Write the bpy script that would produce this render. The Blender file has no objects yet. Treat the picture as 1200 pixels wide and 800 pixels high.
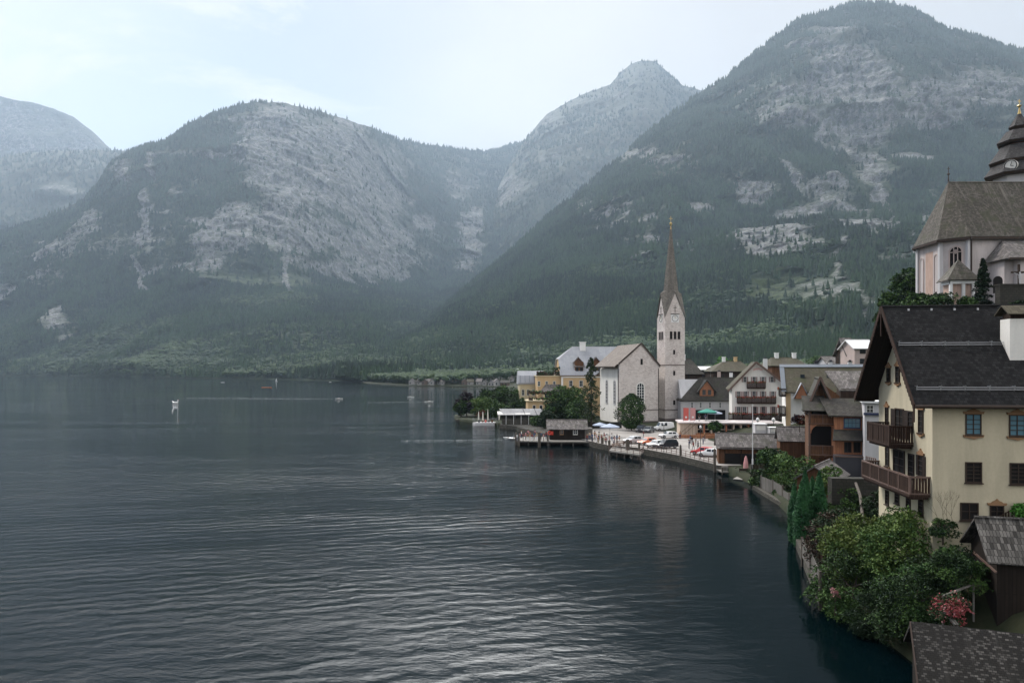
import bpy, bmesh, math, random
import numpy as np
from mathutils import Vector, Matrix
R = math.radians
scene = bpy.context.scene
COL = scene.collection

# ------------------------------------------------------------------ camera, sky, sun, exposure
F = 867.0; CX = 600.0; HY = 434.0; HC = 16.0
cam_d = bpy.data.cameras.new("camera"); cam = bpy.data.objects.new("camera", cam_d); COL.objects.link(cam)
cam.location = (0, 0, HC); cam.rotation_euler = (R(90), 0, 0)
cam_d.sensor_width = 36; cam_d.lens = 36 * F / 1200; cam_d.shift_y = (HY - 400) / 1200
cam_d.clip_start = 0.5; cam_d.clip_end = 40000
scene.camera = cam
SUN_AZ, SUN_EL = -52.0, 48.0
world = bpy.data.worlds.new("World"); scene.world = world; world.use_nodes = True
wn = world.node_tree.nodes; wl = world.node_tree.links
for n in list(wn): wn.remove(n)
def wnew(t, **k):
    n = wn.new(t)
    for a, v in k.items(): setattr(n, a, v)
    return n
w_out = wnew('ShaderNodeOutputWorld'); w_bg = wnew('ShaderNodeBackground')
w_sky = wnew('ShaderNodeTexSky', sky_type='NISHITA', sun_disc=False)
w_sky.sun_elevation = R(SUN_EL); w_sky.sun_rotation = R(SUN_AZ % 360); w_sky.air_density = 1.0; w_sky.dust_density = 2.0
w_tc = wnew('ShaderNodeTexCoord'); w_sep = wnew('ShaderNodeSeparateXYZ')
wl.new(w_tc.outputs['Generated'], w_sep.inputs[0])
def wmath(op, a, b=None, c=None, clamp=False):
    n = wnew('ShaderNodeMath', operation=op); n.use_clamp = clamp
    for i, v in enumerate((a, b, c)):
        if v is None: continue
        if isinstance(v, (int, float)): n.inputs[i].default_value = v
        else: wl.new(v, n.inputs[i])
    return n.outputs[0]
zc = wmath('ADD', wmath('MAXIMUM', w_sep.outputs[2], 0.0), 0.22)
w_cmb = wnew('ShaderNodeCombineXYZ')
wl.new(wmath('DIVIDE', w_sep.outputs[0], zc), w_cmb.inputs[0]); wl.new(wmath('DIVIDE', w_sep.outputs[1], zc), w_cmb.inputs[1])
def wnoise(scale, detail, rough, dist=0.0, sc=(1, 1, 1)):
    m = wnew('ShaderNodeMapping'); m.inputs['Scale'].default_value = sc
    wl.new(w_cmb.outputs[0], m.inputs[0])
    n = wnew('ShaderNodeTexNoise'); n.inputs['Scale'].default_value = scale; n.inputs['Detail'].default_value = detail
    n.inputs['Roughness'].default_value = rough; n.inputs['Distortion'].default_value = dist
    wl.new(m.outputs[0], n.inputs['Vector']); return n.outputs['Fac']
def wramp(v, a, b):
    n = wnew('ShaderNodeMapRange'); n.interpolation_type = 'SMOOTHSTEP'
    wl.new(v, n.inputs['Value']); n.inputs['From Min'].default_value = a; n.inputs['From Max'].default_value = b
    return n.outputs['Result']
# high thin overcast, breaking up towards the left (azimuth west of the valley)
cover = wmath('ADD', w_sep.outputs[0], wmath('MULTIPLY', wmath('SUBTRACT', wnoise(1.1, 4, .5), 0.5), 0.45))
veil = wramp(cover, -0.42, 0.06)
puffs = wramp(wnoise(1.6, 8, .62, .6, (1.0, 1.5, 1)), 0.50, 0.66)
mask = wmath('MAXIMUM', veil, wmath('MULTIPLY', puffs, 0.9))
mask = wmath('MULTIPLY_ADD', mask, 0.86, 0.14)
cl_val = wramp(wnoise(.9, 5, .55, .3), 0.2, 0.8)
w_clc = wnew('ShaderNodeMix', data_type='RGBA')
w_clc.inputs['A'].default_value = (0.81, 0.815, 0.82, 1); w_clc.inputs['B'].default_value = (1.0, .985, .96, 1)
wl.new(cl_val, w_clc.inputs['Factor'])
w_skm = wnew('ShaderNodeMix', data_type='RGBA', blend_type='MULTIPLY'); w_skm.inputs['Factor'].default_value = 1
wl.new(w_sky.outputs[0], w_skm.inputs['A']); w_skm.inputs['B'].default_value = (0.085,) * 3 + (1,)
# added bright sky band above the view, to put glints on the water
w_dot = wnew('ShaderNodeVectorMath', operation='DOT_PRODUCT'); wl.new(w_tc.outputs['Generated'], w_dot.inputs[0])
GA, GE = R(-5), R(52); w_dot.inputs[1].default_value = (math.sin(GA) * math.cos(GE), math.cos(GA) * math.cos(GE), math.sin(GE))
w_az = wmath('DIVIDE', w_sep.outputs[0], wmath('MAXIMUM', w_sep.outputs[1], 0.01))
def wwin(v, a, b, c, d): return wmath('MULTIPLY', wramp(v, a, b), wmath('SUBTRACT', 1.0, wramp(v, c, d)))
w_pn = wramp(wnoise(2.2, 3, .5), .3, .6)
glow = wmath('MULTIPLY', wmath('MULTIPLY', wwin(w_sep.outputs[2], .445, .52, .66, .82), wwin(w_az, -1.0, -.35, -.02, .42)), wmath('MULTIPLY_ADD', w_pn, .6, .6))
low = wramp(w_sep.outputs[1], -0.3, 0.5)  # sky made brighter behind the viewpoint, added as fill on surfaces facing it
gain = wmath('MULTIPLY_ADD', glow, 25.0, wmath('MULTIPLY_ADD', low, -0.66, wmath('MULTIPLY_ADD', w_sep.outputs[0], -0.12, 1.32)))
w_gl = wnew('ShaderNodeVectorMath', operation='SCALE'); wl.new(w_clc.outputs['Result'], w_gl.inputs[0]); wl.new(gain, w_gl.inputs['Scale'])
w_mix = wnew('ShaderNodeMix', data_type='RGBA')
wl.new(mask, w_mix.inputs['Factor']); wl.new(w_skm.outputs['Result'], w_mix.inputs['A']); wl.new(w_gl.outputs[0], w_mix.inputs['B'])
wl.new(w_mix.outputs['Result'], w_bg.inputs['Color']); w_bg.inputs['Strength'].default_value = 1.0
wl.new(w_bg.outputs[0], w_out.inputs['Surface'])

sun_d = bpy.data.lights.new("sun", 'SUN'); sun = bpy.data.objects.new("sun", sun_d); COL.objects.link(sun)
sun_d.energy = 2.6; sun_d.angle = R(12); sun_d.color = (1.0, 0.95, 0.88)
sdir = Vector((math.sin(R(SUN_AZ)) * math.cos(R(SUN_EL)), math.cos(R(SUN_AZ)) * math.cos(R(SUN_EL)), math.sin(R(SUN_EL))))
sun.rotation_euler = sdir.to_track_quat('Z', 'Y').to_euler()
vs = scene.view_settings; vs.view_transform = 'Standard'; vs.look = 'None'; vs.exposure = 0.42; vs.gamma = 1.0
vs.use_curve_mapping = False
cy = scene.cycles
cy.max_bounces = 5; cy.diffuse_bounces = 2; cy.glossy_bounces = 2; cy.transmission_bounces = 2; cy.volume_bounces = 0
cy.transparent_max_bounces = 4; cy.use_denoising = True; cy.caustics_reflective = False; cy.caustics_refractive = False
cy.use_adaptive_sampling = True; cy.sample_clamp_indirect = 4
try: cy.denoiser = 'OPENIMAGEDENOISE'
except Exception: pass

def W(px, py, D):
    """a point of the place at distance D (north) seen from the viewpoint in direction (px, py)"""
    return Vector(((px - CX) / F * D, D, HC - (py - HY) / F * D))
def G(px, py, z=1.0):
    D = (HC - z) * F / (py - HY)
    return Vector(((px - CX) / F * D, D, z))

# ------------------------------------------------------------------ tagging
def tag(o, label=None, cat=None, group=None, kind=None):
    if label: o['label'] = label
    if cat: o['category'] = cat
    if group: o['group'] = group
    if kind: o['kind'] = kind
    return o
def thing(name, loc, rz=0.0, label=None, cat=None, group=None):
    o = bpy.data.objects.new(name, None); COL.objects.link(o)
    o.empty_display_size = 0.3; o.location = loc; o.rotation_euler = (0, 0, rz)
    return tag(o, label, cat, group)
def children(o): return [c for c in bpy.data.objects if c.parent == o]
def copy_tree(o, kids, parent=None):
    c = o.copy(); COL.objects.link(c)
    if parent is not None: c.parent = parent
    for ch in kids.get(o.name, []): copy_tree(ch, kids, c)
    return c
def kidmap(root):
    m = {}
    def rec(o):
        m[o.name] = children(o)
        for c in m[o.name]: rec(c)
    rec(root); return m

# ------------------------------------------------------------------ materials
class NT:
    def __init__(s, name):
        s.m = bpy.data.materials.new(name); s.m.use_nodes = True
        s.n = s.m.node_tree.nodes; s.l = s.m.node_tree.links
        s.p = s.n['Principled BSDF']; s.out = s.n['Material Output']
    def new(s, t, **k):
        n = s.n.new(t)
        for a, v in k.items(): setattr(n, a, v)
        return n
    def set(s, sock, v):
        if isinstance(v, (int, float)): sock.default_value = v
        elif isinstance(v, (tuple, list)): sock.default_value = tuple(v) if len(v) == len(sock.default_value) else tuple(v) + (1,)
        else: s.l.new(v, sock)
    def co(s, which='Object'): return s.new('ShaderNodeTexCoord').outputs[which]
    def pos(s): return s.new('ShaderNodeNewGeometry').outputs['Position']
    def map(s, v, sc=(1, 1, 1), rot=(0, 0, 0), loc=(0, 0, 0)):
        n = s.new('ShaderNodeMapping'); s.l.new(v, n.inputs[0]); n.inputs['Scale'].default_value = sc
        n.inputs['Rotation'].default_value = rot; n.inputs['Location'].default_value = loc; return n.outputs[0]
    def noise(s, v, scale, detail=4, rough=.55, dist=0):
        n = s.new('ShaderNodeTexNoise'); s.l.new(v, n.inputs['Vector']); n.inputs['Scale'].default_value = scale
        n.inputs['Detail'].default_value = detail; n.inputs['Roughness'].default_value = rough
        n.inputs['Distortion'].default_value = dist; return n.outputs['Fac']
    def ramp(s, v, a, b, c=0.0, d=1.0, smooth=True):
        n = s.new('ShaderNodeMapRange'); n.interpolation_type = 'SMOOTHSTEP' if smooth else 'LINEAR'
        s.set(n.inputs['Value'], v)
        for k, q in zip(('From Min', 'From Max', 'To Min', 'To Max'), (a, b, c, d)): n.inputs[k].default_value = q
        return n.outputs['Result']
    def math(s, op, a, b=None, c=None, clamp=False):
        n = s.new('ShaderNodeMath', operation=op); n.use_clamp = clamp
        for i, v in enumerate((a, b, c)):
            if v is not None: s.set(n.inputs[i], v)
        return n.outputs[0]
    def mix(s, f, a, b, mode='MIX'):
        n = s.new('ShaderNodeMix', data_type='RGBA', blend_type=mode)
        s.set(n.inputs['Factor'], f); s.set(n.inputs['A'], a); s.set(n.inputs['B'], b); return n.outputs['Result']
    def bump(s, h, strength=.3, dist=.05, normal=None):
        n = s.new('ShaderNodeBump'); n.inputs['Strength'].default_value = strength; n.inputs['Distance'].default_value = dist
        s.l.new(h, n.inputs['Height'])
        if normal is not None: s.l.new(normal, n.inputs['Normal'])
        return n.outputs[0]
    def fin(s, color, rough=.8, spec=.3, normal=None, metal=0.0):
        s.set(s.p.inputs['Base Color'], color); s.set(s.p.inputs['Roughness'], rough)
        s.p.inputs['Specular IOR Level'].default_value = spec; s.set(s.p.inputs['Metallic'], metal)
        if normal is not None: s.l.new(normal, s.p.inputs['Normal'])
        return s.m
def sc3(c, k): return tuple(min(1.0, x * k) for x in c[:3])

# ------------------------------------------------------------------ mesh builder
class MB:
    def __init__(s): s.v = []; s.f = []; s.mi = []; s.cur = 0; s.T = None
    def mat(s, i): s.cur = i; return s
    def add(s, vs_, fs):
        b = len(s.v)
        if s.T is not None: vs_ = [s.T @ Vector(v) for v in vs_]
        s.v += [tuple(v) for v in vs_]
        for f in fs: s.f.append(tuple(i + b for i in f)); s.mi.append(s.cur)
        return s
    def box(s, x0, x1, y0, y1, z0, z1):
        return s.add([(x0, y0, z0), (x1, y0, z0), (x1, y1, z0), (x0, y1, z0), (x0, y0, z1), (x1, y0, z1), (x1, y1, z1), (x0, y1, z1)],
                     [(0, 3, 2, 1), (4, 5, 6, 7), (0, 1, 5, 4), (1, 2, 6, 5), (2, 3, 7, 6), (3, 0, 4, 7)])
    def prism(s, poly, a, b, axis='y'):
        """extrude a 2-D polygon; axis y: poly in (x,z); axis x: poly in (y,z); axis z: poly in (x,y)"""
        def P(u, w, t): return {'y': (u, t, w), 'x': (t, u, w), 'z': (u, w, t)}[axis]
        n = len(poly); area = sum(poly[i][0] * poly[(i + 1) % n][1] - poly[(i + 1) % n][0] * poly[i][1] for i in range(n))
        if area < 0: poly = poly[::-1]
        vs_ = [P(u, w, a) for u, w in poly] + [P(u, w, b) for u, w in poly]
        fs = [tuple(range(n)), tuple(range(2 * n - 1, n - 1, -1))] + [(i, i + n, (i + 1) % n + n, (i + 1) % n) for i in range(n)]
        if (axis == 'y') != (b > a):   # keep outward normals
            fs = [f[::-1] for f in fs]
        return s.add(vs_, fs)
    def slab(s, q, t):
        """a quad (or polygon) of points thickened downwards along its normal"""
        q = [Vector(p) for p in q]; n = (q[1] - q[0]).cross(q[2] - q[0]).normalized()
        if n.z < 0: q = q[::-1]; n = -n
        m = len(q); vs_ = q + [p - n * t for p in q]
        return s.add(vs_, [tuple(range(m)), tuple(range(2 * m - 1, m - 1, -1))] + [(i, i + m, (i + 1) % m + m, (i + 1) % m) for i in range(m)])
    def tube(s, p0, p1, r0, r1=None, n=6, cap=True):
        p0 = Vector(p0); p1 = Vector(p1); r1 = r0 if r1 is None else r1
        d = (p1 - p0).normalized(); a = d.orthogonal().normalized(); b = d.cross(a)
        vs_ = [p + (a * math.cos(t) + b * math.sin(t)) * r for p, r in ((p0, r0), (p1, r1)) for t in [2 * math.pi * k / n for k in range(n)]]
        fs = [(k, (k + 1) % n, (k + 1) % n + n, k + n) for k in range(n)]
        if cap: fs += [tuple(range(n))[::-1], tuple(range(n, 2 * n))]
        return s.add(vs_, fs)
    def beam(s, p0, p1, w, h):
        p0 = Vector(p0); p1 = Vector(p1); d = (p1 - p0).normalized()
        side = d.cross(Vector((0, 0, 1)));
        side = Vector((1, 0, 0)) if side.length < 1e-3 else side.normalized()
        up = side.cross(d)
        vs_ = [p + side * (sx * w / 2) + up * (sz * h / 2) for p in (p0, p1) for sx, sz in ((-1, -1), (1, -1), (1, 1), (-1, 1))]
        return s.add(vs_, [(0, 1, 2, 3), (7, 6, 5, 4), (0, 4, 5, 1), (1, 5, 6, 2), (2, 6, 7, 3), (3, 7, 4, 0)])
    def lathe(s, prof, c=(0, 0, 0), n=10):
        c = Vector(c); vs_ = []; m = len(prof)
        for r, z in prof:
            for k in range(n): t = 2 * math.pi * (k + .5) / n; vs_.append(c + Vector((r * math.cos(t), r * math.sin(t), z)))
        fs = [(j * n + k, j * n + (k + 1) % n, (j + 1) * n + (k + 1) % n, (j + 1) * n + k) for j in range(m - 1) for k in range(n)]
        fs += [tuple(range(n))[::-1], tuple(range((m - 1) * n, m * n))]
        return s.add(vs_, fs)
    def build(s, name, mats, parent=None, smooth=False, uv=True):
        me = bpy.data.meshes.new(name); me.from_pydata(s.v, [], s.f)
        if not isinstance(mats, (list, tuple)): mats = [mats]
        for m in mats: me.materials.append(m)
        if len(mats) > 1: me.polygons.foreach_set('material_index', s.mi)
        if smooth: me.polygons.foreach_set('use_smooth', [True] * len(s.f))
        me.update()
        if uv and len(s.v):
            lay = me.uv_layers.new(name='UVMap'); npf = len(me.polygons)
            nrm = np.empty(npf * 3); me.polygons.foreach_get('normal', nrm); nrm = nrm.reshape(-1, 3)
            nl = len(me.loops); vi = np.empty(nl, dtype=np.int32); me.loops.foreach_get('vertex_index', vi)
            tot = np.empty(npf, dtype=np.int32); me.polygons.foreach_get('loop_total', tot)
            fn = np.repeat(nrm, tot, axis=0); co = np.array(s.v)[vi]
            u = np.stack([-fn[:, 1], fn[:, 0], np.zeros(nl)], 1); L = np.linalg.norm(u, axis=1)
            flat = L < 1e-3; u[flat] = (1, 0, 0); L[flat] = 1; u /= L[:, None]
            w = np.cross(fn, u)
            lay.data.foreach_set('uv', np.stack([(co * u).sum(1), (co * w).sum(1)], 1).ravel())
        o = bpy.data.objects.new(name, me); COL.objects.link(o)
        if parent is not None: o.parent = parent
        return o

def grid_mesh(name, P, mats, attrs=None, smooth=True, close=False):
    """P: (rows, cols, 3) numpy"""
    r, c, _ = P.shape; me = bpy.data.meshes.new(name)
    me.vertices.add(r * c); me.vertices.foreach_set('co', P.reshape(-1).astype(np.float32))
    i = np.arange(r * c).reshape(r, c)
    q = np.stack([i[:-1, :-1], i[:-1, 1:], i[1:, 1:], i[1:, :-1]], -1).reshape(-1, 4)
    nf = len(q); me.loops.add(nf * 4); me.loops.foreach_set('vertex_index', q.ravel().astype(np.int32))
    me.polygons.add(nf); me.polygons.foreach_set('loop_start', np.arange(0, nf * 4, 4, dtype=np.int32))
    me.polygons.foreach_set('loop_total', np.full(nf, 4, dtype=np.int32))
    me.polygons.foreach_set('use_smooth', np.full(nf, smooth))
    me.update(calc_edges=True)
    for m in (mats if isinstance(mats, list) else [mats]): me.materials.append(m)
    for k, a in (attrs or {}).items():
        at = me.attributes.new(k, 'FLOAT', 'POINT'); at.data.foreach_set('value', a.ravel().astype(np.float32))
    o = bpy.data.objects.new(name, me); COL.objects.link(o); return o

# ------------------------------------------------------------------ numpy noise
def _h(ix, iy, iz, seed):
    n = (ix * 374761393 + iy * 668265263 + iz * 2147483647 + seed * 974711) & 0xFFFFFFFF
    n = ((n ^ (n >> 13)) * 1274126177) & 0xFFFFFFFF
    n = ((n ^ (n >> 16)) * 2246822519) & 0xFFFFFFFF
    return ((n ^ (n >> 15)) & 0xFFFFFF) / float(0xFFFFFF)
def vnoise(p, seed=0):
    p = np.asarray(p, dtype=np.float64); i = np.floor(p).astype(np.int64); f = p - i; f = f * f * f * (f * (f * 6 - 15) + 10)
    x, y, z = i[..., 0], i[..., 1], i[..., 2]; fx, fy, fz = f[..., 0], f[..., 1], f[..., 2]
    def L(a, b, t): return a + (b - a) * t
    r = L(L(L(_h(x, y, z, seed), _h(x + 1, y, z, seed), fx), L(_h(x, y + 1, z, seed), _h(x + 1, y + 1, z, seed), fx), fy),
          L(L(_h(x, y, z + 1, seed), _h(x + 1, y, z + 1, seed), fx), L(_h(x, y + 1, z + 1, seed), _h(x + 1, y + 1, z + 1, seed), fx), fy), fz)
    return r * 2 - 1
def fbm(p, octv=5, gain=.5, seed=0, ridged=False):
    a = 1.0; s = 0; t = 0; p = np.asarray(p, dtype=np.float64)
    for k in range(octv):
        n = vnoise(p, seed + k)
        if ridged: n = 1 - 2 * np.abs(n)
        s = s + a * n; t += a; a *= gain; p = p * 2.03 + 17.3
    return s / t

# ------------------------------------------------------------------ setting materials
def mat_mountain():
    t = NT("mountain_slope"); P = t.pos()
    at = t.new('ShaderNodeAttribute', attribute_name='rock').outputs['Fac']
    gr = t.new('ShaderNodeAttribute', attribute_name='meadow').outputs['Fac']
    st = t.map(P, (.006, .006, .030)); n1 = t.noise(st, 1.0, 8, .65, .6)
    vt = t.map(P, (.035, .035, .007)); n2 = t.noise(vt, 1.0, 7, .72, .5)
    n3 = t.noise(t.map(P, (.05, .05, .05)), 1.0, 6, .7)
    k = t.math('ADD', t.math('MULTIPLY', n1, .16), t.math('ADD', t.math('MULTIPLY', n2, .56), t.math('MULTIPLY', n3, .28)))
    rockc = t.mix(t.ramp(k, .40, .60), (.075, .08, .082, 1), (.29, .285, .285, 1))
    rockc = t.mix(t.ramp(n3, .47, .58, 0, .85), rockc, (.07, .085, .06, 1))
    soil = t.mix(t.ramp(t.noise(t.map(P, (.02,) * 3), 1, 6, .6), .35, .65), (.014, .024, .014, 1), (.030, .044, .022, 1))
    sz = t.new('ShaderNodeSeparateXYZ'); t.l.new(P, sz.inputs[0]); soil = t.mix(t.ramp(sz.outputs[2], 300, 2300), soil, (.13, .14, .12, 1))  # soil pales with altitude, painted in place of sunlit haze higher up
    soil = t.mix(t.math('MULTIPLY', gr, t.ramp(n3, .40, .60)), soil, (.060, .082, .036, 1))
    m = t.ramp(t.math('ADD', at, t.math('MULTIPLY', t.math('SUBTRACT', n3, .5), 1.7)), .42, .66)
    col = t.mix(m, soil, rockc)
    b = t.bump(k, .9, 14.0)
    return t.fin(col, .95, .1, b)
def mat_leaf(name, dark, light, scale=.012, rnd=.6, high=None):
    t = NT(name); P = t.pos(); oi = t.new('ShaderNodeObjectInfo').outputs['Random']
    n = t.noise(P, scale, 4, .6)
    f = t.math('ADD', t.math('MULTIPLY', t.math('SUBTRACT', oi, .5), rnd), t.ramp(n, .35, .65), clamp=True)
    c = t.mix(f, dark + (1,), light + (1,))
    if high:   # paler and greyer with height: sunlit haze put into the tree colour
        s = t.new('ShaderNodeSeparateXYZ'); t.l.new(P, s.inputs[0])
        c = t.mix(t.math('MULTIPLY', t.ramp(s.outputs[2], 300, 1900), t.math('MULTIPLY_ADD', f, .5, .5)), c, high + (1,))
    return t.fin(c, .75, .15)

def mat_water():
    t = NT("lake_water"); P = t.pos()
    # wind patches: calm streaks and rippled water
    patch = t.noise(t.map(P, (.0045, .011, 1), (0, 0, R(-12))), 1.0, 5, .55, .8)
    patchf = t.ramp(patch, .40, .60, .28, 1.0)
    w1 = t.noise(t.map(P, (.60, 1.15, 1), (0, 0, R(14))), 1.0, 2.0, .45, .4)
    wt = t.new('ShaderNodeTexWave', wave_type='BANDS', bands_direction='Y', wave_profile='SIN'); t.l.new(t.map(P, (1, 1, 1), (0, 0, R(-17))), wt.inputs['Vector'])
    for k_, v_ in (('Scale', .185), ('Distortion', 5.0), ('Detail', 2.0), ('Detail Scale', 1.6), ('Detail Roughness', .5)): wt.inputs[k_].default_value = v_
    train = t.math('MULTIPLY', wt.outputs['Fac'], t.ramp(t.noise(t.map(P, (.03, .05, 1)), 1, 3, .5), .35, .6, .25, 1.0))       # long wavelets running slantwise
    w2 = t.noise(t.map(P, (2.1, 3.6, 1), (0, 0, R(-8))), 1.0, 5, .6, .3)
    w3 = t.noise(t.map(P, (.08, .15, 1), (0, 0, R(24))), 1.0, 2, .5, .2)
    h = t.math('ADD', t.math('ADD', t.math('MULTIPLY', train, .16), t.math('MULTIPLY', w1, .36)), t.math('ADD', t.math('MULTIPLY', w2, .17), t.math('MULTIPLY', w3, .9)))
    # sheltered, calmer water along the village shore
    sx = t.new('ShaderNodeSeparateXYZ'); t.l.new(P, sx.inputs[0])
    calm = t.ramp(t.math('ADD', sx.outputs[0], t.math('MULTIPLY', patch, 10)), -4, 24, 1.0, .30)
    h = t.math('MULTIPLY', h, t.math('MULTIPLY', patchf, calm))
    b = t.bump(h, 1.0, .34)
    m = t.fin((.0004, .0032, .0043, 1), .02, .5, b)
    t.p.inputs['IOR'].default_value = 1.165; t.p.inputs['Specular Tint'].default_value = (.84, .96, 1.0, 1)
    return m
M = {}
M['mountain'] = mat_mountain(); M['water'] = mat_water()
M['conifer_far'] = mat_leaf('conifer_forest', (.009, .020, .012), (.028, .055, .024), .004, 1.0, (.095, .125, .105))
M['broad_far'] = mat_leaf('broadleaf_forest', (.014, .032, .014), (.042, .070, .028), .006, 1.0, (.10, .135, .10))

# ------------------------------------------------------------------ lake
wm = MB(); wm.add([(-9000, -300, 0), (9000, -300, 0), (9000, 9000, 0), (-9000, 9000, 0)], [(0, 1, 2, 3)])
lake = wm.build('lake', M['water'], uv=False); tag(lake, 'dark green rippled lake water', kind='structure')

# ------------------------------------------------------------------ mountains
rng = np.random.default_rng(7)
def line(pts, u):
    a = np.array(pts, dtype=float); return np.stack([np.interp(u, a[:, 0], a[:, k]) for k in (1, 2)], 1)
def mountain(name, lines, x0, x1, cols, rows, rocks, meadow=(), amp=1.0, seed=1, label=None, top_keep=.93, chutes=()):
    u = np.linspace(x0, x1, cols); K = len(lines)
    L = [line(l, u) for l in lines]          # each (cols, 2) -> py, D
    for k_, l in enumerate(L): l[:, 1] *= 1 + .45 * k_ / (K - 1)
    pts = []
    for l in L:
        py, D = l[:, 0], l[:, 1]
        pts.append(np.stack([(u - CX) / F * D, D, HC - (py - HY) / F * D], 1))
    pts = np.array(pts)                      # K, cols, 3
    # smooth interpolation up the slope by height
    v = np.linspace(0, 1, rows); kv = v * (K - 1); i0 = np.minimum(kv.astype(int), K - 2); f = kv - i0
    P = pts[i0] * (1 - f)[:, None, None] + pts[i0 + 1] * f[:, None, None]
    py = (HY - (P[..., 2] - HC) / P[..., 1] * F); px = CX + P[..., 0] / P[..., 1] * F
    # rock mask
    rock = np.zeros(px.shape)
    for (cx, cy_, rx, ry, s) in rocks:
        d = ((px - cx) / rx) ** 2 + ((py - cy_) / ry) ** 2
        rock = np.maximum(rock, s * np.exp(-d ** 1.5 * .8))
    for (pl, wd, s) in chutes:
        for (a, b) in zip(pl[:-1], pl[1:]):
            ax, ay = a; bx, by = b; dx, dy = bx - ax, by - ay; tt = np.clip(((px - ax) * dx + (py - ay) * dy) / (dx * dx + dy * dy), 0, 1)
            d = np.hypot(px - ax - tt * dx, py - ay - tt * dy); rock = np.maximum(rock, s * np.exp(-(d / wd) ** 2))
    nz = fbm(P * np.array([.0028, .0028, .0075]), 5, .6, seed + 40)
    nz2 = fbm(P * np.array([.014, .014, .009]), 5, .6, seed + 60)
    rock = rock * (1.08 + .8 * nz + .7 * nz2) + np.maximum(0, nz * .9 + nz2 * .8 - .22) * 1.2 * np.clip((P[..., 2] - 60) / 250, 0, 1)
    rock = np.clip(rock, 0, 1.2)
    mead = np.zeros(px.shape)
    for (cx, cy_, rx, ry, s) in meadow:
        mead = np.maximum(mead, s * np.exp(-(((px - cx) / rx) ** 2 + ((py - cy_) / ry) ** 2)))
    mead = np.clip(mead * (1 + nz2), 0, 1)
    # relief: spurs and gullies running down the slope, cliffs where it is rock
    fade = np.clip(v * 6, 0, 1)[:, None] * np.clip((1 - v) / (1 - top_keep), .12, 1)[:, None]
    gul = fbm(P * np.array([.0026, .0026, .0009]), 5, .52, seed, ridged=True)
    big = fbm(P * np.array([.0011, .0011, .0008]), 3, .5, seed + 9)
    fine = fbm(P * np.array([.016, .016, .030]), 4, .6, seed + 20, ridged=True)
    ledge = fbm(P * np.array([.003, .003, .022]), 4, .6, seed + 30)
    d = fade * amp * (gul * 120 + big * 110) + fade * (fine * (10 + 16 * rock) + ledge * 26 * rock)
    P = P.copy(); P[..., 1] -= d; P[..., 2] += np.clip(1 - v, 0, 1)[:, None] * 0 + fade * fine * 3
    P[..., 0] += fade * amp * fbm(P * np.array([.002, .002, .002]), 3, .5, seed + 77) * 30
    # fine jitter of the crest and a real far side
    P[-1, :, 2] += fbm(np.stack([u * .09, u * 0, u * 0], 1), 4, .6, seed + 5) * 14
    back = []
    for k, (dz, dy) in enumerate(((.93, 120), (.6, 700), (.0, 1700))):
        b = P[-1].copy(); b[:, 1] += dy; b[:, 2] = b[:, 2] * dz - (5 if k == 2 else 0); back.append(b)
    Pall = np.concatenate([P, np.array(back)], 0)
    pad = lambda a: np.concatenate([a, np.repeat(a[-1:], 3, 0)], 0)
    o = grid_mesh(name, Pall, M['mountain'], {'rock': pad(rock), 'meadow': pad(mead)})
    tag(o, label, kind='structure')
    return P, rock, mead

mts = []
mts.append(mountain('far_peak', [
    [(-260, 262, 7300), (300, 262, 7300)],
    [(-260, 105, 5600), (-60, 108, 5600), (0, 113, 5600), (30, 119, 5600), (60, 126, 5600), (85, 136, 5600), (110, 155, 5600), (133, 178, 5600), (170, 215, 5600), (300, 300, 5600)]],
    -260, 300, 200, 90, [(20, 150, 90, 40, .62), (100, 165, 50, 20, .6)], (), .8, 3, 'pale bare rock mountain far off at the left'))
mts.append(mountain('far_forest_ridge', [
    [(-260, 437, 3300), (340, 437, 3300)],
    [(-260, 300, 3900), (340, 300, 3900)],
    [(-260, 190, 4400), (0, 184, 4400), (60, 177, 4400), (133, 176, 4400), (170, 180, 4400), (340, 215, 4400)]],
    -260, 340, 240, 130, [(70, 222, 30, 8, .6), (95, 228, 16, 8, .6)], (), .9, 5, 'wooded ridge behind the left shore'))
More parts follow.
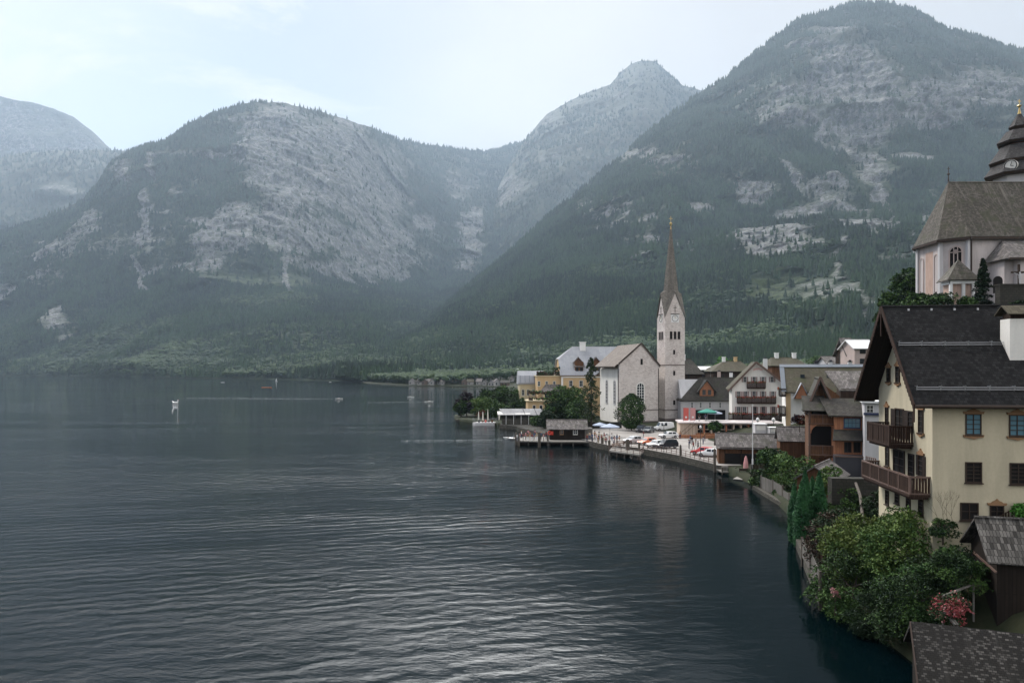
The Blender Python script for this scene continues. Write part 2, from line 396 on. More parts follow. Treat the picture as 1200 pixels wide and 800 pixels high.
mts.append(mountain('lake_massif', [
    [(-260, 439.0, 2770), (0, 440, 2312), (100, 441, 1982), (200, 443, 1541), (300, 444, 1387), (400, 446.5, 1110), (430, 447.6, 1020), (520, 440, 1500), (660, 438, 1900)],
    [(-260, 428, 2900), (0, 425, 2430), (100, 424, 2150), (200, 425, 1800), (300, 425, 1700), (400, 425, 1500), (430, 425, 1450), (520, 418, 1900), (660, 410, 2300)],
    [(-260, 365, 2950), (0, 352, 2750), (150, 345, 2550), (250, 325, 2450), (300, 328, 2450), (345, 322, 2550), (380, 330, 2700), (450, 338, 3000), (520, 332, 3500), (600, 300, 3900), (660, 290, 4000)],
    [(-260, 335, 3000), (0, 300, 2800), (100, 265, 2800), (150, 245, 2800), (200, 235, 2750), (250, 215, 2800), (300, 210, 2800), (350, 215, 2850), (410, 225, 3100), (460, 240, 3500), (520, 235, 4200), (600, 220, 4800), (660, 220, 4900)],
    [(-260, 310, 3050), (0, 271, 2850), (48, 257, 2870), (100, 233, 2900), (119, 214, 2950), (133, 190, 3000), (157, 176, 3050), (200, 163, 3100), (225, 145, 3150), (262, 130, 3200),
     (300, 120, 3250), (340, 123, 3300), (370, 130, 3400), (410, 142, 3500), (440, 152, 3700), (465, 163, 4100), (500, 170, 4600), (540, 175, 5000), (570, 178, 5300), (605, 168, 5500), (660, 160, 5600)]],
    -260, 660, 760, 380,
    [(370, 200, 75, 55, 1.15), (330, 160, 45, 40, 1.0), (350, 270, 60, 45, .95), (420, 230, 60, 60, .9), (440, 290, 60, 40, .9), (500, 290, 30, 30, .55), (285, 275, 28, 40, 1.0), (255, 300, 22, 25, .85),
     (293, 190, 16, 10, .95), (240, 188, 60, 5, .6), (150, 205, 14, 16, .8), (255, 262, 36, 5, .75), (178, 285, 14, 12, .7), (110, 262, 30, 16, .6), (100, 295, 60, 20, .5), (170, 300, 60, 30, .5), (70, 330, 60, 14, .45),
     (10, 345, 22, 14, .8), (85, 385, 14, 22, .75), (550, 290, 16, 45, .75), (540, 220, 24, 20, .5), (495, 262, 16, 14, .8), (410, 315, 60, 12, .8), (218, 240, 50, 40, .28)],
    [(300, 330, 50, 7, .8), (345, 333, 30, 6, .8), (350, 395, 60, 20, .35), (150, 436, 90, 3, .3)], 1.0, 11, 'steep wooded mountain with pale cliffs across the lake',
    chutes=[([(183, 195), (186, 250), (180, 300), (182, 340)], 5, .95), ([(344, 300), (336, 345)], 4, .9), ([(560, 250), (548, 310)], 9, .9)]))
mts.append(mountain('pointed_peak', [
    [(430, 440, 3000), (950, 440, 3000)],
    [(430, 439, 3300), (520, 370, 3500), (600, 300, 3700), (700, 270, 3900), (950, 270, 4000)],
    [(430, 438, 3400), (480, 400, 3600), (520, 340, 3900), (545, 300, 4000), (560, 268, 4100), (585, 218, 4300), (600, 188, 4500), (615, 164, 4700), (640, 135, 4800), (680, 112, 4900), (715, 100, 4900), (728, 84, 5000),
     (738, 76, 5000), (748, 71.5, 5000), (768, 72, 5000), (782, 83, 5000), (800, 100, 5000), (825, 107, 5000), (950, 140, 5000)]],
    430, 950, 420, 260, [(755, 88, 34, 22, .5), (680, 120, 50, 14, .5), (640, 140, 20, 14, .6), (600, 225, 22, 22, .6), (650, 190, 40, 18, .35), (560, 300, 14, 40, .5), (725, 110, 60, 30, .4)], (), .8, 21, 'hazy pointed mountain in the middle distance'))
mts.append(mountain('right_mountain', [
    [(395, 440, 1020), (430, 447, 1000), (470, 450, 960), (560, 449, 960), (640, 449, 950), (800, 452, 800), (1000, 462, 600), (1500, 470, 500)],
    [(395, 438, 1200), (430, 437, 1180), (470, 432, 1150), (560, 423, 1150), (640, 415, 1150), (800, 410, 1000), (1000, 400, 850), (1500, 360, 800)],
    [(395, 437.6, 1260), (450, 425, 1300), (500, 400, 1500), (560, 365, 1600), (640, 330, 1700), (760, 290, 1800), (850, 270, 1900), (1000, 250, 2000), (1200, 230, 2000), (1500, 230, 2000)],
    [(395, 437, 1300), (430, 428, 1400), (450, 415, 1500), (500, 375, 1800), (550, 336, 2050), (600, 293, 2200), (640, 256, 2300), (700, 207, 2500), (760, 154, 2700), (825, 107, 2900), (850, 92, 2950), (880, 66, 3000), (900, 50, 3000),
     (930, 26, 3050), (960, 16, 3100), (1000, 4, 3150), (1040, 3, 3150), (1070, 12, 3150), (1110, 34, 3150), (1165, 50, 3150), (1250, 72, 3150), (1500, 130, 3100)]],
    395, 1500, 900, 420,
    [(980, 95, 55, 50, .85), (1010, 150, 45, 60, .8), (920, 130, 60, 40, .55), (1090, 125, 40, 26, 1.1), (1140, 110, 60, 26, .7), (820, 248, 22, 8, .9), (860, 215, 36, 10, .55), (880, 228, 22, 16, .9), (740, 185, 60, 10, .5),
     (790, 200, 50, 22, .45), (890, 288, 46, 16, 1.05), (930, 255, 40, 14, .6), (1055, 188, 40, 9, .9), (960, 240, 40, 30, .5), (1000, 270, 40, 26, .5), (1040, 300, 30, 20, .45), (970, 340, 50, 14, .6),
     (700, 250, 60, 20, .3), (760, 300, 60, 20, .25), (1010, 200, 26, 50, .6), (1075, 250, 14, 40, .45), (980, 400, 40, 16, .5), (680, 240, 20, 8, .5), (495, 435, 12, 5, .9)],
    [(900, 345, 34, 26, .9), (960, 350, 50, 40, .5), (1005, 215, 18, 36, .6), (655, 420, 22, 8, .6), (540, 442, 60, 6, .7), (640, 428, 30, 10, .4)], 1.0, 31, 'great wooded mountain with broken cliffs above the village',
    chutes=[([(975, 70), (985, 120), (960, 165)], 8, .8), ([(1005, 120), (1012, 235)], 11, .85), ([(1015, 235), (1060, 300)], 4, .7), ([(960, 290), (1010, 360), (1035, 420)], 5, .6), ([(905, 190), (935, 235)], 7, .7)]))

# forest: low trees instanced over every slope that is not rock
def tree_template(name, kind, mat):
    m = MB(); rr = random.Random(5)
    if kind == 'conifer':
        for (z0, z1, r) in ((.08, .55, .26), (.32, .78, .19), (.56, 1.0, .12)):
            n = 7; ring = [(r * rr.uniform(.65, 1.15) * math.cos(2 * math.pi * k / n), r * rr.uniform(.65, 1.15) * math.sin(2 * math.pi * k / n), z0 + rr.uniform(-.05, .05)) for k in range(n)]
            m.add(ring + [(0, 0, z1)], [(k, (k + 1) % n, n) for k in range(n)])
        m.tube((0, 0, -.15), (0, 0, .4), .02, .015, 4, False)
    else:
        for _ in range(7):
            c = Vector((rr.uniform(-.22, .22), rr.uniform(-.22, .22), rr.uniform(.4, .8))); s = rr.uniform(.16, .27); n = 6
            vs_ = [c + Vector((0, 0, s))]
            for z, q in ((.45, .85), (-.4, .9)):
                vs_ += [c + Vector((s * q * rr.uniform(.75, 1.2) * math.cos(2 * math.pi * (k + z) / n), s * q * rr.uniform(.75, 1.2) * math.sin(2 * math.pi * (k + z) / n), s * z)) for k in range(n)]
            m.add(vs_, [(0, 1 + k, 1 + (k + 1) % n) for k in range(n)] + [(1 + k, 7 + k, 7 + (k + 1) % n, 1 + (k + 1) % n) for k in range(n)])
        m.tube((0, 0, -.15), (0, 0, .5), .03, .02, 4, False)
    me = bpy.data.meshes.new(name); me.from_pydata(m.v, [], m.f); me.materials.append(mat)
    return bpy.data.objects.new(name, me)
def forest(name, pts, size, tmpl, label):
    me = bpy.data.meshes.new(name); me.vertices.add(len(pts)); me.vertices.foreach_set('co', pts.astype(np.float32).ravel())
    a = me.attributes.new('size', 'FLOAT', 'POINT'); a.data.foreach_set('value', size.astype(np.float32))
    a = me.attributes.new('turn', 'FLOAT', 'POINT'); a.data.foreach_set('value', rng.uniform(0, 6.28, len(pts)).astype(np.float32))
    o = bpy.data.objects.new(name, me); COL.objects.link(o); tag(o, label, kind='stuff')
    g = bpy.data.node_groups.new(name + '_scatter', 'GeometryNodeTree')
    g.interface.new_socket('Geometry', in_out='INPUT', socket_type='NodeSocketGeometry')
    g.interface.new_socket('Geometry', in_out='OUTPUT', socket_type='NodeSocketGeometry')
    N = g.nodes; I = N.new('NodeGroupInput'); O = N.new('NodeGroupOutput'); ip = N.new('GeometryNodeInstanceOnPoints')
    oi = N.new('GeometryNodeObjectInfo'); oi.inputs['Object'].default_value = tmpl; oi.inputs['As Instance'].default_value = True
    s = N.new('GeometryNodeInputNamedAttribute'); s.data_type = 'FLOAT'; s.inputs['Name'].default_value = 'size'
    tn = N.new('GeometryNodeInputNamedAttribute'); tn.data_type = 'FLOAT'; tn.inputs['Name'].default_value = 'turn'
    c = N.new('ShaderNodeCombineXYZ'); g.links.new(tn.outputs['Attribute'], c.inputs[2])
    g.links.new(I.outputs[0], ip.inputs['Points']); g.links.new(oi.outputs['Geometry'], ip.inputs['Instance'])
    g.links.new(s.outputs['Attribute'], ip.inputs['Scale']); g.links.new(c.outputs[0], ip.inputs['Rotation']); g.links.new(ip.outputs[0], O.inputs[0])
    md = o.modifiers.new('scatter', 'NODES'); md.node_group = g
    return o
T_con = tree_template('conifer_tree', 'conifer', M['conifer_far']); T_bro = tree_template('broadleaf_tree', 'broad', M['broad_far'])
con, bro = [], []
for (P, rock, mead), spacing in zip(mts, (None, 15, 8.5, 13, 8.0)):
    if spacing is None: continue
    A, B, Cc, Dd = P[:-1, :-1], P[:-1, 1:], P[1:, :-1], P[1:, 1:]
    area = np.linalg.norm(np.cross(B - A, Cc - A), axis=-1)
    rk = (rock + mead * .9)[:-1, :-1]; dens = np.clip(1.3 - (rk + .5 * fbm(A * .03, 3, .6, 123)) * 2.6, 0.02, 1)
    pxm = CX + A[..., 0] / A[..., 1] * F; vis = (pxm > -120) & (pxm < 1330)
    # nearer ground gets closer trees
    w = area * dens * vis / (spacing * (A[..., 1] / 2200) ** .8) ** 2
    n = rng.poisson(w); idx = np.repeat(np.arange(n.size), n.ravel())
    a, b = rng.random(len(idx)), rng.random(len(idx))
    q = lambda X: X.reshape(-1, 3)[idx]
    p = q(A) * ((1 - a) * (1 - b))[:, None] + q(B) * (a * (1 - b))[:, None] + q(Cc) * ((1 - a) * b)[:, None] + q(Dd) * (a * b)[:, None]
    p = p[p[:, 2] > 1.0]
    mixn = 1.8 * fbm(p * .0035, 4, .55, 90) + rng.normal(0, .25, len(p)) - .05 - (p[:, 2] - 40) / 320
    isb = mixn > 0
    con.append(p[~isb]); bro.append(p[isb])
con = np.concatenate(con); bro = np.concatenate(bro)
print('TREES', len(con), len(bro))
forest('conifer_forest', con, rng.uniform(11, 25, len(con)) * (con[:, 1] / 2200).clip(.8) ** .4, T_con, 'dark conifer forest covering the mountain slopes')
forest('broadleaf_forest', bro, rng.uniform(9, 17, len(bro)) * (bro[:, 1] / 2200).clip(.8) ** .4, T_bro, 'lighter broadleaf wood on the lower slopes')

# haze: the air over the lake, one closed box
hz = MB(); hz.box(-8600, 7200, -250, 10200, -4, 3500)
t = NT('haze'); t.n.remove(t.p); pv = t.new('ShaderNodeVolumePrincipled')
pv.inputs['Color'].default_value = (.60, .775, 1.0, 1); pv.inputs['Density'].default_value = 5.2e-5; pv.inputs['Anisotropy'].default_value = .35
t.l.new(pv.outputs[0], t.out.inputs['Volume'])
tag(hz.build('haze', t.m, uv=False), 'thin blue haze in the air over the lake', kind='stuff')
# ------------------------------------------------------------------ materials of the village
def m_plaster(name, c, stain=.25, sc=1.0):
    t = NT(name); P = t.co(); n = t.noise(t.map(P, (.8 * sc, .8 * sc, .16 * sc)), 1, 8, .65, .4); n2 = t.noise(P, 6 * sc, 4, .6)
    f = t.math('ADD', t.ramp(n, .35, .7, 0, stain), t.ramp(n2, .3, .8, 0, stain * .4))
    return t.fin(t.mix(f, c + (1,), sc3(c, .55) + (1,)), .9, .15, t.bump(n2, .15, .02))
def m_plain(name, c, rough=.6, metal=0.0, spec=.3, var=.2):
    t = NT(name); n = t.noise(t.co(), 3.0, 4, .6)
    return t.fin(t.mix(t.ramp(n, .3, .7, 0, var), c + (1,), sc3(c, .6) + (1,)), rough, spec, None, metal)
def m_shingle(name, dark, light, w=.25, h=.22, moss=None, bump=.5, streak=.3, bias=-.1):
    t = NT(name); U = t.co('UV'); b = t.new('ShaderNodeTexBrick'); t.l.new(U, b.inputs['Vector'])
    b.inputs['Color1'].default_value = dark + (1,); b.inputs['Color2'].default_value = light + (1,)
    b.inputs['Mortar'].default_value = sc3(dark, .35) + (1,); b.inputs['Scale'].default_value = 1; b.inputs['Mortar Size'].default_value = .012
    b.inputs['Brick Width'].default_value = w; b.inputs['Row Height'].default_value = h; b.inputs['Bias'].default_value = bias
    n = t.noise(t.map(t.co(), (.5, .5, .5)), 1, 6, .65)
    c = t.mix(t.ramp(n, .35, .7, 0, .6), b.outputs['Color'], sc3(dark, .8) + (1,))
    st = t.noise(t.map(U, (1.6, .10, 1)), 1, 4, .6); c = t.mix(t.ramp(st, .5, .75, 0, streak), c, sc3(light, 1.3) + (1,))
    if moss: c = t.mix(t.ramp(t.noise(t.co(), .6, 6, .6), .48, .68, 0, .75), c, moss + (1,))
    return t.fin(c, .85, .2, t.bump(b.outputs['Fac'], bump, -.03))
def m_planks(name, a, b_, w=.18, vert=True):
    t = NT(name); U = t.co('UV'); b = t.new('ShaderNodeTexBrick')
    t.l.new(t.map(U, (1, 1, 1), (0, 0, R(90) if vert else 0)), b.inputs['Vector'])
    b.inputs['Color1'].default_value = a + (1,); b.inputs['Color2'].default_value = b_ + (1,); b.inputs['Mortar'].default_value = sc3(a, .3) + (1,)
    b.inputs['Scale'].default_value = 1; b.inputs['Mortar Size'].default_value = .012; b.inputs['Brick Width'].default_value = 4.0; b.inputs['Row Height'].default_value = w
    n = t.noise(t.map(U, (6, .7, 1) if vert else (.7, 6, 1)), 1, 5, .6)
    return t.fin(t.mix(t.ramp(n, .3, .75, 0, .6), b.outputs['Color'], sc3(a, .55) + (1,)), .85, .2, t.bump(b.outputs['Fac'], .4, -.02))
def m_stone(name, a, b_, mortar, w=.55, h=.3):
    t = NT(name); U = t.co('UV'); P = t.co(); wob = t.noise(P, 1.1, 3, .5)
    mv = t.new('ShaderNodeVectorMath', operation='ADD'); t.l.new(U, mv.inputs[0])
    cm = t.new('ShaderNodeCombineXYZ'); t.l.new(t.math('MULTIPLY', wob, .35), cm.inputs[0]); t.l.new(t.math('MULTIPLY', wob, .2), cm.inputs[1]); t.l.new(cm.outputs[0], mv.inputs[1])
    b = t.new('ShaderNodeTexBrick'); t.l.new(mv.outputs[0], b.inputs['Vector'])
    b.inputs['Color1'].default_value = a + (1,); b.inputs['Color2'].default_value = b_ + (1,); b.inputs['Mortar'].default_value = mortar + (1,)
    b.inputs['Scale'].default_value = 1; b.inputs['Mortar Size'].default_value = .04; b.inputs['Brick Width'].default_value = w; b.inputs['Row Height'].default_value = h
    n = t.noise(t.map(P, (.22, .22, .22)), 1, 6, .62); c = t.mix(t.ramp(n, .42, .62, 0, .55), b.outputs['Color'], mortar + (1,))
    n2 = t.noise(P, 1.3, 5, .7); c = t.mix(t.ramp(n2, .5, .75, 0, .6), c, sc3(b_, .5) + (1,))
    return t.fin(c, .9, .15, t.bump(b.outputs['Fac'], .4, -.04))
def m_glass(name, c=(.02, .028, .035)):
    t = NT(name); return t.fin(c + (1,), .08, .5)
M.update(
    cream=m_plaster('cream_plaster', (.55, .49, .36), .38), house_front=m_plaster('cream_plaster_front', (.60, .57, .44), .16), white=m_plaster('white_plaster', (.76, .74, .70), .28),
    greywhite=m_plaster('grey_white_plaster', (.52, .51, .52), .3), churchwall=m_plaster('aged_church_plaster', (.54, .49, .48), .5), fresco=m_plaster('faded_fresco', (.50, .36, .30), .5, 3),
    ochre=m_plaster('ochre_plaster', (.56, .40, .23), .3), cream2=m_plaster('pale_cream_plaster', (.55, .47, .32), .3), pink=m_plaster('pinkish_plaster', (.50, .41, .38), .3), beige=m_plaster('beige_render', (.56, .45, .36), .3),
    orange_wood=m_planks('orange_wood', (.42, .19, .10), (.33, .14, .08), .3), terracotta=m_plain('terracotta_paint', (.42, .16, .09)),
    brownplank=m_planks('brown_planks', (.115, .055, .030), (.17, .085, .045), .2), darkplank=m_planks('dark_planks', (.030, .019, .014), (.050, .032, .022), .2), greyplank=m_planks('grey_planks', (.13, .12, .11), (.21, .20, .18), .2),
    greyplankh=m_planks('grey_deck_planks', (.20, .19, .17), (.30, .28, .26), .2, False), blackplank=m_planks('almost_black_planks', (.014, .010, .008), (.022, .016, .012), .18),
    sh_black=m_shingle('black_shingles', (.006, .006, .007), (.026, .026, .027), .22, .20, None, .5, .12), sh_dark=m_shingle('dark_shingles', (.042, .038, .034), (.085, .078, .070), .35, .3, (.05, .055, .035)),
    sh_brown=m_shingle('brown_shingles', (.060, .052, .036), (.105, .094, .066), .4, .3, (.055, .06, .03)), sh_grey=m_shingle('grey_shingles', (.10, .09, .088), (.24, .22, .21), .30, .5, (.06, .06, .045)),
    sh_church=m_shingle('church_shingles', (.060, .054, .046), (.135, .122, .105), .3, .3, (.055, .058, .036), .6, .7), sh_spire=m_shingle('spire_shingles', (.135, .122, .108), (.22, .20, .175), .35, .3),
    sh_near=m_shingle('weathered_small_shingles', (.012, .011, .010), (.17, .16, .15), .17, .12, None, .9, .12, -.55), sh_shed=m_shingle('weathered_wide_shingles', (.030, .028, .026), (.17, .16, .15), .16, .42, None, .9, .2),
    sh_nave=m_shingle('nave_shingles', (.14, .12, .105), (.25, .215, .19), .35, .3, None, .4, .2), metalroof=m_shingle('pale_sheet_metal', (.33, .34, .37), (.38, .39, .42), 2.2, 6.0, None, .2, .2), whitemetal=m_plain('white_metal_sheet', (.7, .7, .7), .5),
    greyband=m_plain('grey_flashing', (.15, .17, .20), .5), stone=m_stone('pinkish_stone', (.38, .32, .30), (.62, .56, .53), (.66, .61, .58)), quaystone=m_stone('quay_stone', (.06, .055, .045), (.11, .10, .085), (.04, .04, .035), .8, .35),
    sh_canopy=m_shingle('pale_canopy_sheet', (.26, .26, .27), (.34, .34, .35), 1.0, 3.4, None, .2, .3), sh_tower=m_shingle('tower_shingles', (.040, .038, .038), (.085, .08, .08), .3, .3, None, .5, .3), rubble=m_stone('rubble_stone', (.035, .033, .028), (.060, .055, .048), (.03, .03, .026), .5, .3), band=m_plain('dark_stone_band', (.17, .14, .13)),
    glass=m_glass('window_glass'), blueglass=m_glass('blue_curtained_glass', (.10, .20, .26)), dark=m_plain('dark_interior', (.008, .007, .007), .9), frame_w=m_plain('white_window_frame', (.6, .6, .58)), frame_d=m_plain('dark_window_frame', (.035, .022, .016)),
    frame_o=m_plain('ornate_ochre_frame', (.26, .15, .08), .7), shutter=m_plain('pinkish_grey_shutter', (.30, .22, .21)), shutter_d=m_plain('dark_brown_shutter', (.028, .018, .014)), railw=m_planks('brown_railing_wood', (.034, .019, .014), (.060, .034, .024), .12),
    raill=m_plain('worn_rail_cap', (.13, .085, .07)), flower_r=m_plain('red_geraniums', (.42, .06, .04), .7, var=.9), blueframe=m_plain('navy_window_frame', (.03, .04, .09)), black=m_plain('black_paint', (.012, .012, .014), .5),
    far_a=m_plain('far_pale_wall', (.30, .29, .28)), far_b=m_plain('far_brown_wall', (.12, .085, .065)), darkgrey=m_plain('dark_grey_sheet', (.045, .045, .055), .5), whitepaint=m_plain('white_paint', (.75, .75, .75), .4, var=.1), steel=m_plain('grey_steel', (.3, .31, .33), .35, .8), gold=m_plain('gilded_metal', (.45, .33, .14), .3, 1.0),
    red=m_plain('red_paint', (.55, .05, .03), .5), redcloth=m_plain('red_cloth', (.62, .13, .11), .8), pinkcloth=m_plain('pink_cloth', (.60, .30, .30), .8), green=m_plain('green_cloth', (.03, .22, .17), .8), bluecloth=m_plain('blue_grey_cloth', (.30, .35, .45), .7),
    creamcloth=m_plain('cream_cloth', (.66, .63, .55), .8), awning=m_plain('white_awning', (.78, .76, .74), .8), orange=m_plain('orange_paint', (.75, .22, .03), .5), wine=m_plain('wine_red_cloth', (.14, .04, .07), .8), pile=m_planks('wet_mooring_wood', (.10, .085, .07), (.16, .14, .12), .1))
def m_ground(name, a, b_, sc=.4):
    t = NT(name); P = t.pos(); n = t.noise(P, sc, 8, .65); n2 = t.noise(P, sc * 9, 5, .6)
    return t.fin(t.mix(t.math('MULTIPLY_ADD', n2, .4, t.ramp(n, .35, .65, 0, .7)), a + (1,), b_ + (1,)), .92, .12, t.bump(n2, .5, .06))
M['hill'] = m_ground('grassy_bank', (.012, .019, .009), (.034, .036, .020)); M['paving'] = m_ground('pale_paving', (.20, .185, .175), (.33, .31, .29), .25)
M['leaf_mid'] = mat_leaf('leaf_mid', (.022, .056, .015), (.068, .122, .031), .9, .3); M['leaf_dark'] = mat_leaf('leaf_dark', (.010, .022, .010), (.026, .050, .018), .8, .3)
M['leaf_light'] = mat_leaf('leaf_light', (.045, .085, .020), (.115, .165, .042), .9, .3); M['leaf_yellow'] = mat_leaf('leaf_yellow', (.032, .072, .017), (.105, .135, .034), .9, .3)
M['leaf_purple'] = mat_leaf('leaf_purple', (.012, .009, .016), (.030, .018, .026), .8, .3); M['leaf_red'] = mat_leaf('leaf_red', (.06, .015, .010), (.11, .035, .02), .8, .3)
M['needle'] = mat_leaf('spruce_needles', (.009, .020, .012), (.022, .040, .020), .9, .3); M['cypress'] = mat_leaf('cypress_green', (.010, .045, .016), (.025, .090, .030), .9, .3)
M['needle_l'] = mat_leaf('larch_needles', (.016, .032, .013), (.050, .075, .028), .9, .3); M['leaf_dry'] = mat_leaf('dry_brown_leaves', (.022, .013, .010), (.052, .034, .024), 1.2, .3)
M['leaf_bright'] = mat_leaf('bright_green_leaves', (.04, .14, .02), (.10, .26, .05), .9, .3); M['bark'] = m_plain('bark', (.055, .042, .032), .9); M['petal_red'] = m_plain('red_petals', (.24, .045, .05), .7); M['petal_pink'] = m_plain('pink_petals', (.36, .16, .17), .7); M['petal_white'] = m_plain('white_petals', (.6, .62, .5), .7)

# ------------------------------------------------------------------ ground of the village: one sheet from the shoreline inland
SH = np.array([(-20, 16), (20, 19.4), (32, 20.6), (38, 22.0), (45, 22.3), (51, 22.3), (58, 23.6), (67, 26), (83, 31), (95, 33.2), (104, 34), (114.6, 33.2), (117.6, 33), (129.6, 30.2), (143, 25), (147.6, 20), (161, 15.6), (176, 8), (195, 2), (210, 0), (217, -6),
               (235, -17.6), (257, -20), (280, -10), (330, 0), (385, 9), (495, 26), (600, 14), (694, 0), (742, -34), (770, -106), (925, -181), (1100, -230), (1400, -230)], dtype=float)
def shore_x(y): return np.interp(y, SH[:, 0], SH[:, 1])
HP = [(-20, [(0, .4), (3, 1.2), (6, 2.6), (20, 8), (60, 22), (400, 90)]), (20, [(0, .4), (3, 1.2), (6, 2.6), (20, 8), (60, 22), (400, 90)]), (33, [(0, .3), (3, .9), (6, 2.0), (20, 7), (60, 24), (400, 90)]),
      (42, [(0, .3), (2, 1.6), (3.6, 4.6), (6, 6.0), (20, 7.5), (35, 14), (60, 26), (400, 90)]), (54, [(0, .4), (2, 2.0), (4, 4.6), (20, 8), (35, 15), (55, 26), (400, 90)]),
      (66, [(0, .6), (3, 1.5), (8, 3), (20, 6), (35, 14), (50, 24), (400, 90)]), (100, [(0, .9), (10, 1.8), (20, 3.5), (27, 15), (33, 24), (60, 27.5), (400, 90)]),
      (112, [(0, .9), (8, 1.6), (18, 4), (26, 16), (31, 24), (60, 27), (400, 90)]), (130, [(0, .9), (25, 1.1), (31, 10), (36, 20), (45, 24), (100, 34), (400, 90)]), (150, [(0, .9), (25, 1.1), (35, 3.0), (60, 12), (90, 24), (400, 80)]),
      (165, [(0, .9), (30, 1.0), (36, 3.2), (55, 5), (80, 9), (110, 20), (400, 70)]), (220, [(0, .8), (60, 1.2), (80, 4), (110, 12), (400, 60)]), (300, [(0, .6), (40, 2), (200, 12), (600, 40)]), (1400, [(0, .6), (40, 2), (200, 10), (600, 30)])]
TT = np.array([-.6, -.3, 0, .8, 2, 3, 4, 5, 6, 8, 10, 13, 16, 20, 24, 27, 30, 33, 36, 40, 45, 50, 55, 60, 70, 80, 95, 110, 140, 180, 250, 400, 650])
def hprof(y):
    ys = [h[0] for h in HP]; k = int(np.clip(np.searchsorted(ys, y) - 1, 0, len(HP) - 2)); f = np.clip((y - ys[k]) / (ys[k + 1] - ys[k]), 0, 1)
    g = lambda h: np.interp(TT, [a for a, _ in h[1]], [b for _, b in h[1]])
    r = g(HP[k]) * (1 - f) + g(HP[k + 1]) * f; r[0] = -3.0; r[1] = -.3; return r
def ground_z(x, y): return float(np.interp(x - shore_x(y), TT, hprof(y)))
ys = np.concatenate([np.arange(-20, 170, 1.5), np.arange(170, 300, 4), np.arange(300, 1400, 22)])
GP = np.zeros((len(ys), len(TT), 3))
for i, y in enumerate(ys): GP[i, :, 0] = shore_x(y) + TT; GP[i, :, 1] = y; GP[i, :, 2] = hprof(y)
GP[:, 3:, 2] += (fbm(GP[:, 3:] * .15, 3, .5, 3) * .35) * np.where((GP[:, 3:, 1] > 112) & (GP[:, 3:, 2] < 3), .1, 1)
tag(grid_mesh('ground', GP, M['hill']), 'grassy lakeside ground rising behind the village', kind='structure')

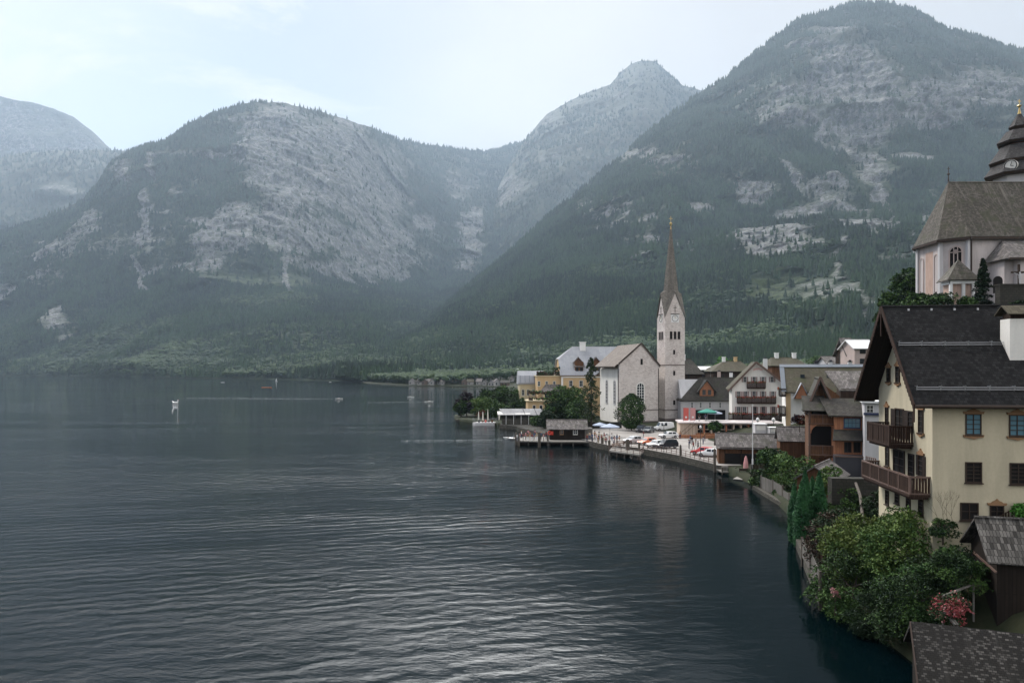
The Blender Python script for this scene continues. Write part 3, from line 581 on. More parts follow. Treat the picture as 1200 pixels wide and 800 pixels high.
# ------------------------------------------------------------------ house helpers
class House:
    """an Empty at the front-left corner of a building; x runs along the front, y to the back"""
    def __init__(s, name, x, y, z, deg, w, d, label, cat='house', group=None):
        s.o = Vector((x, y, z)); s.a = R(deg); s.w, s.d = w, d; s.e = thing(name, s.o, s.a, label, cat, group); s.c, s.s = math.cos(s.a), math.sin(s.a)
    def loc(s, face, px, py):
        """where on a wall the line of sight of (px, py) lands: (u along the wall, z local)"""
        k = (px - CX) / F
        if face == 'f': u = (k * s.o.y - s.o.x) / (s.c - k * s.s); D = s.o.y + u * s.s
        else:
            ox, oy = s.o.x, s.o.y
            if face == 'r': ox += s.w * s.c; oy += s.w * s.s
            u = (k * oy - ox) / (-s.s - k * s.c); D = oy + u * s.c
        return u, HC - (py - HY) / F * D - s.o.z
    def pt(s, face, u, out, z):
        return {'f': (u, -out, z), 'l': (-out, u, z), 'r': (s.w + out, u, z), 'b': (u, s.d + out, z)}[face]
    def wbox(s, m, face, u0, u1, o0, o1, z0, z1):
        a = s.pt(face, u0, o0, z0); b = s.pt(face, u1, o1, z1)
        return m.box(min(a[0], b[0]), max(a[0], b[0]), min(a[1], b[1]), max(a[1], b[1]), z0, z1)
    def body(s, prof, mat, axis='y', name='wall', base=-2.5):
        """prof: gable outline (u, z) extruded through the depth (axis y) or the width (axis x)"""
        m = MB()
        if axis == 'y': m.prism([(0, base)] + [(s.w, base)] + prof, 0, s.d, 'y')
        else: m.prism([(0, base)] + [(s.d, base)] + prof, 0, s.w, 'x')
        return m.build(name, mat, s.e)
    def window(s, face, u0, u1, z0, z1, frame='frame_d', pane='glass', fw=.09, bars=(1, 1), sill=True, shutters=None, arch=False, name='window', out=.0):
        fo = MB(); q = s.wbox; t = .07 + out; fwz = fw
        q(fo, face, u0 - fw, u0, 0, t, z0 - fwz, z1 + fwz); q(fo, face, u1, u1 + fw, 0, t, z0 - fwz, z1 + fwz)
        q(fo, face, u0, u1, 0, t, z1, z1 + fwz); q(fo, face, u0, u1, 0, t, z0 - fwz, z0)
        if sill: q(fo, face, u0 - fw - .05, u1 + fw + .05, 0, t + .08, z0 - fwz - .06, z0 - fwz - .003)
        for k in range(bars[0]): c = u0 + (u1 - u0) * (k + 1) / (bars[0] + 1); q(fo, face, c - .025, c + .025, .01, t - .02, z0, z1)
        for k in range(bars[1]): c = z0 + (z1 - z0) * (k + 1) / (bars[1] + 1); q(fo, face, u0, u1, .012, t - .023, c - .022, c + .022)
        f = fo.build(name, M[frame], s.e)
        pm = MB(); q(pm, face, u0, u1, -.05, .006 + out * .5, z0, z1); pm.build('pane', M[pane], f)
        if shutters:
            w = (u1 - u0) * .55
            for a, b in ((u0 - fw - w, u0 - fw - .01), (u1 + fw + .01, u1 + fw + w)):
                sm = MB(); q(sm, face, a, b, .01, .06, z0 - .02, z1 + .02)
                n = max(3, int((z1 - z0) / .25))
                for k in range(n): zz = z0 + (z1 - z0) * (k + .5) / n; q(sm, face, a + .05, b - .05, .062, .075, zz - .06, zz + .03)
                sm.build('shutter', M[shutters], f)
        return f
    def pxwin(s, face, x0, y0, x1, y1, **k):
        ua, za = s.loc(face, x0, y0); ub, zb = s.loc(face, x1, y1); u0, u1 = sorted((ua, ub)); z0, z1 = sorted(((za + s.loc(face, x1, y0)[1]) / 2, (zb + s.loc(face, x0, y1)[1]) / 2))
        return s.window(face, u0, u1, z0, z1, **k)
    def roof_y(s, zl, zr, zt, ur, ov=.6, oe=.5, t=.22, mat='sh_dark', ul=None, urr=None):
        """gable roof, ridge front to back at u=ur; eaves at zl (u=0) and zr (u=w)"""
        m = MB(); sl = (zt - zl) / ur; sr = (zt - zr) / (s.w - ur)
        m.slab([(-oe, -ov, zl - oe * sl), (ur, -ov, zt), (ur, s.d + ov, zt), (-oe, s.d + ov, zl - oe * sl)], t)
        m.slab([(s.w + oe, -ov, zr - oe * sr), (ur + .004, -ov, zt), (ur + .004, s.d + ov, zt), (s.w + oe, s.d + ov, zr - oe * sr)], t)
        m.tube((ur, -ov, zt + .02), (ur, s.d + ov, zt + .02), .10, n=6)
        for v in m.v[:]: pass
        o = m.build('roof', M[mat], s.e); o.location.z = t * .75; return o
    def roof_x(s, zf, zb, zt, vr, ov=.6, oe=.5, t=.22, mat='sh_dark', hipl=0, hipr=0):
        m = MB(); sf = (zt - zf) / vr; sb = (zt - zb) / (s.d - vr); x0, x1 = -ov, s.w + ov
        m.slab([(x0, -oe, zf - oe * sf), (x1, -oe, zf - oe * sf), (x1 - hipr, vr, zt), (x0 + hipl, vr, zt)], t)
        m.slab([(x0, s.d + oe, zb - oe * sb), (x1, s.d + oe, zb - oe * sb), (x1 - hipr, vr + .004, zt), (x0 + hipl, vr + .004, zt)], t)
        if hipl: m.slab([(x0, -oe, zf - oe * sf), (x0 + hipl, vr, zt), (x0, s.d + oe, zb - oe * sb)], t)
        if hipr: m.slab([(x1, -oe, zf - oe * sf), (x1 - hipr, vr, zt), (x1, s.d + oe, zb - oe * sb)], t)
        m.tube((x0 + hipl, vr, zt + .02), (x1 - hipr, vr, zt + .02), .10, n=6)
        o = m.build('roof', M[mat], s.e); o.location.z = t * .75; return o
    def balcony(s, face, u0, u1, z0, h=1.05, dep=1.3, mat='railw', cap='railw', flowers=None, solid=True, name='balcony', posts=1.1):
        m = MB(); q = s.wbox
        q(m, face, u0, u1, 0, dep, z0 - .14, z0)
        q(m, face, u0 + .1, u1 - .1, .1, dep - .12, z0 - .3, z0 - .143)
        fl = m.build(name, M[mat], s.e)
        r = MB(); n = max(2, int((u1 - u0) / .16))
        if solid:
            for k in range(n): a = u0 + (u1 - u0) * k / n; q(r, face, a + .02, a + (u1 - u0) / n - .015, dep - .07, dep - .03, z0 + .1, z0 + h - .1)
            k2 = max(2, int(dep / .16))
            for uu in (u0, u1 - .04):
                for k in range(k2): a = dep * k / k2; q(r, face, uu + .002, uu + .038, a + .02, a + dep / k2 - .02, z0 + .1, z0 + h - .1)
        r.build('railing', M[mat], fl)
        c = MB()
        q(c, face, u0 - .02, u1 + .02, dep - .10, dep, z0 + h - .1, z0 + h); q(c, face, u0 - .02, u1 + .02, dep - .085, dep - .015, z0 + .02, z0 + .1)
        for uu in (u0 - .02, u1 - .06):
            q(c, face, uu, uu + .08, 0, dep - .102, z0 + h - .1, z0 + h); q(c, face, uu, uu + .08, 0, dep - .09, z0 + .02, z0 + .1)
        k = max(1, round((u1 - u0) / posts))
        for i in range(k + 1): a = u0 + (u1 - u0 - .1) * i / k; q(c, face, a, a + .1, dep - .12, dep - .0, z0 - .003, z0 + h + .03)
        c.build('handrail', M[cap], fl)
        if flowers:
            fm = MB(); rr = random.Random(int(u0 * 100))
            for i in range(int((u1 - u0) * 26)):
                uu = rr.uniform(u0, u1); oo = dep + rr.uniform(-.05, .25); zz = z0 + h + rr.uniform(-.3, .18); e = rr.uniform(.06, .13); fm.mat(0 if rr.random() < flowers else 1)
                p = s.pt(face, uu, oo, zz); fm.lathe([(.01, -e), (e, 0), (.01, e)], p, 4)
            fm.build('flowers', [M['flower_r'], M['leaf_mid']], fl)
        return fl

# ------------------------------------------------------------------ trees
def np_quads(name, C, N, size, mats, mi=None, parent=None, elong=1.4):
    """leaf faces: centres C, normals N, half sizes"""
    n = len(C); T = np.cross(N, rng.normal(size=(n, 3))); T /= np.linalg.norm(T, axis=1)[:, None] + 1e-9; B = np.cross(N, T)
    s = size[:, None]; V = np.stack([C - T * s * elong, C - B * s * .7, C + T * s * elong, C + B * s * .7], 1)
    me = bpy.data.meshes.new(name); me.vertices.add(n * 4); me.vertices.foreach_set('co', V.astype(np.float32).ravel())
    me.loops.add(n * 4); me.loops.foreach_set('vertex_index', np.arange(n * 4, dtype=np.int32)); me.polygons.add(n)
    me.polygons.foreach_set('loop_start', np.arange(0, n * 4, 4, dtype=np.int32)); me.polygons.foreach_set('loop_total', np.full(n, 4, dtype=np.int32))
    for m in (mats if isinstance(mats, list) else [mats]): me.materials.append(m)
    if mi is not None: me.polygons.foreach_set('material_index', mi.astype(np.int32))
    me.update(calc_edges=True); o = bpy.data.objects.new(name, me); COL.objects.link(o)
    if parent is not None: o.parent = parent
    return o
def limbs(m, r0, H, spread, n, seed, start=.3):
    rr = random.Random(seed); m.tube((0, 0, -.4), (0, 0, H * .45), r0, r0 * .7, 7); m.tube((0, 0, H * .45), (spread * .1, 0, H * .85), r0 * .7, r0 * .2, 6)
    for k in range(n):
        a = rr.uniform(0, 6.28); z = H * rr.uniform(start, .7); L = spread * rr.uniform(.5, .85)
        p1 = Vector((math.cos(a) * L * .55, math.sin(a) * L * .55, z + L * .35)); p2 = Vector((math.cos(a) * L, math.sin(a) * L, z + L * rr.uniform(.3, .8)))
        m.tube((0, 0, z), p1, r0 * .4, r0 * .22, 5, False); m.tube(p1, p2, r0 * .22, r0 * .08, 4, False)
def broadleaf(name, pos, H, rx, rz_, mats, n=3500, leaf=.16, label='', cat='tree', group=None, seed=1, clumps=26, base=.25, ry=None, mixw=None, rough=.3, sprays=None):
    r = np.random.default_rng(seed); ry = ry or rx; e = thing(name, pos, 0, label, cat, group)
    cz = H - rz_; cen = r.normal(size=(clumps, 3)); cen /= np.linalg.norm(cen, axis=1)[:, None]; rad = r.uniform(.45, .88, clumps) ** .8
    cen = cen * rad[:, None] * np.array([rx, ry, rz_]) ; cs = r.uniform(.24, .42, clumps) * (rx * ry * rz_) ** (1 / 3)
    k = r.integers(0, clumps, n); d = r.normal(size=(n, 3)); d /= np.linalg.norm(d, axis=1)[:, None]; d[:, 2] = np.where(r.random(n) < .35, np.abs(d[:, 2]), d[:, 2])
    q = r.uniform(.5, 1.0, n) ** .5; C = cen[k] + d * (cs[k] * q)[:, None] * np.array([1.1, 1.1, .85]) + r.normal(scale=rough * leaf * 2, size=(n, 3)) + np.array([0, 0, cz])
    # drooping sprays that break the outline
    ns = sprays if sprays is not None else int(n / 60); per = 14
    b = r.integers(0, clumps, ns); dd = r.normal(size=(ns, 3)); dd[:, 2] = np.abs(dd[:, 2]) * .8 - .1; dd /= np.linalg.norm(dd, axis=1)[:, None]
    st = cen[b] + dd * cs[b][:, None] * .8; out = dd * (cs[b] * r.uniform(.5, 1.15, ns))[:, None]; tt = np.linspace(.05, 1, per)[None, :, None]
    S_ = st[:, None] + out[:, None] * tt + np.array([0, 0, -1.0]) * (tt ** 2) * (cs[b] * .45)[:, None, None] + r.normal(scale=leaf * .5, size=(ns, per, 3))
    S_ = S_.reshape(-1, 3) + np.array([0, 0, cz]); C = np.concatenate([C, S_]); k = np.concatenate([k, np.repeat(b, per)])
    ok = C[:, 2] > H * .04; C = C[ok]; k = k[ok]; n = len(C)
    N = r.normal(size=(n, 3)) * .8 + np.array([0, 0, .7]); N /= np.linalg.norm(N, axis=1)[:, None]
    mats = mats if isinstance(mats, list) else [mats]; mi = None
    if len(mats) > 1:
        w = mixw or .3; cl = (r.random(clumps) < w).astype(int); mi = np.where(r.random(n) < .75, cl[k % clumps], r.integers(0, len(mats), n))
    np_quads('crown', C, N, r.uniform(.7, 1.3, n) * leaf, [M[x] for x in mats], mi, e)
    m = MB(); limbs(m, max(.06, rx * .06), H * .8, rx, 7, seed); m.build('trunk', M['bark'], e); return e
def spruce(name, pos, H, r0, mat, n=60, per=26, leaf=.14, label='', cat='tree', seed=1, droop=.25, gap=.0, taper=1.0, group=None, base=.06):
    r = np.random.default_rng(seed); e = thing(name, pos, 0, label, cat, group); C = []; m = MB(); m.tube((0, 0, -.4), (0, 0, H * .98), max(.05, H * .013), .02, 7)
    for i in range(n):
        f = (i + r.uniform(0, .9)) / n; z = H * (base + (1 - base) * f); L = r0 * (1 - f) ** taper * r.uniform(.6, 1.1) + .12
        if r.random() < gap: continue
        a = r.uniform(0, 6.28); t = r.random(per) ** .8; w = r.normal(scale=.10 * L + .03, size=per)
        x = np.cos(a) * L * t - np.sin(a) * w; y = np.sin(a) * L * t + np.cos(a) * w; zz = z - droop * L * t + r.normal(scale=.05 + .05 * L, size=per)
        C.append(np.stack([x, y, zz], 1)); m.tube((0, 0, z), (math.cos(a) * L * .8, math.sin(a) * L * .8, z - droop * L * .8), .025, .01, 3, False)
    C = np.concatenate(C); N = r.normal(size=C.shape) * .6 + np.array([0, 0, .8]); N /= np.linalg.norm(N, axis=1)[:, None]
    np_quads('crown', C, N, r.uniform(.7, 1.3, len(C)) * leaf, M[mat], None, e, 1.7); m.build('trunk', M['bark'], e); return e
# ================================================================== the quay and the lakeside square
def poly_slab(name, pts, z, t, mats, label, kind='structure', cat=None):
    m = MB(); m.mat(0).prism(pts, z - t, z, 'z')
    for i, f in enumerate(m.f):
        if len(f) == 4: m.mi[i] = 1
    o = m.build(name, [M[x] for x in mats]); return tag(o, label, cat, None, kind)
def shp(y0, y1, dx=0): 
    ks = [y0] + [y for y in SH[:, 0] if y0 < y < y1] + [y1]; return [(float(shore_x(y)) + dx, y) for y in ks]
qs = shp(116, 162, -.8)
poly_slab('quay', qs + [(20, 186), (27, 214), (62, 214), (64, 165), (46, 150), (38, 116)], 1.12, 2.2, ['paving', 'quaystone'], 'pale paved quay with cars and people beside the church')
poly_slab('path', shp(162, 196, -.5) + [(14, 198), (20, 190), (20, 186.01), (19, 163)], 1.05, 2.0, ['rubble', 'quaystone'], 'paved lakeside path under the trees')

def railing(name, pts, h, mat, label, cat='railing', step=1.6, rails=(1.0, .6, .25), w=.09):
    e = thing(name, Vector(pts[0]), 0, label, cat); o = Vector(pts[0])
    for a, b in zip(pts[:-1], pts[1:]):
        a = Vector(a) - o; b = Vector(b) - o; n = max(1, round((b - a).length / step))
        for k in range(n + (1 if b + o == Vector(pts[-1]) else 0)):
            p = a.lerp(b, k / n); m = MB(); m.box(p.x - w / 2, p.x + w / 2, p.y - w / 2, p.y + w / 2, p.z - .1, p.z + h); m.build('post', M[mat], e)
    for f in rails:
        m = MB()
        for a, b in zip(pts[:-1], pts[1:]): m.beam(Vector(a) - o + Vector((0, -.03, h * f - .04)), Vector(b) - o + Vector((0, -.03, h * f - .04)), w * .6, w * .8)
        m.build('rail', M[mat], e)
    return e
z1 = 1.12
railing('quay_railing', [(float(shore_x(y)) - .5, y, z1) for y in (118.5, 129.6, 143, 146.5)], 1.0, 'raill', 'long low timber railing along the curved edge of the paved quay')
# mooring posts
def pile(px, py, h, label, r=.22, group='mooring posts along the quay'):
    p = G(px, py, 0.0); m = MB(); m.tube((0, 0, -2.5), (0, 0, h), r, r * .92, 8); m.tube((0, 0, h), (0, 0, h + .12), r * .8, r * .3, 8)
    o = m.build('mooring_post', M['pile']); o.location = p; tag(o, label, 'mooring post', group)
for a in ((735.5, 533, 2.9, 'thick grey mooring post standing in front of the silver car on the quay', .42), (604.5, 521, 2.6, 'left mooring post at the outer corner of the crowded pier'), (608, 522.5, 2.4, 'mooring post just right of the outermost post of the crowded pier'),
          (632, 524, 3.1, 'tall thick mooring post in the middle of the crowded pier', .32), (642, 522, 2.3, 'mooring post beside the red lifebuoy of the black hut'), (797.5, 541, 2.9, 'lone dark mooring post rising above the middle of the quay railing', .2),
          (701, 524, 2.1, 'mooring post right of the black hut where the crowd stands'), (706, 526, 2.3, 'stout mooring post left of the white umbrella crowd', .28), (714, 529, 2.2, 'mooring post at the left corner of the projecting landing stage', .26),
          (749, 532, 2.2, 'mooring post at the right corner of the projecting landing stage', .2), (837.5, 553, 3.6, 'tall black mooring post where the quay meets the brown boathouse', .22), (694, 523, 1.9, 'thin mooring post next to the right end of the black hut', .16)):
    pile(*a)
# projecting landing stage
p0 = G(714, 528, .95); p1 = G(750, 533, .95)
m = MB(); m.prism([(p0.x, p0.y), (p1.x, p1.y), (p1.x + 1.5, p1.y + 5), (p0.x + 1.5, p0.y + 7)], .75, 1.02, 'z')
stg = thing('landing_stage', (0, 0, 0), 0, 'wooden landing stage projecting from the quay below the silver car', 'landing stage'); m.build('deck', M['greyplankh'], stg)
for k in range(5):
    q = p0.lerp(p1, k / 4); m = MB(); m.tube((q.x + .1, q.y + .3, -2), (q.x + .1, q.y + .3, .75), .13, n=6); m.build('support', M['pile'], stg)
railing('stage_railing', [(p0.x, p0.y + .15, 1.02), (p1.x, p1.y + .15, 1.02), (p1.x + 1.5, p1.y + 4.8, 1.02)], .95, 'raill', 'short timber railing round the projecting landing stage')

# ================================================================== lakeside church
TA = 11.2
tx, ty = (779.5 - CX) / F * 210, 210.0
Tw = House('bell_tower', tx, ty, 1.1, TA, 5.95, 5.95, 'tall pinkish stone church tower with clocks and a pointed brown spire', 'church tower')
zt = 16.9 + (HY - 372) / F * 210 - 2.0; zg = zt + 7.0     # eaves of the gables and their tips
S = 5.95
m = MB(); m.box(0, S, 0, S, -2, zt)
m.prism([(0, zt), (S, zt), (S / 2, zg)], 0, .5, 'y'); m.prism([(0, zt), (S, zt), (S / 2, zg)], S - .5, S, 'y'); m.prism([(0.5, zt), (S - .5, zt), (S / 2, zg - 1)], 0, .5, 'x'); m.prism([(0.5, zt), (S - .5, zt), (S / 2, zg - 1)], S - .5, S, 'x')
m.prism([(0, zt), (.5, zt), (S / 2, zg), (S / 2, zg - .2)], 0.0, .01, 'x')
m.build('wall', M['stone'], Tw.e)
for z in (Tw.loc('f', 790, 480)[1], Tw.loc('f', 790, 427.5)[1]): m = MB(); m.box(-.12, S + .12, -.12, S + .12, z - .12, z + .12); m.build('string_course', M['band'], Tw.e)
m = MB(); m.box(-.2, S + .2, -.2, S + .2, -.5, 1.3); m.build('plinth', M['band'], Tw.e)
# spire: octagon growing out of four gables
tip = 16 + (HY - 268) / F * 213 - 1.1
m = MB(); c = Vector((S / 2, S / 2, 0)); ov = .28
ring = []
for k in range(4):
    a = [(-1, -1), (1, -1), (1, 1), (-1, 1)][k]; ring.append((c.x + a[0] * (S / 2 + ov), c.y + a[1] * (S / 2 + ov), zt - .3)); b = [(0, -1), (1, 0), (0, 1), (-1, 0)][k]; ring.append((c.x + b[0] * (S / 2 + ov), c.y + b[1] * (S / 2 + ov), zg + .15))
mid = [(c.x + math.cos(R(-135 + 45 * k)) * 2.25, c.y + math.sin(R(-135 + 45 * k)) * 2.25, zg + .9) for k in range(8)]
top = [(c.x + math.cos(R(-135 + 45 * k)) * .26, c.y + math.sin(R(-135 + 45 * k)) * .26, tip) for k in range(8)]
m.add(ring + mid + top, [(k, (k + 1) % 8, (k + 1) % 8 + 8, k + 8) for k in range(8)] + [(k + 8, (k + 1) % 8 + 8, (k + 1) % 8 + 16, k + 16) for k in range(8)] + [tuple(range(16, 24))])
sp = m.build('spire', M['sh_spire'], Tw.e)
m = MB(); m.lathe([(.28, 0), (.16, .4), (.12, .9), (.35, 1.3), (.42, 1.6), (.35, 1.9), (.08, 2.1)], (c.x, c.y, tip - .1), 10); m.box(c.x - .05, c.x + .05, c.y - .05, c.y + .05, tip + 1.9, tip + 3.7); m.box(c.x - .55, c.x + .55, c.y - .04, c.y + .04, tip + 2.95, tip + 3.08)
m.build('finial', M['gold'], sp)
for face, xs in (('f', (782.3, 786.6, 791)), ('l', (772.4, 774.8, 777.2))):
    for i in range(3):
        cu = S * (.30 + .2 * i); z0 = Tw.loc('f', 790, 397)[1]; z2 = Tw.loc('f', 790, 388.5)[1]
        Tw.window(face, cu - .34, cu + .34, z0, z2, frame='band', pane='dark', fw=.08, bars=(0, 0), name='belfry_opening')
    # clock
    zc_ = Tw.loc('f', 790, 373)[1]; cu = S / 2; m = MB(); Tw.wbox(m, face, cu - 1.15, cu + 1.15, .0, .08, zc_ - 1.15, zc_ + 1.15); dial = m.build('clock', M['whitepaint' if face == 'f' else 'white'], Tw.e)
    m = MB(); Tw.wbox(m, face, cu - 1.3, cu + 1.3, .0, .22, zc_ + 1.16, zc_ + 1.36)
    for k in range(24):
        t0, t1 = 2 * math.pi * k / 24, 2 * math.pi * (k + 1) / 24; m.beam(Tw.pt(face, cu + math.cos(t0) * .92, .11, zc_ + math.sin(t0) * .92), Tw.pt(face, cu + math.cos(t1) * .92, .11, zc_ + math.sin(t1) * .92), .08, .08)
    for k in range(12): t0 = 2 * math.pi * k / 12; m.beam(Tw.pt(face, cu + math.cos(t0) * .68, .105, zc_ + math.sin(t0) * .68), Tw.pt(face, cu + math.cos(t0) * .85, .105, zc_ + math.sin(t0) * .85), .08, .04)
    m.build('numeral_ring', M['frame_d'], dial); m = MB(); m.beam(Tw.pt(face, cu, .14, zc_), Tw.pt(face, cu + .45, .14, zc_ + .12), .12, .06); m.beam(Tw.pt(face, cu, .17, zc_), Tw.pt(face, cu - .1, .17, zc_ + .7), .10, .06); m.build('hands', M['gold'], dial)
    m = MB(); m.beam(Tw.pt(face, cu, .05, zc_ + 1.7), Tw.pt(face, cu, .05, zc_ + 3.6), .12, .12); m.beam(Tw.pt(face, cu - .5, .05, zc_ + 3.0), Tw.pt(face, cu + .5, .05, zc_ + 3.0), .12, .12); m.build('wall_cross', M['frame_d'], Tw.e)
for py in (412.5, 437, 471.5): Tw.pxwin('f', 789, py - 2.5, 791, py + 2.5, frame='band', pane='dark', bars=(0, 0), fw=.06, name='slit_window', sill=False)

nx, ny = (726 - CX) / F * 206, 206.0
Ch = House('lakeside_church', nx, ny, 1.1, TA, 11.6, 19, 'stone church with arched window, white side wall and long brown roof beside the tower', 'church')
zk = 16 + (HY - 403) / F * 206 - 1.1; zl = 16 + (HY - 426) / F * 206 - 1.1; zr_ = 16 + (HY - 429) / F * 206 - 1.1; um = 6.35
m = MB(); m.prism([(0, -2), (11.6, -2), (11.6, zr_), (um, zk), (0, zl)], 0, .9, 'y'); m.build('gable_wall', M['stone'], Ch.e)
m = MB(); m.prism([(.5, -2), (11.2, -2), (11.2, zr_), (um, zk - .7), (.5, zl - 1.5)], .9, 19, 'y')
m.prism([(1.8, 19), (9.8, 19), (8.2, 23.4), (3.4, 23.4)], -2, 12.6, 'z'); m.build('nave_wall', M['white'], Ch.e)
m = MB(); sl = (zk - zl) / um
m.slab([(-1.3, .95, zl - 1.3 * sl), (um, .95, zk), (um, 19.5, zk), (-1.3, 19.5, zl - 1.3 * sl)], .25); m.slab([(12.0, -.25, zr_ - .3), (um + .004, -.25, zk), (um + .004, 19.5, zk), (12.0, 19.5, zr_ - .3)], .25)
m.slab([(-.4, -.25, zl - .4 * sl), (um, -.25, zk), (um, .945, zk), (-.4, .945, zl - .4 * sl)], .25)
e4 = (um, 19.5, zk)
for a, b in (((-1.0, 19.5), (3.0, 24)), ((3.0, 24), (8.6, 24)), ((8.6, 24), (12, 19.5))): m.slab([(a[0], a[1], 13.2), (b[0], b[1], 13.2), (um, 19.4, 18.8)], .2)
rf = m.build('roof', M['sh_nave'], Ch.e); rf.location.z = .22
m = MB(); m.beam((-.35, -.27, zl - .2), (um, -.27, zk + .12), .1, .3); m.beam((12.0, -.27, zr_ - .1), (um, -.27, zk + .12), .1, .3); m.beam((-1.4, .95, zl - 1.3 * sl + .1), (-1.4, 19.5, zl - 1.3 * sl + .1), .18, .16); m.build('gutter', M['frame_d'], rf)
for u_, v_ in ((-.12, .85), (11.5, -.1)):
    m = MB(); m.tube((u_, v_, 0), (u_, v_, zr_ - .6), .1, n=6); m.build('downpipe', M['frame_d'], Ch.e)
m = MB(); m.box(-.08, 11.7, -.12, -.003, Ch.loc('f', 750, 480)[1] - .1, Ch.loc('f', 750, 480)[1] + .1); m.box(-.1, 11.8, -.25, -.003, -1, .8); m.build('plinth', M['band'], Ch.e)
def arched(h, face, cu, w, z0, z1, frame='white', pane='glass', nb=2, nh=5, surround='white', name='arched_window'):
    """tall window with a round head, glazing bars and a surround"""
    r = w / 2; K = 9; arc = [(cu + r * math.cos(math.pi * k / K), z1 - r + r * math.sin(math.pi * k / K)) for k in range(K + 1)]
    out = [(cu + (u - cu) * 1.28, (z - (z1 - r)) * 1.28 + z1 - r) for u, z in arc]
    m = MB()
    for i in range(K):
        for o0, o1 in ((0, .12),): m.add([h.pt(face, *q) for q in ((arc[i][0], o1, arc[i][1]), (arc[i + 1][0], o1, arc[i + 1][1]), (out[i + 1][0], o1, out[i + 1][1]), (out[i][0], o1, out[i][1]), (out[i][0], o0, out[i][1]), (out[i + 1][0], o0, out[i + 1][1]))], [(0, 1, 2, 3), (3, 2, 5, 4)])
    for s_ in (-1, 1): h.wbox(m, face, min(cu + s_ * r, cu + s_ * r * 1.28), max(cu + s_ * r, cu + s_ * r * 1.28), 0, .12, z0, z1 - r)
    h.wbox(m, face, cu - r * 1.4, cu + r * 1.4, 0, .2, z0 - .25, z0 - .003); f = m.build(name, M[surround], h.e)
    m = MB(); pl = [(cu - r, z0), (cu + r, z0)] + arc; m.add([h.pt(face, u, .02, z) for u, z in pl], [tuple(range(len(pl)))]); m.build('pane', M[pane], f)
    m = MB()
    for k in range(nb): u = cu - r + w * (k + 1) / (nb + 1); hh = z1 - r + math.sqrt(max(0, r * r - (u - cu) ** 2)); h.wbox(m, face, u - .06, u + .06, .03, .09, z0, hh)
    for k in range(nh): z = z0 + (z1 - r - z0) * (k + 1) / nh; h.wbox(m, face, cu - r, cu + r, .032, .085, z - .05, z + .05)
    m.build('glazing_bar', M[frame], f); return f
cu = Ch.loc('f', 750.5, 460)[0]; arched(Ch, 'f', cu, 2.0, Ch.loc('f', 750, 476)[1], Ch.loc('f', 750, 449)[1], 'whitepaint', 'glass', 2, 7, 'white')
Ch.pxwin('f', 750.8, 420.5, 753, 427, frame='band', pane='dark', bars=(0, 0), fw=.06, name='slit_window', sill=False)
for v in (5.5, 12.5): arched(Ch, 'l', v, 1.5, 5.5, 12.0, 'whitepaint', 'glass', 1, 6, 'greywhite').location.x = .5

# ================================================================== ochre lakeside hotel (left of the church)
Oc = House('ochre_hotel', 15.8, 236, 1.2, 4, 24, 15, 'big ochre lakeside hotel with a pale grey metal roof and two dormers', 'hotel')
ze = 13.4; zr2 = 22.4
Oc.body([(15, ze), (10.5, zr2 - 3.9), (4.5, zr2 - 3.9), (0, ze)][::1], M['ochre'], 'x')
m = MB(); m.slab([(-.5, -.6, ze - .4), (25, -.6, ze - .4), (25, 7.5, zr2), (4.6, 7.5, zr2), (-.5, 4.0, zr2 - 4.1)], .25); m.slab([(-.5, 15.6, ze - .4), (25, 15.6, ze - .4), (25, 7.504, zr2), (4.6, 7.504, zr2), (-.5, 11.0, zr2 - 4.1)], .25); m.slab([(-.5, 4.0, zr2 - 4.1), (-.5, 11, zr2 - 4.1), (4.6, 7.5, zr2)], .25)
rf = m.build('roof', M['metalroof'], Oc.e); rf.location.z = .3
m = MB(); m.box(7.0, 8.8, 6.0, 7.4, zr2 - 1.5, zr2 + 1.3); m.box(6.8, 9.0, 5.8, 7.6, zr2 + 1.3, zr2 + 1.5); m.build('chimney', M['whitepaint'], rf)
m = MB(); m.box(-.1, 24, -.14, -.003, ze - .9, ze - .5); m.box(-.12, .5, -.14, -.003, -1, ze - .5); m.build('cornice', M['white'], Oc.e)
for k, u in enumerate((5.8, 11.6)):
    d = MB(); d.box(u - 1.3, u + 1.3, .6, 5, ze + 1.0, ze + 4.2); d.prism([(u - 1.3, ze + 4.2), (u + 1.3, ze + 4.2), (u, ze + 5.6)], 2.6, 6, 'y'); dd = d.build('dormer', M['brownplank'], Oc.e)
    d = MB(); d.slab([(u - 1.8, 2.2, ze + 3.8), (u, 2.2, ze + 5.8), (u, 6.4, ze + 5.8), (u - 1.8, 6.4, ze + 3.8)], .2); d.slab([(u + 1.8, 2.2, ze + 3.8), (u + .004, 2.2, ze + 5.8), (u + .004, 6.4, ze + 5.8), (u + 1.8, 6.4, ze + 3.8)], .2); d.slab([(u - 1.8, .2, ze + 2.6), (u + 1.8, .2, ze + 2.6), (u + 1.8, 2.6, ze + 4.1), (u - 1.8, 2.6, ze + 4.1)], .15); d.build('dormer_roof', M['sh_grey'], dd)
    for uu in (u - .7, u + .7): d = MB(); d.box(uu - .4, uu + .4, .5, .597, ze + 1.2, ze + 2.3); d.build('pane', M['glass'], dd)
for x in (669, 681, 693): Oc.pxwin('f', x - 1.8, 446, x + 1.8, 452.5, frame='frame_w', fw=.14)
for x in (660, 669, 681, 693): Oc.pxwin('f', x - 1.8, 462, x + 1.8, 469, frame='frame_w', fw=.14)
m = MB(); m.box(-7.6, -.01, 1.0, 12, -2, 12.9); wg = m.build('side_wing', M['ochre'], Oc.e)
m = MB(); m.box(-7.9, -.012, .7, 12.3, 12.9, 13.2); m.build('terrace_edge', M['cream2'], wg)
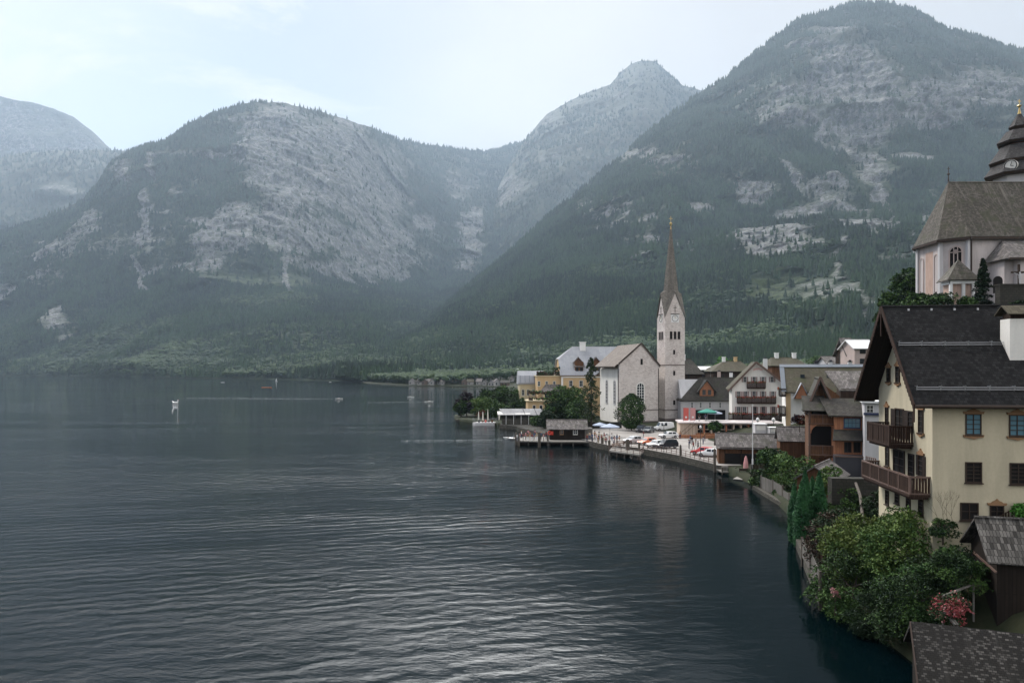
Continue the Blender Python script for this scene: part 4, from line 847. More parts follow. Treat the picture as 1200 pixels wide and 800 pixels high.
m = MB(); rr = random.Random(4)
for i in range(150):
    x = rr.uniform(-7.7, -.3); y = rr.uniform(.9, 2.4); z = 13.2 + rr.uniform(0, 1.1 + (1.5 if x > -2.5 else 0)); e_ = rr.uniform(.2, .45); m.mat(rr.randint(0, 1)); m.lathe([(.02, -e_), (e_, -e_ * .2), (e_ * .7, e_ * .5), (.02, e_)], (x, y, z), 5)
m.build('terrace_plants', [M['leaf_dark'], M['leaf_dry']], wg)
for x in (632, 641, 650): Oc.pxwin('f', x - 1.2, 447, x + 1.2, 452, frame='frame_w', fw=.12).location.y = .98
m = MB(); m.box(-6.2, .6, -3.4, .98, -1, 8.2); bay = m.build('bay', M['cream2'], Oc.e)
m = MB(); m.slab([(-6.8, -3.9, 8.1), (1.0, -3.9, 8.1), (0, .9, 10.4), (-5, .9, 10.4)], .2); m.slab([(-6.8, -3.9, 8.1), (-5, .9, 10.4), (-6.8, 1, 8.1)], .2); m.build('bay_roof', M['sh_grey'], bay)
for i in range(5): m = MB(); m.box(-5.8 + i * 1.25, -4.9 + i * 1.25, -3.46, -3.403, 5.6, 7.6); m.build('pane', M['glass'], bay)
Ow = House('lake_pavilion_wing', (609 - CX) / F * 244, 244, 1.1, 4, 8.2, 8, 'cream annex with a curved pale metal roof at the left end of the ochre hotel', 'annex')
Ow.body([(8, 10.6), (0, 10.6)], M['cream2'], 'x'); m = MB(); pr = [(-.4, 10.4), (8.4, 10.4), (8.4, 10.8), (7, 13.4), (5, 14.8), (3.4, 14.8), (1, 13.2), (-.4, 10.9)]
m.prism(pr, -.4, 8.3, 'x'); m.build('roof', M['metalroof'], Ow.e)
for k in range(6):
    m = MB(); m.beam((.3 + k * 1.5, -.45, 10.9), (.3 + k * 1.5, 1.0, 13.3), .12, .12); m.build('roof_rib', M['greyband'], Ow.e)
for x in (613, 619, 625): Ow.pxwin('f', x - 1.3, 456.5, x + 1.3, 463, frame='frame_w', fw=.12)
Ol = House('lower_ochre_block', (619 - CX) / F * 222, 222, 1.1, 4, 9, 8, 'low ochre block with a plant covered pergola in front of the ochre hotel', 'house')
Ol.body([(8, 5.6), (0, 5.6)], M['ochre'], 'x'); m = MB(); m.box(-.4, 9.4, -.5, 8.4, 5.6, 5.95); m.build('roof', M['cream2'], Ol.e)
m = MB()
for k in range(5): m.box(.2 + k * 2.1, .35 + k * 2.1, .2, .35, 5.95, 8.2)
m.box(0, 9, .15, .4, 8.2, 8.35); m.box(0, 9, 3, 3.2, 8.2, 8.35); pg = m.build('pergola', M['brownplank'], Ol.e)
m = MB()
for i in range(140): e_ = rr.uniform(.18, .4); m.mat(rr.randint(0, 1)); m.lathe([(.02, -e_), (e_, -e_ * .2), (e_ * .7, e_ * .5), (.02, e_)], (rr.uniform(0, 9), rr.uniform(0, 2.5), rr.uniform(7.9, 8.7) if rr.random() < .6 else rr.uniform(6, 6.6)), 5)
m.build('climber', [M['leaf_dry'], M['leaf_mid']], pg)
for x in (626, 634): Ol.pxwin('f', x - 1.4, 475, x + 1.4, 484, frame='frame_w', pane='dark', fw=.12, name='door', bars=(0, 0), sill=False)

# long terrace roof, white awnings, raft with parasols
tr = thing('terrace_canopy', W(592, 495, 206), R(3), 'long pale lean-to canopy roof of the lakeside terrace', 'canopy')
m = MB(); m.slab([(-.2, 0, 2.1), (11.4, 0, 2.1), (10.3, 3.4, 3.7), (-1.6, 3.4, 3.7)], .12); m.build('roof', M['sh_canopy'], tr)
for k in range(6): m = MB(); m.box(.2 + k * 2.1, .32 + k * 2.1, .1, .22, -1.5, 2.0); m.build('post', M['whitepaint'], tr)
m = MB(); m.box(-.8, 11.6, .3, .5, -1.6, 1.1); m.box(-.8, 11.6, 3.0, 3.2, -1.6, 3.2); m.build('parapet', M['quaystone'], tr)
for k in (5.6, 8.9): m = MB(); m.beam((k, -.02, 2.18), (k - .5, 3.4, 3.8), .12, .14); m.build('joint', M['darkgrey'], tr)
for k, (a, b, l) in enumerate(((583, 603, 'left white awning above the waterside terrace'), (603.5, 621, 'right white awning above the waterside terrace'))):
    A_ = W(a, 484.5, 208); B_ = W(b, 484.5, 208); e = thing('awning', A_, R(2), l, 'awning', 'white awnings'); wd = (B_ - A_).x
    m = MB(); m.slab([(0, -1.6, 0), (wd, -1.6, 0), (wd, 1.0, .6), (0, 1.0, .6)], .06); m.box(0, wd, -1.62, -1.602, -.35, .0); m.build('fabric', M['awning'], e)
    for u in (.1, wd - .1): m = MB(); m.tube((u, .9, -4.2), (u, .9, .5), .05, n=5); m.build('pole', M['steel'], e)
def closed_parasol(pos, h, mat, label, group=None, r=.22):
    e = thing('closed_parasol', pos, 0, label, 'parasol', group); m = MB(); m.tube((0, 0, 0), (0, 0, h), .035, n=6); m.build('pole', M['steel'], e)
    m = MB(); m.lathe([(r * .7, h * .14), (r * 1.1, h * .18), (r, h * .5), (r * .55, h * .85), (.04, h * 1.0)], n=8); m.build('folded_canopy', M[mat], e); return e
raft = thing('floating_terrace', G(557, 498.5, 0), 0, 'white boat shaped floating terrace with folded cream parasols', 'floating terrace')
m = MB(); m.prism([(0, 0), (5.4, 0), (6.2, 2), (5.4, 4), (.4, 4), (-.9, 2)], -.3, .8, 'z'); m.prism([(.3, .3), (5.2, .3), (5.6, 2), (5.2, 3.7), (.6, 3.7), (-.4, 2)], .803, .86, 'z'); m.box(-.2, 5.6, -.02, -.005, .1, .3); m.build('hull', M['greywhite'], raft)
for k in range(5): m = MB(); m.box(.8 + k * .95, 1.3 + k * .95, 1.0 + (k % 2) * 1.3, 1.5 + (k % 2) * 1.3, .863, 1.6); m.build('terrace_seat', M[['darkgrey', 'brownplank', 'redcloth'][k % 3]], raft)
for p_, q_ in (((0, 0), (5.4, 0)), ((5.4, 0), (6.2, 2)), ((0, 0), (-.9, 2))):
    m = MB(); m.beam((p_[0], p_[1] + .1, 2.05), (q_[0], q_[1] + .1, 2.05), .06, .06); m.beam((p_[0], p_[1] + .1, 1.7), (q_[0], q_[1] + .1, 1.7), .04, .04)
    for k in range(5): f_ = k / 4; m.tube((p_[0] + (q_[0] - p_[0]) * f_, p_[1] + (q_[1] - p_[1]) * f_ + .1, 1.25), (p_[0] + (q_[0] - p_[0]) * f_, p_[1] + (q_[1] - p_[1]) * f_ + .1, 2.05), .025, n=4)
    m.build('railing', M['steel'], raft)
b0 = G(557, 498.5, 0)
for dx, dy, h, l in ((.9, 1.3, 3.2, 'leftmost folded cream parasol on the floating terrace'), (2.1, 2.4, 3.1, 'second folded cream parasol from the left on the floating terrace'), (3.6, 1.2, 3.9, 'thin tallest folded parasol on the floating terrace'), (6.9, 3.0, 3.3, 'yellowish folded parasol just right of the floating terrace')):
    closed_parasol(b0 + Vector((dx, dy, 0.86 if dx < 6 else .9)), h, 'creamcloth', l, 'folded parasols by the water')
m = MB(); m.prism([(0, 0), (12, 1.0), (12, 3), (0, 2.2)], -1.5, .55, 'z'); o = m.build('jetty', M['quaystone']); o.location = G(534, 493.5, 0); tag(o, 'low dark stone jetty under the lakeside trees', 'jetty')
poly_slab('terrace_bank', [(-3.5, 205), (3, 198), (16, 196), (16, 214), (-2, 216)], 1.0, 2.4, ['rubble', 'quaystone'], 'waterside terrace of the hotel')

# pier and black hut
pa = G(604, 517, .95)
pier = thing('pier', (0, 0, 0), 0, 'crowded wooden landing pier left of the black hut', 'pier')
m = MB(); m.prism([(1.0, 158.5), (8.2, 157), (16.5, 156.5), (19, 161), (14, 168), (2.5, 168)], .72, .98, 'z'); m.build('deck', M['greyplankh'], pier)
for x, y in ((1.2, 159), (3.5, 158.8), (8, 157.6), (10.5, 157.4), (13, 157.2), (16.2, 157), (2.5, 166), (8, 166)): m = MB(); m.tube((x, y, -2.5), (x, y, .72), .16, n=6); m.build('support', M['pile'], pier)
m = MB(); m.box(1.5, 16, 160, 160.3, -.5, .5); m.build('cross_beam', M['darkplank'], pier)
Hu = House('black_boat_hut', 8.2, 160.6, .98, -1, 7.6, 4.6, 'low black wooden boat hut with a grey roof and red lifebuoy on the pier', 'hut')
Hu.body([(7.6, 2.6), (0, 2.6)][::1], M['blackplank'], 'y', base=0); Hu.roof_x(2.6, 2.6, 4.1, 2.3, .7, .6, .16, 'sh_grey')
m = MB(); m.box(7.61, 9.3, .3, 4, 0, 2.4); m.build('plank_annex', M['greyplank'], Hu.e)
Hu.pxwin('f', 656.5, 504, 660, 508.5, frame='frame_o', pane='glass'); Hu.pxwin('f', 672, 503, 676.5, 508.5, frame='frame_w', pane='glass')
m = MB()
for k in range(14): a0, a1 = 2 * math.pi * k / 14, 2 * math.pi * (k + 1) / 14; m.tube((.35 * math.cos(a0), 0, .35 * math.sin(a0)), (.35 * math.cos(a1), 0, .35 * math.sin(a1)), .14, n=6)
o = m.build('lifebuoy', M['red']); o.location = Vector((8.15, 160.3, 2.5)); tag(o, 'red lifebuoy hanging on the left end of the black hut', 'lifebuoy')
m = MB(); m.box(0, .7, 0, .05, 0, .8); o = m.build('notice_board', M['red']); o.location = Vector((8.25, 160.42, 2.05)); tag(o, 'small red board on the black hut behind the lifebuoy', 'sign')

# umbrella stand on the quay
def parasol(pos, r, h, mat, label, n=8, cat='parasol', group=None):
    e = thing('open_parasol', pos, 0, label, cat, group); m = MB(); m.tube((0, 0, 0), (0, 0, h), .04, n=6); m.build('pole', M['steel'], e)
    m = MB(); vs_ = [(0, 0, h)] + [(r * math.cos(2 * math.pi * k / n), r * math.sin(2 * math.pi * k / n), h - r * .32) for k in range(n)] + [(r * math.cos(2 * math.pi * k / n), r * math.sin(2 * math.pi * k / n), h - r * .32 - .22) for k in range(n)] + [(0, 0, h - .08)]
    m.add(vs_, [(0, 1 + k, 1 + (k + 1) % n) for k in range(n)] + [(1 + k, 1 + n + k, 1 + n + (k + 1) % n, 1 + (k + 1) % n) for k in range(n)] + [(2 * n + 1, 1 + n + (k + 1) % n, 1 + n + k) for k in range(n)]); m.build('canopy', M[mat], e); return e
parasol(G(716, 511, 1.12) + Vector((-.6, -2.5, 0)), 2.2, 3.1, 'bluecloth', 'blue grey market umbrella on the quay left of the silver car')
parasol(G(708, 510, 1.12) + Vector((-.8, 1.5, 0)), 1.7, 2.9, 'bluecloth', 'smaller blue grey market umbrella behind the larger one on the quay')

# churchyard wall
w0 = G(690, 505, 1.05); m = MB(); m.box(0, 9.5, 0, .5, -.2, 1.5); m.box(-.05, 9.55, -.06, .56, 1.5, 1.62); o = m.build('churchyard_wall', M['rubble']); o.location = Vector((w0.x, w0.y + 8, 1.05)); o.rotation_euler.z = R(6); tag(o, 'low mossy stone wall in front of the white church wall', 'wall')

# ================================================================== terrace building with open arcade, right of the tower
Pv = House('arcade_restaurant', (797 - CX) / F * 166, 166, 1.1, -8, 22, 9, 'low beige terrace restaurant with an open orange arcade below the white hotel', 'restaurant')
hz_ = Pv.loc('f', 830, 496)[1]
m = MB(); m.box(0, 22, 1.6, 9, -1, hz_); m.box(0, 3.4, 0, 1.6, -1, hz_); m.build('wall', M['beige'], Pv.e)
m = MB(); m.box(-.4, 22.4, -.6, 9, hz_, hz_ + .25); m.build('terrace_slab', M['churchwall'], Pv.e)
m = MB(); m.box(3.4, 22, -.1, 1.6, -1, .9); m.build('parapet', M['orange_wood'], Pv.e)
for k in range(12): u = 3.5 + k * 1.6; m = MB(); m.box(u, u + .32, 0, .32, .9, hz_); m.box(u - .1, u + .42, -.05, .4, hz_ - .3, hz_ - .003); m.build('pillar', M['terracotta' if k % 3 == 1 else 'beige'], Pv.e)
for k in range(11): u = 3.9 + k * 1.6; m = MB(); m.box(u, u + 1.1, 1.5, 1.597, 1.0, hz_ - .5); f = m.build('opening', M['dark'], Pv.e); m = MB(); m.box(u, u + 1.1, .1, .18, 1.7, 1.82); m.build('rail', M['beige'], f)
m = MB(); m.beam((.3, -.1, .2), (3.4, -.1, 3.0), .06, .06); m.beam((.3, -.1, 1.1), (3.4, -.1, 3.9), .06, .06); [m.tube((.3 + k * .8, -.1, -.3), (.3 + k * .8, -.1, 1.1 + k * .72), .025, n=4) for k in range(5)]; m.build('stair_handrail', M['frame_d'], Pv.e)
m = MB(); m.box(-.5, 12, -3.2, -2.8, -1, .75); o = m.build('garden_wall', M['orange_wood']); o.location = Pv.o; o.rotation_euler.z = Pv.a; tag(o, 'low brownish wall below the beige terrace restaurant', 'wall')
def banner(px, mat, label):
    p = W(px, 489.5, 166) ; p.z = Pv.o.z + hz_ + .35; e = thing('banner', p, 0, label, 'banner', 'tall banners on the terrace'); m = MB(); m.tube((-.75, 0, 0), (-.75, 0, 3.2), .04, n=5); m.tube((-.75, 0, 3.15), (.5, 0, 3.1), .03, n=5); m.build('pole', M['steel'], e)
    m = MB(); m.prism([(-.7, .25), (.45, .3), (.5, 3.05), (-.7, 3.1)], -.02, .02, 'y'); m.build('cloth', M[mat], e)
    m = MB(); m.lathe([(.01, -.02), (.24, -.02), (.24, .02), (.01, .02)], n=10); o = m.build('emblem', M['whitepaint'], e); o.rotation_euler = (R(90), 0, 0); o.location = (-.1, -.03, 1.0)
banner(804.5, 'redcloth', 'red banner with a white round mark, nearer the stone tower'); banner(812.5, 'pinkcloth', 'pale pink banner with a white round mark, right of the red banner')
for px, l in ((829, 'larger green parasol standing open on the restaurant terrace'), (838, 'smaller blue green parasol beside the big green one on the terrace')):
    p = W(px, 490, 171); p.z = Pv.o.z + hz_ + .35; parasol(p, 2.3 if px < 830 else 1.7, 2.7 if px < 830 else 2.2, 'green' if px < 830 else 'bluecloth', l, group='parasols on the restaurant terrace')

# ================================================================== white hotel with balconies
Ho = House('white_hotel', (857.8 - CX) / F * 178, 178, 4.0, -14, 12.6, 16, 'white gabled hotel with four brown flower balconies and shuttered windows', 'hotel')
lu = Ho.loc
zl_ = lu('f', 857.8, 454)[1] + .2; zr_2 = lu('f', 917, 452)[1] + .6; zt_ = lu('f', 886, 424.5)[1]; ut = lu('f', 886, 424)[0]; Ho.w = lu('f', 918, 450)[0]
Ho.body([(Ho.w, zr_2), (ut, zt_ - .2), (0, zl_)], M['white'], 'y'); Ho.roof_y(zl_, zr_2, zt_ - .1, ut, 1.0, .9, .3, 'sh_brown')
m = MB(); sl = (zt_ - zl_) / ut; sr = (zt_ - zr_2) / (Ho.w - ut)
m.beam((-1, -1.06, zl_ - sl), (ut, -1.06, zt_ + .05), .08, .45); m.beam((Ho.w + 1, -1.06, zr_2 - sr), (ut, -1.06, zt_ + .05), .08, .45); m.build('bargeboard', M['raill'], Ho.e)
for x in (873, 883.8, 894.2, 904.8): Ho.pxwin('f', x - 1.6, 441.5, x + 1.6, 447.5, frame='frame_w', shutters='shutter')
for x in (865.5, 873.8, 883.8, 894.2, 905.5): Ho.pxwin('f', x - 1.6, 458.5, x + 1.6, 465.5, frame='frame_w', shutters='shutter')
for x, mt in ((865.5, 'frame_w'), (872.5, 'frame_w'), (884.5, 'shutter'), (894.5, 'shutter'), (906.5, 'shutter')): Ho.pxwin('f', x - 1.8, 476.5, x + 1.8, 487, frame=mt, shutters='shutter')
for x0, x1, y0, y1, fl in ((875, 897, 447.2, 454, .4), (863.5, 909, 464.8, 471.5, .6), (853.5, 919, 484, 491, .55)):
    u0 = lu('f', x0, y0)[0]; u1 = lu('f', x1, y0)[0]; z0 = lu('f', 886, y1)[1]; Ho.balcony('f', u0, u1, z0, lu('f', 886, y0)[1] - z0, 1.1, 'railw', 'frame_d', fl)
m = MB(); u0 = lu('f', 883, 433)[0]; rr = random.Random(2)
for k in range(11): u = u0 + k * .19; zz = lu('f', 886, 433)[1] + .18 * math.sin(k / 10 * math.pi); m.box(u, u + .05, -.06, -.003, zz - .2, zz + .2); m.box(u + .052, u + .13, -.055, -.004, zz - .2 + .1 * (k % 4), zz - .12 + .1 * (k % 4))
m.build('gable_lettering', M['red'], Ho.e)
# boxes of a plant terrace and little round lamps at its foot
for x, l in ((888, 'white globe lamp left of the two by the white hotel'), (906.5, 'white globe lamp right of the two by the white hotel')):
    p = W(x, 493, 160); e = thing('globe_lamp', Vector((p.x, p.y, p.z - 3)), 0, l, 'lamp', 'globe lamps'); m = MB(); m.tube((0, 0, 0), (0, 0, 2.8), .05, n=6); m.build('pole', M['black'], e); m = MB(); m.lathe([(.05, 2.75), (.3, 2.95), (.38, 3.25), (.3, 3.55), (.05, 3.75)], n=12); m.build('globe', M['whitepaint'], e, True)
# white long house behind the terrace
Lo = House('long_white_house', (798 - CX) / F * 205, 205, 2.5, -4, 17, 10, 'long white house with a dark roof and an orange gabled dormer', 'house')
ze = Lo.loc('f', 830, 466.5)[1]; zrg = 16 + (HY - 443) / F * 210 - 2.5
Lo.body([(10, ze), (5, zrg - .3), (0, ze)], M['greywhite'], 'x'); Lo.roof_x(ze, ze, zrg, 5, .5, .7, .25, 'sh_dark', 6.5, 0)
for x in (811, 821, 832, 844, 855.5): Lo.pxwin('f', x - .9, 471.5, x + .9, 477.5, frame='frame_w')
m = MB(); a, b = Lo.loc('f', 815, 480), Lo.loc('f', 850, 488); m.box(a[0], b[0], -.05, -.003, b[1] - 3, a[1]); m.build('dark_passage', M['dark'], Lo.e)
c_ = Lo.loc('f', 828.5, 463); dw = 1.9; m = MB(); m.prism([(c_[0] - dw, c_[1] - .2), (c_[0] + dw, c_[1] - .2), (c_[0] + dw, c_[1] + 1.3), (c_[0], c_[1] + 4.0), (c_[0] - dw, c_[1] + 1.3)], .3, 5, 'y'); dm = m.build('dormer', M['orange_wood'], Lo.e)
m = MB(); z_ = c_[1] + 4.3; m.slab([(c_[0] - dw - .8, -.2, c_[1] + .8), (c_[0], -.2, z_), (c_[0], 5.2, z_), (c_[0] - dw - .8, 5.2, c_[1] + .8)], .2); m.slab([(c_[0] + dw + .8, -.2, c_[1] + .8), (c_[0] + .004, -.2, z_), (c_[0] + .004, 5.2, z_), (c_[0] + dw + .8, 5.2, c_[1] + .8)], .2); m.build('dormer_roof', M['sh_dark'], dm)
for u in (c_[0] - .75, c_[0] + .75): m = MB(); m.box(u - .45, u + .45, .2, .297, c_[1] + .1, c_[1] + 1.5); m.build('pane', M['glass'], dm)
# roofs further back
def backhouse(name, px0, px1, pyr, pye, D, dep, wall, roof, label, hip=(0, 0), deg=0, base=8, wins=(), chim=(), ov=.6):
    z = HC - (pye - HY) / F * D; x = (px0 - CX) / F * D; w = (px1 - px0) / F * D; h = House(name, x, D, z - base, deg, w, dep, label)
    ztop = HC - (pyr - HY) / F * (D + dep / 2) - h.o.z; h.body([(dep, base), (dep / 2, ztop - .2 if not sum(hip) else base), (0, base)], M[wall], 'x', base=-6); r = h.roof_x(base, base, ztop, dep / 2, ov, .7, .25, roof, *hip)
    for wx, wy, ww, wh in wins: h.pxwin('f', wx - ww / 2, wy - wh / 2, wx + ww / 2, wy + wh / 2, frame='frame_d')
    for cx_, mt in chim: 
        u = (cx_ - px0) / F * D; m = MB(); m.box(u - .5, u + .5, dep / 2 - .6, dep / 2 + .4, ztop - 1, ztop + 1.3); m.box(u - .6, u + .6, dep / 2 - .7, dep / 2 + .5, ztop + 1.3, ztop + 1.45); m.build('chimney', M[mt], r)
    return h
backhouse('dark_roofed_house', 800, 823, 421, 437, 240, 12, 'darkplank', 'sh_dark', 'dark wooden house with mossy roof right beside the stone tower', (3, 3), 0, 7, [(807, 441, 2, 4)], [(806, 'whitepaint')])
backhouse('brown_hip_house', 836, 880, 423.5, 434.5, 250, 14, 'darkplank', 'sh_brown', 'broad dark house with brown hipped roof left of the white gabled hotel', (6, 2), 0, 8, [(846, 440, 5, 3), (858, 440, 5, 3)], [(855, 'whitepaint'), (869, 'ochre')])
backhouse('flat_grey_house', 818, 838, 430, 433, 262, 9, 'darkgrey', 'whitemetal', 'low dark house with a pale flat roof in the gap between two brown roofs', (0, 0), 0, 7)
backhouse('small_red_roof_house', 800, 812, 447, 456, 214, 6, 'greywhite', 'sh_grey', 'small lean roofed house wedged between tower and long white house', (0, 0), 0, 5)
def chimney(h, u, v, z0, z1, mt='whitepaint', w=.5):
    m = MB(); m.box(u - w, u + w, v - w, v + w, z0, z1); c = m.build('chimney', M[mt], h.e); m = MB(); m.box(u - w - .1, u + w + .1, v - w - .1, v + w + .1, z1 + .003, z1 + .15); m.box(u - w * .6, u + w * .6, v - w * .6, v + w * .6, z1 + .15, z1 + .4); m.build('chimney_cap', M['darkgrey'], c)
def antenna(h, u, v, z0, L):
    m = MB(); m.tube((u, v, z0), (u, v, z0 + L), .03, n=4)
    for k in range(4): m.beam((u - .5 + k * .06, v, z0 + L * (.7 + .09 * k)), (u + .5 - k * .06, v, z0 + L * (.7 + .09 * k)), .03, .03)
    m.build('antenna', M['steel'], h.e)
chimney(Ho, 8.2, 7, zt_ - 2.2, zt_ + 1.0); chimney(Lo, 11.5, 5.5, 10, 13.2, 'pink', .4); chimney(Lo, 15, 6.2, 9.5, 12.9, 'whitepaint', .4); antenna(Ho, ut - .3, 3, zt_, 2.6); antenna(Lo, 9, 5, 11, 3.2)
# dark-roofed big house behind the wooden one
B2 = House('white_walled_house', (921 - CX) / F * 150, 150, 3.0, -17, 17.5, 14, 'white walled house with a huge brown shingle roof edged in grey metal', 'house')
ze = B2.loc('f', 940, 457)[1]; zrg = 16 + (HY - 429) / F * 156 - 3
B2.body([(14, ze), (7, zrg - .3), (0, ze)], M['white'], 'x'); B2.roof_x(ze, ze, zrg, 7, .3, .8, .25, 'sh_brown')
m = MB(); sf = (zrg - ze) / 7; m.slab([(-.9, -.9, ze - .8 * sf + .32), (-.0, -.9, ze - .8 * sf + .32), (-.0, 7, zrg + .32), (-.9, 7, zrg + .32)], .1); m.slab([(-.9, 6.2, zrg - .15), (18.2, 6.2, zrg - .15), (18.2, 7.2, zrg + .42), (-.9, 7.2, zrg + .42)], .1); m.build('metal_flashing', M['greyband'], B2.e)
m = MB(); m.box(-.02, .9, -.1, -.003, -1, ze - .2); m.build('ochre_corner', M['ochre'], B2.e)
for y0, y1 in ((455, 463), (476, 486)):
    z0 = B2.loc('f', 925, y1)[1]; z2 = B2.loc('f', 925, y0)[1]; B2.balcony('l', -.6, 2.6, z0, z2 - z0, 1.3, 'darkplank', 'frame_d', .7); 
m = MB(); a = B2.loc('f', 938, 458); m.prism([(a[0] - 1.2, a[1] - 1.5), (a[0] + 1.4, a[1] - 1.5), (a[0] + .1, a[1] + 1.5)], -1.6, .0, 'y'); m.build('porch_gable', M['orange_wood'], B2.e)
m = MB(); m.slab([(a[0] + .1, -1.8, a[1] + 1.7), (a[0] + 1.7, -1.8, a[1] - 1.5), (a[0] + 1.7, 1, a[1] - 1.5), (a[0] + .1, 1, a[1] + 1.7)], .1); m.slab([(a[0] + .1, -1.8, a[1] + 1.7), (a[0] - 1.5, -1.8, a[1] - 1.5), (a[0] - 1.5, 1, a[1] - 1.5), (a[0] + .1, 1, a[1] + 1.7)], .1); m.build('porch_roof', M['metalroof'], B2.e)
for u, mt in ((6.5, 'darkgrey'), (9.3, 'whitepaint'), (13.0, 'whitepaint')): chimney(B2, u, 8.2, zrg - 1.5, zrg + .9, mt, .38)
antenna(B2, 4.2, 7.6, zrg, 3.4); antenna(B2, 11, 7.6, zrg, 2.6)
for u in (3.0, 8.0, 12.5): m = MB(); m.box(u, u + .8, 3.2, 3.9, ze + 3.2 * sf + .2, ze + 3.9 * sf + .45); m.build('skylight', M['glass'], B2.e)
# things on the skyline above it
backhouse('antenna_roof_house', 905, 945, 419.5, 428, 215, 10, 'brownplank', 'sh_brown', 'reddish brown roof with antennas just above the grey ridge flashing', (2, 2), 0, 6, (), [(917, 'whitepaint'), (938, 'whitepaint')])
backhouse('pink_grey_house', 970, 985, 418, 425.5, 235, 8, 'greywhite', 'sh_grey', 'small pale house with a pinkish grey roof at the foot of the forest', (0, 0), 0, 5, [(980, 429, 3, 2)])
backhouse('white_snow_roof_house', 1001.5, 1025, 399, 407.5, 185, 8, 'pink', 'whitemetal', 'tall pinkish house with a bright white roof beside the black gable', (0, 0), 0, 10, [(1011, 411, 6, 5), (1011, 423, 6, 5)])
backhouse('dark_gable_house', 993, 1002, 397, 414, 190, 7, 'darkplank', 'sh_grey', 'narrow dark wooden house left of the white roofed one', (0, 0), 0, 8, [(995, 418, 3, 4)])

# ================================================================== brown wooden house with loggia
Wo = House('wooden_loggia_house', (948 - CX) / F * 100, 100, 2.0, -19, 7.6, 11, 'tall brown timber house with arched loggia and steep dark shingle roof', 'house')
lw = Wo.loc; zap = lw('f', 961.5, 442)[1]; uap = lw('f', 961.5, 442)[0]
zel = lw('f', 948, 474)[1]
m = MB(); m.prism([(0, -2.5), (3.9, -2.5), (3.9, zel + 1.2), (uap, zap - .6), (0, zel)], 1.4, 11, 'y'); m.build('wall', M['brownplank'], Wo.e)
m = MB(); sl = (zap - zel) / uap; m.slab([(-.5, .2, zel - .5 * sl), (uap, .2, zap), (uap, 11, zap), (-.5, 11, zel - .5 * sl)], .25); m.slab([(4.3, .2, lw('f', 981, 502)[1]), (uap + .004, .2, zap), (uap + .004, 11, zap), (4.3, 11, lw('f', 981, 502)[1])], .25)
m.build('roof', M['sh_dark'], Wo.e)
m = MB(); m.beam((uap, .14, zap + .05), (4.35, .14, lw('f', 981, 502)[1] + .1), .1, .28); m.beam((uap, .14, zap + .05), (-.5, .14, zel - .5 * sl), .1, .28); m.build('bargeboard', M['raill'], Wo.e)
for z0 in (lw('f', 960, 496)[1], lw('f', 960, 532)[1]):
    Wo.balcony('f', -.1, 3.4, z0, 1.3, 1.2, 'brownplank', 'raill', None, True, 'loggia', 1.7)
m = MB()
for u in (-.1, 3.2): m.box(u, u + .22, -1.2, -.98, -2.5, zel - .6)
m.build('loggia_post', M['raill'], Wo.e)
zz = lw('f', 960, 507)[1]; arc = [(1.7 + 1.5 * math.cos(math.pi * k / 10), zz + 1.6 * math.sin(math.pi * k / 10) * .8) for k in range(11)]
m = MB(); m.prism([(.12, zz), (.12, zz + 2.05), (3.2, zz + 2.05), (3.2, zz)] + arc, -1.15, -1.02, 'y'); m.build('arch_panel', M['orange_wood'], Wo.e)
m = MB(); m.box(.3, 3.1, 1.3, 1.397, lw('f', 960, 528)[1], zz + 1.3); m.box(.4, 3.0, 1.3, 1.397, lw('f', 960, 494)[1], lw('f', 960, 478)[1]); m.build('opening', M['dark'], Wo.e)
m = MB(); a = zel + .2; m.slab([(-.9, -1.7, a - .9), (2.0, -1.7, a - .9), (2.0, 1.3, a + 1.0), (-.9, 1.3, a + 1.0)], .15); m.build('loggia_roof', M['sh_dark'], Wo.e)
m = MB(); m.beam((-1.3, -1.1, -.4 + .6), (.2, -1.1, 2.1), .12, .12); m.beam((-1.0, -1.1, 2.0), (.4, -1.1, .6), .1, .1); m.build('brace', M['raill'], Wo.e)
# stepped right-hand part
Wr = House('stepped_roof_house', (979 - CX) / F * 96, 96, 2.0, -17, 5.4, 9, 'timber house with stepped dark roofs and a blue framed window', 'house')
lw = Wr.loc; z_e = lw('f', 995, 487)[1]; m = MB(); m.box(0, 5.4, .8, 9, -2.5, z_e + .4); m.build('wall', M['orange_wood'], Wr.e)
m = MB(); m.slab([(-.8, -.1, z_e), (6.4, -.1, z_e), (5.9, 3.6, lw('f', 995, 469.5)[1] + .2), (-1.6, 3.6, lw('f', 995, 469.5)[1] + .2)], .2); rf = m.build('roof', M['sh_dark'], Wr.e)
m = MB(); z5 = lw('f', 995, 458)[1]; m.slab([(1.0, 4.4, z5), (5.9, 4.4, z5), (5.4, 8.5, z5 + 2.6), (-.4, 8.5, z5 + 2.6)], .2); m.build('upper_roof', M['sh_grey'], Wr.e); m = MB(); m.box(1.2, 5.4, 4.6, 9, z_e, z5 + .2); m.build('upper_wall', M['darkplank'], Wr.e)
z6, z7 = lw('f', 995, 515.5)[1], lw('f', 995, 503)[1]; m = MB(); m.slab([(-.4, -.6, z6), (5.8, -.6, z6), (5.4, .9, z7), (-.1, .9, z7)], .15); m.build('lower_roof', M['sh_dark'], Wr.e)
Wr.pxwin('f', 990.7, 491, 1008.5, 501, frame='blueframe', pane='blueglass', bars=(3, 1), fw=.12).location.y = .8
for x in (994, 1005): Wr.pxwin('f', x - 3, 519, x + 4, 530, frame='frame_d', pane='dark', bars=(1, 0), name='door', sill=False).location.y = .8
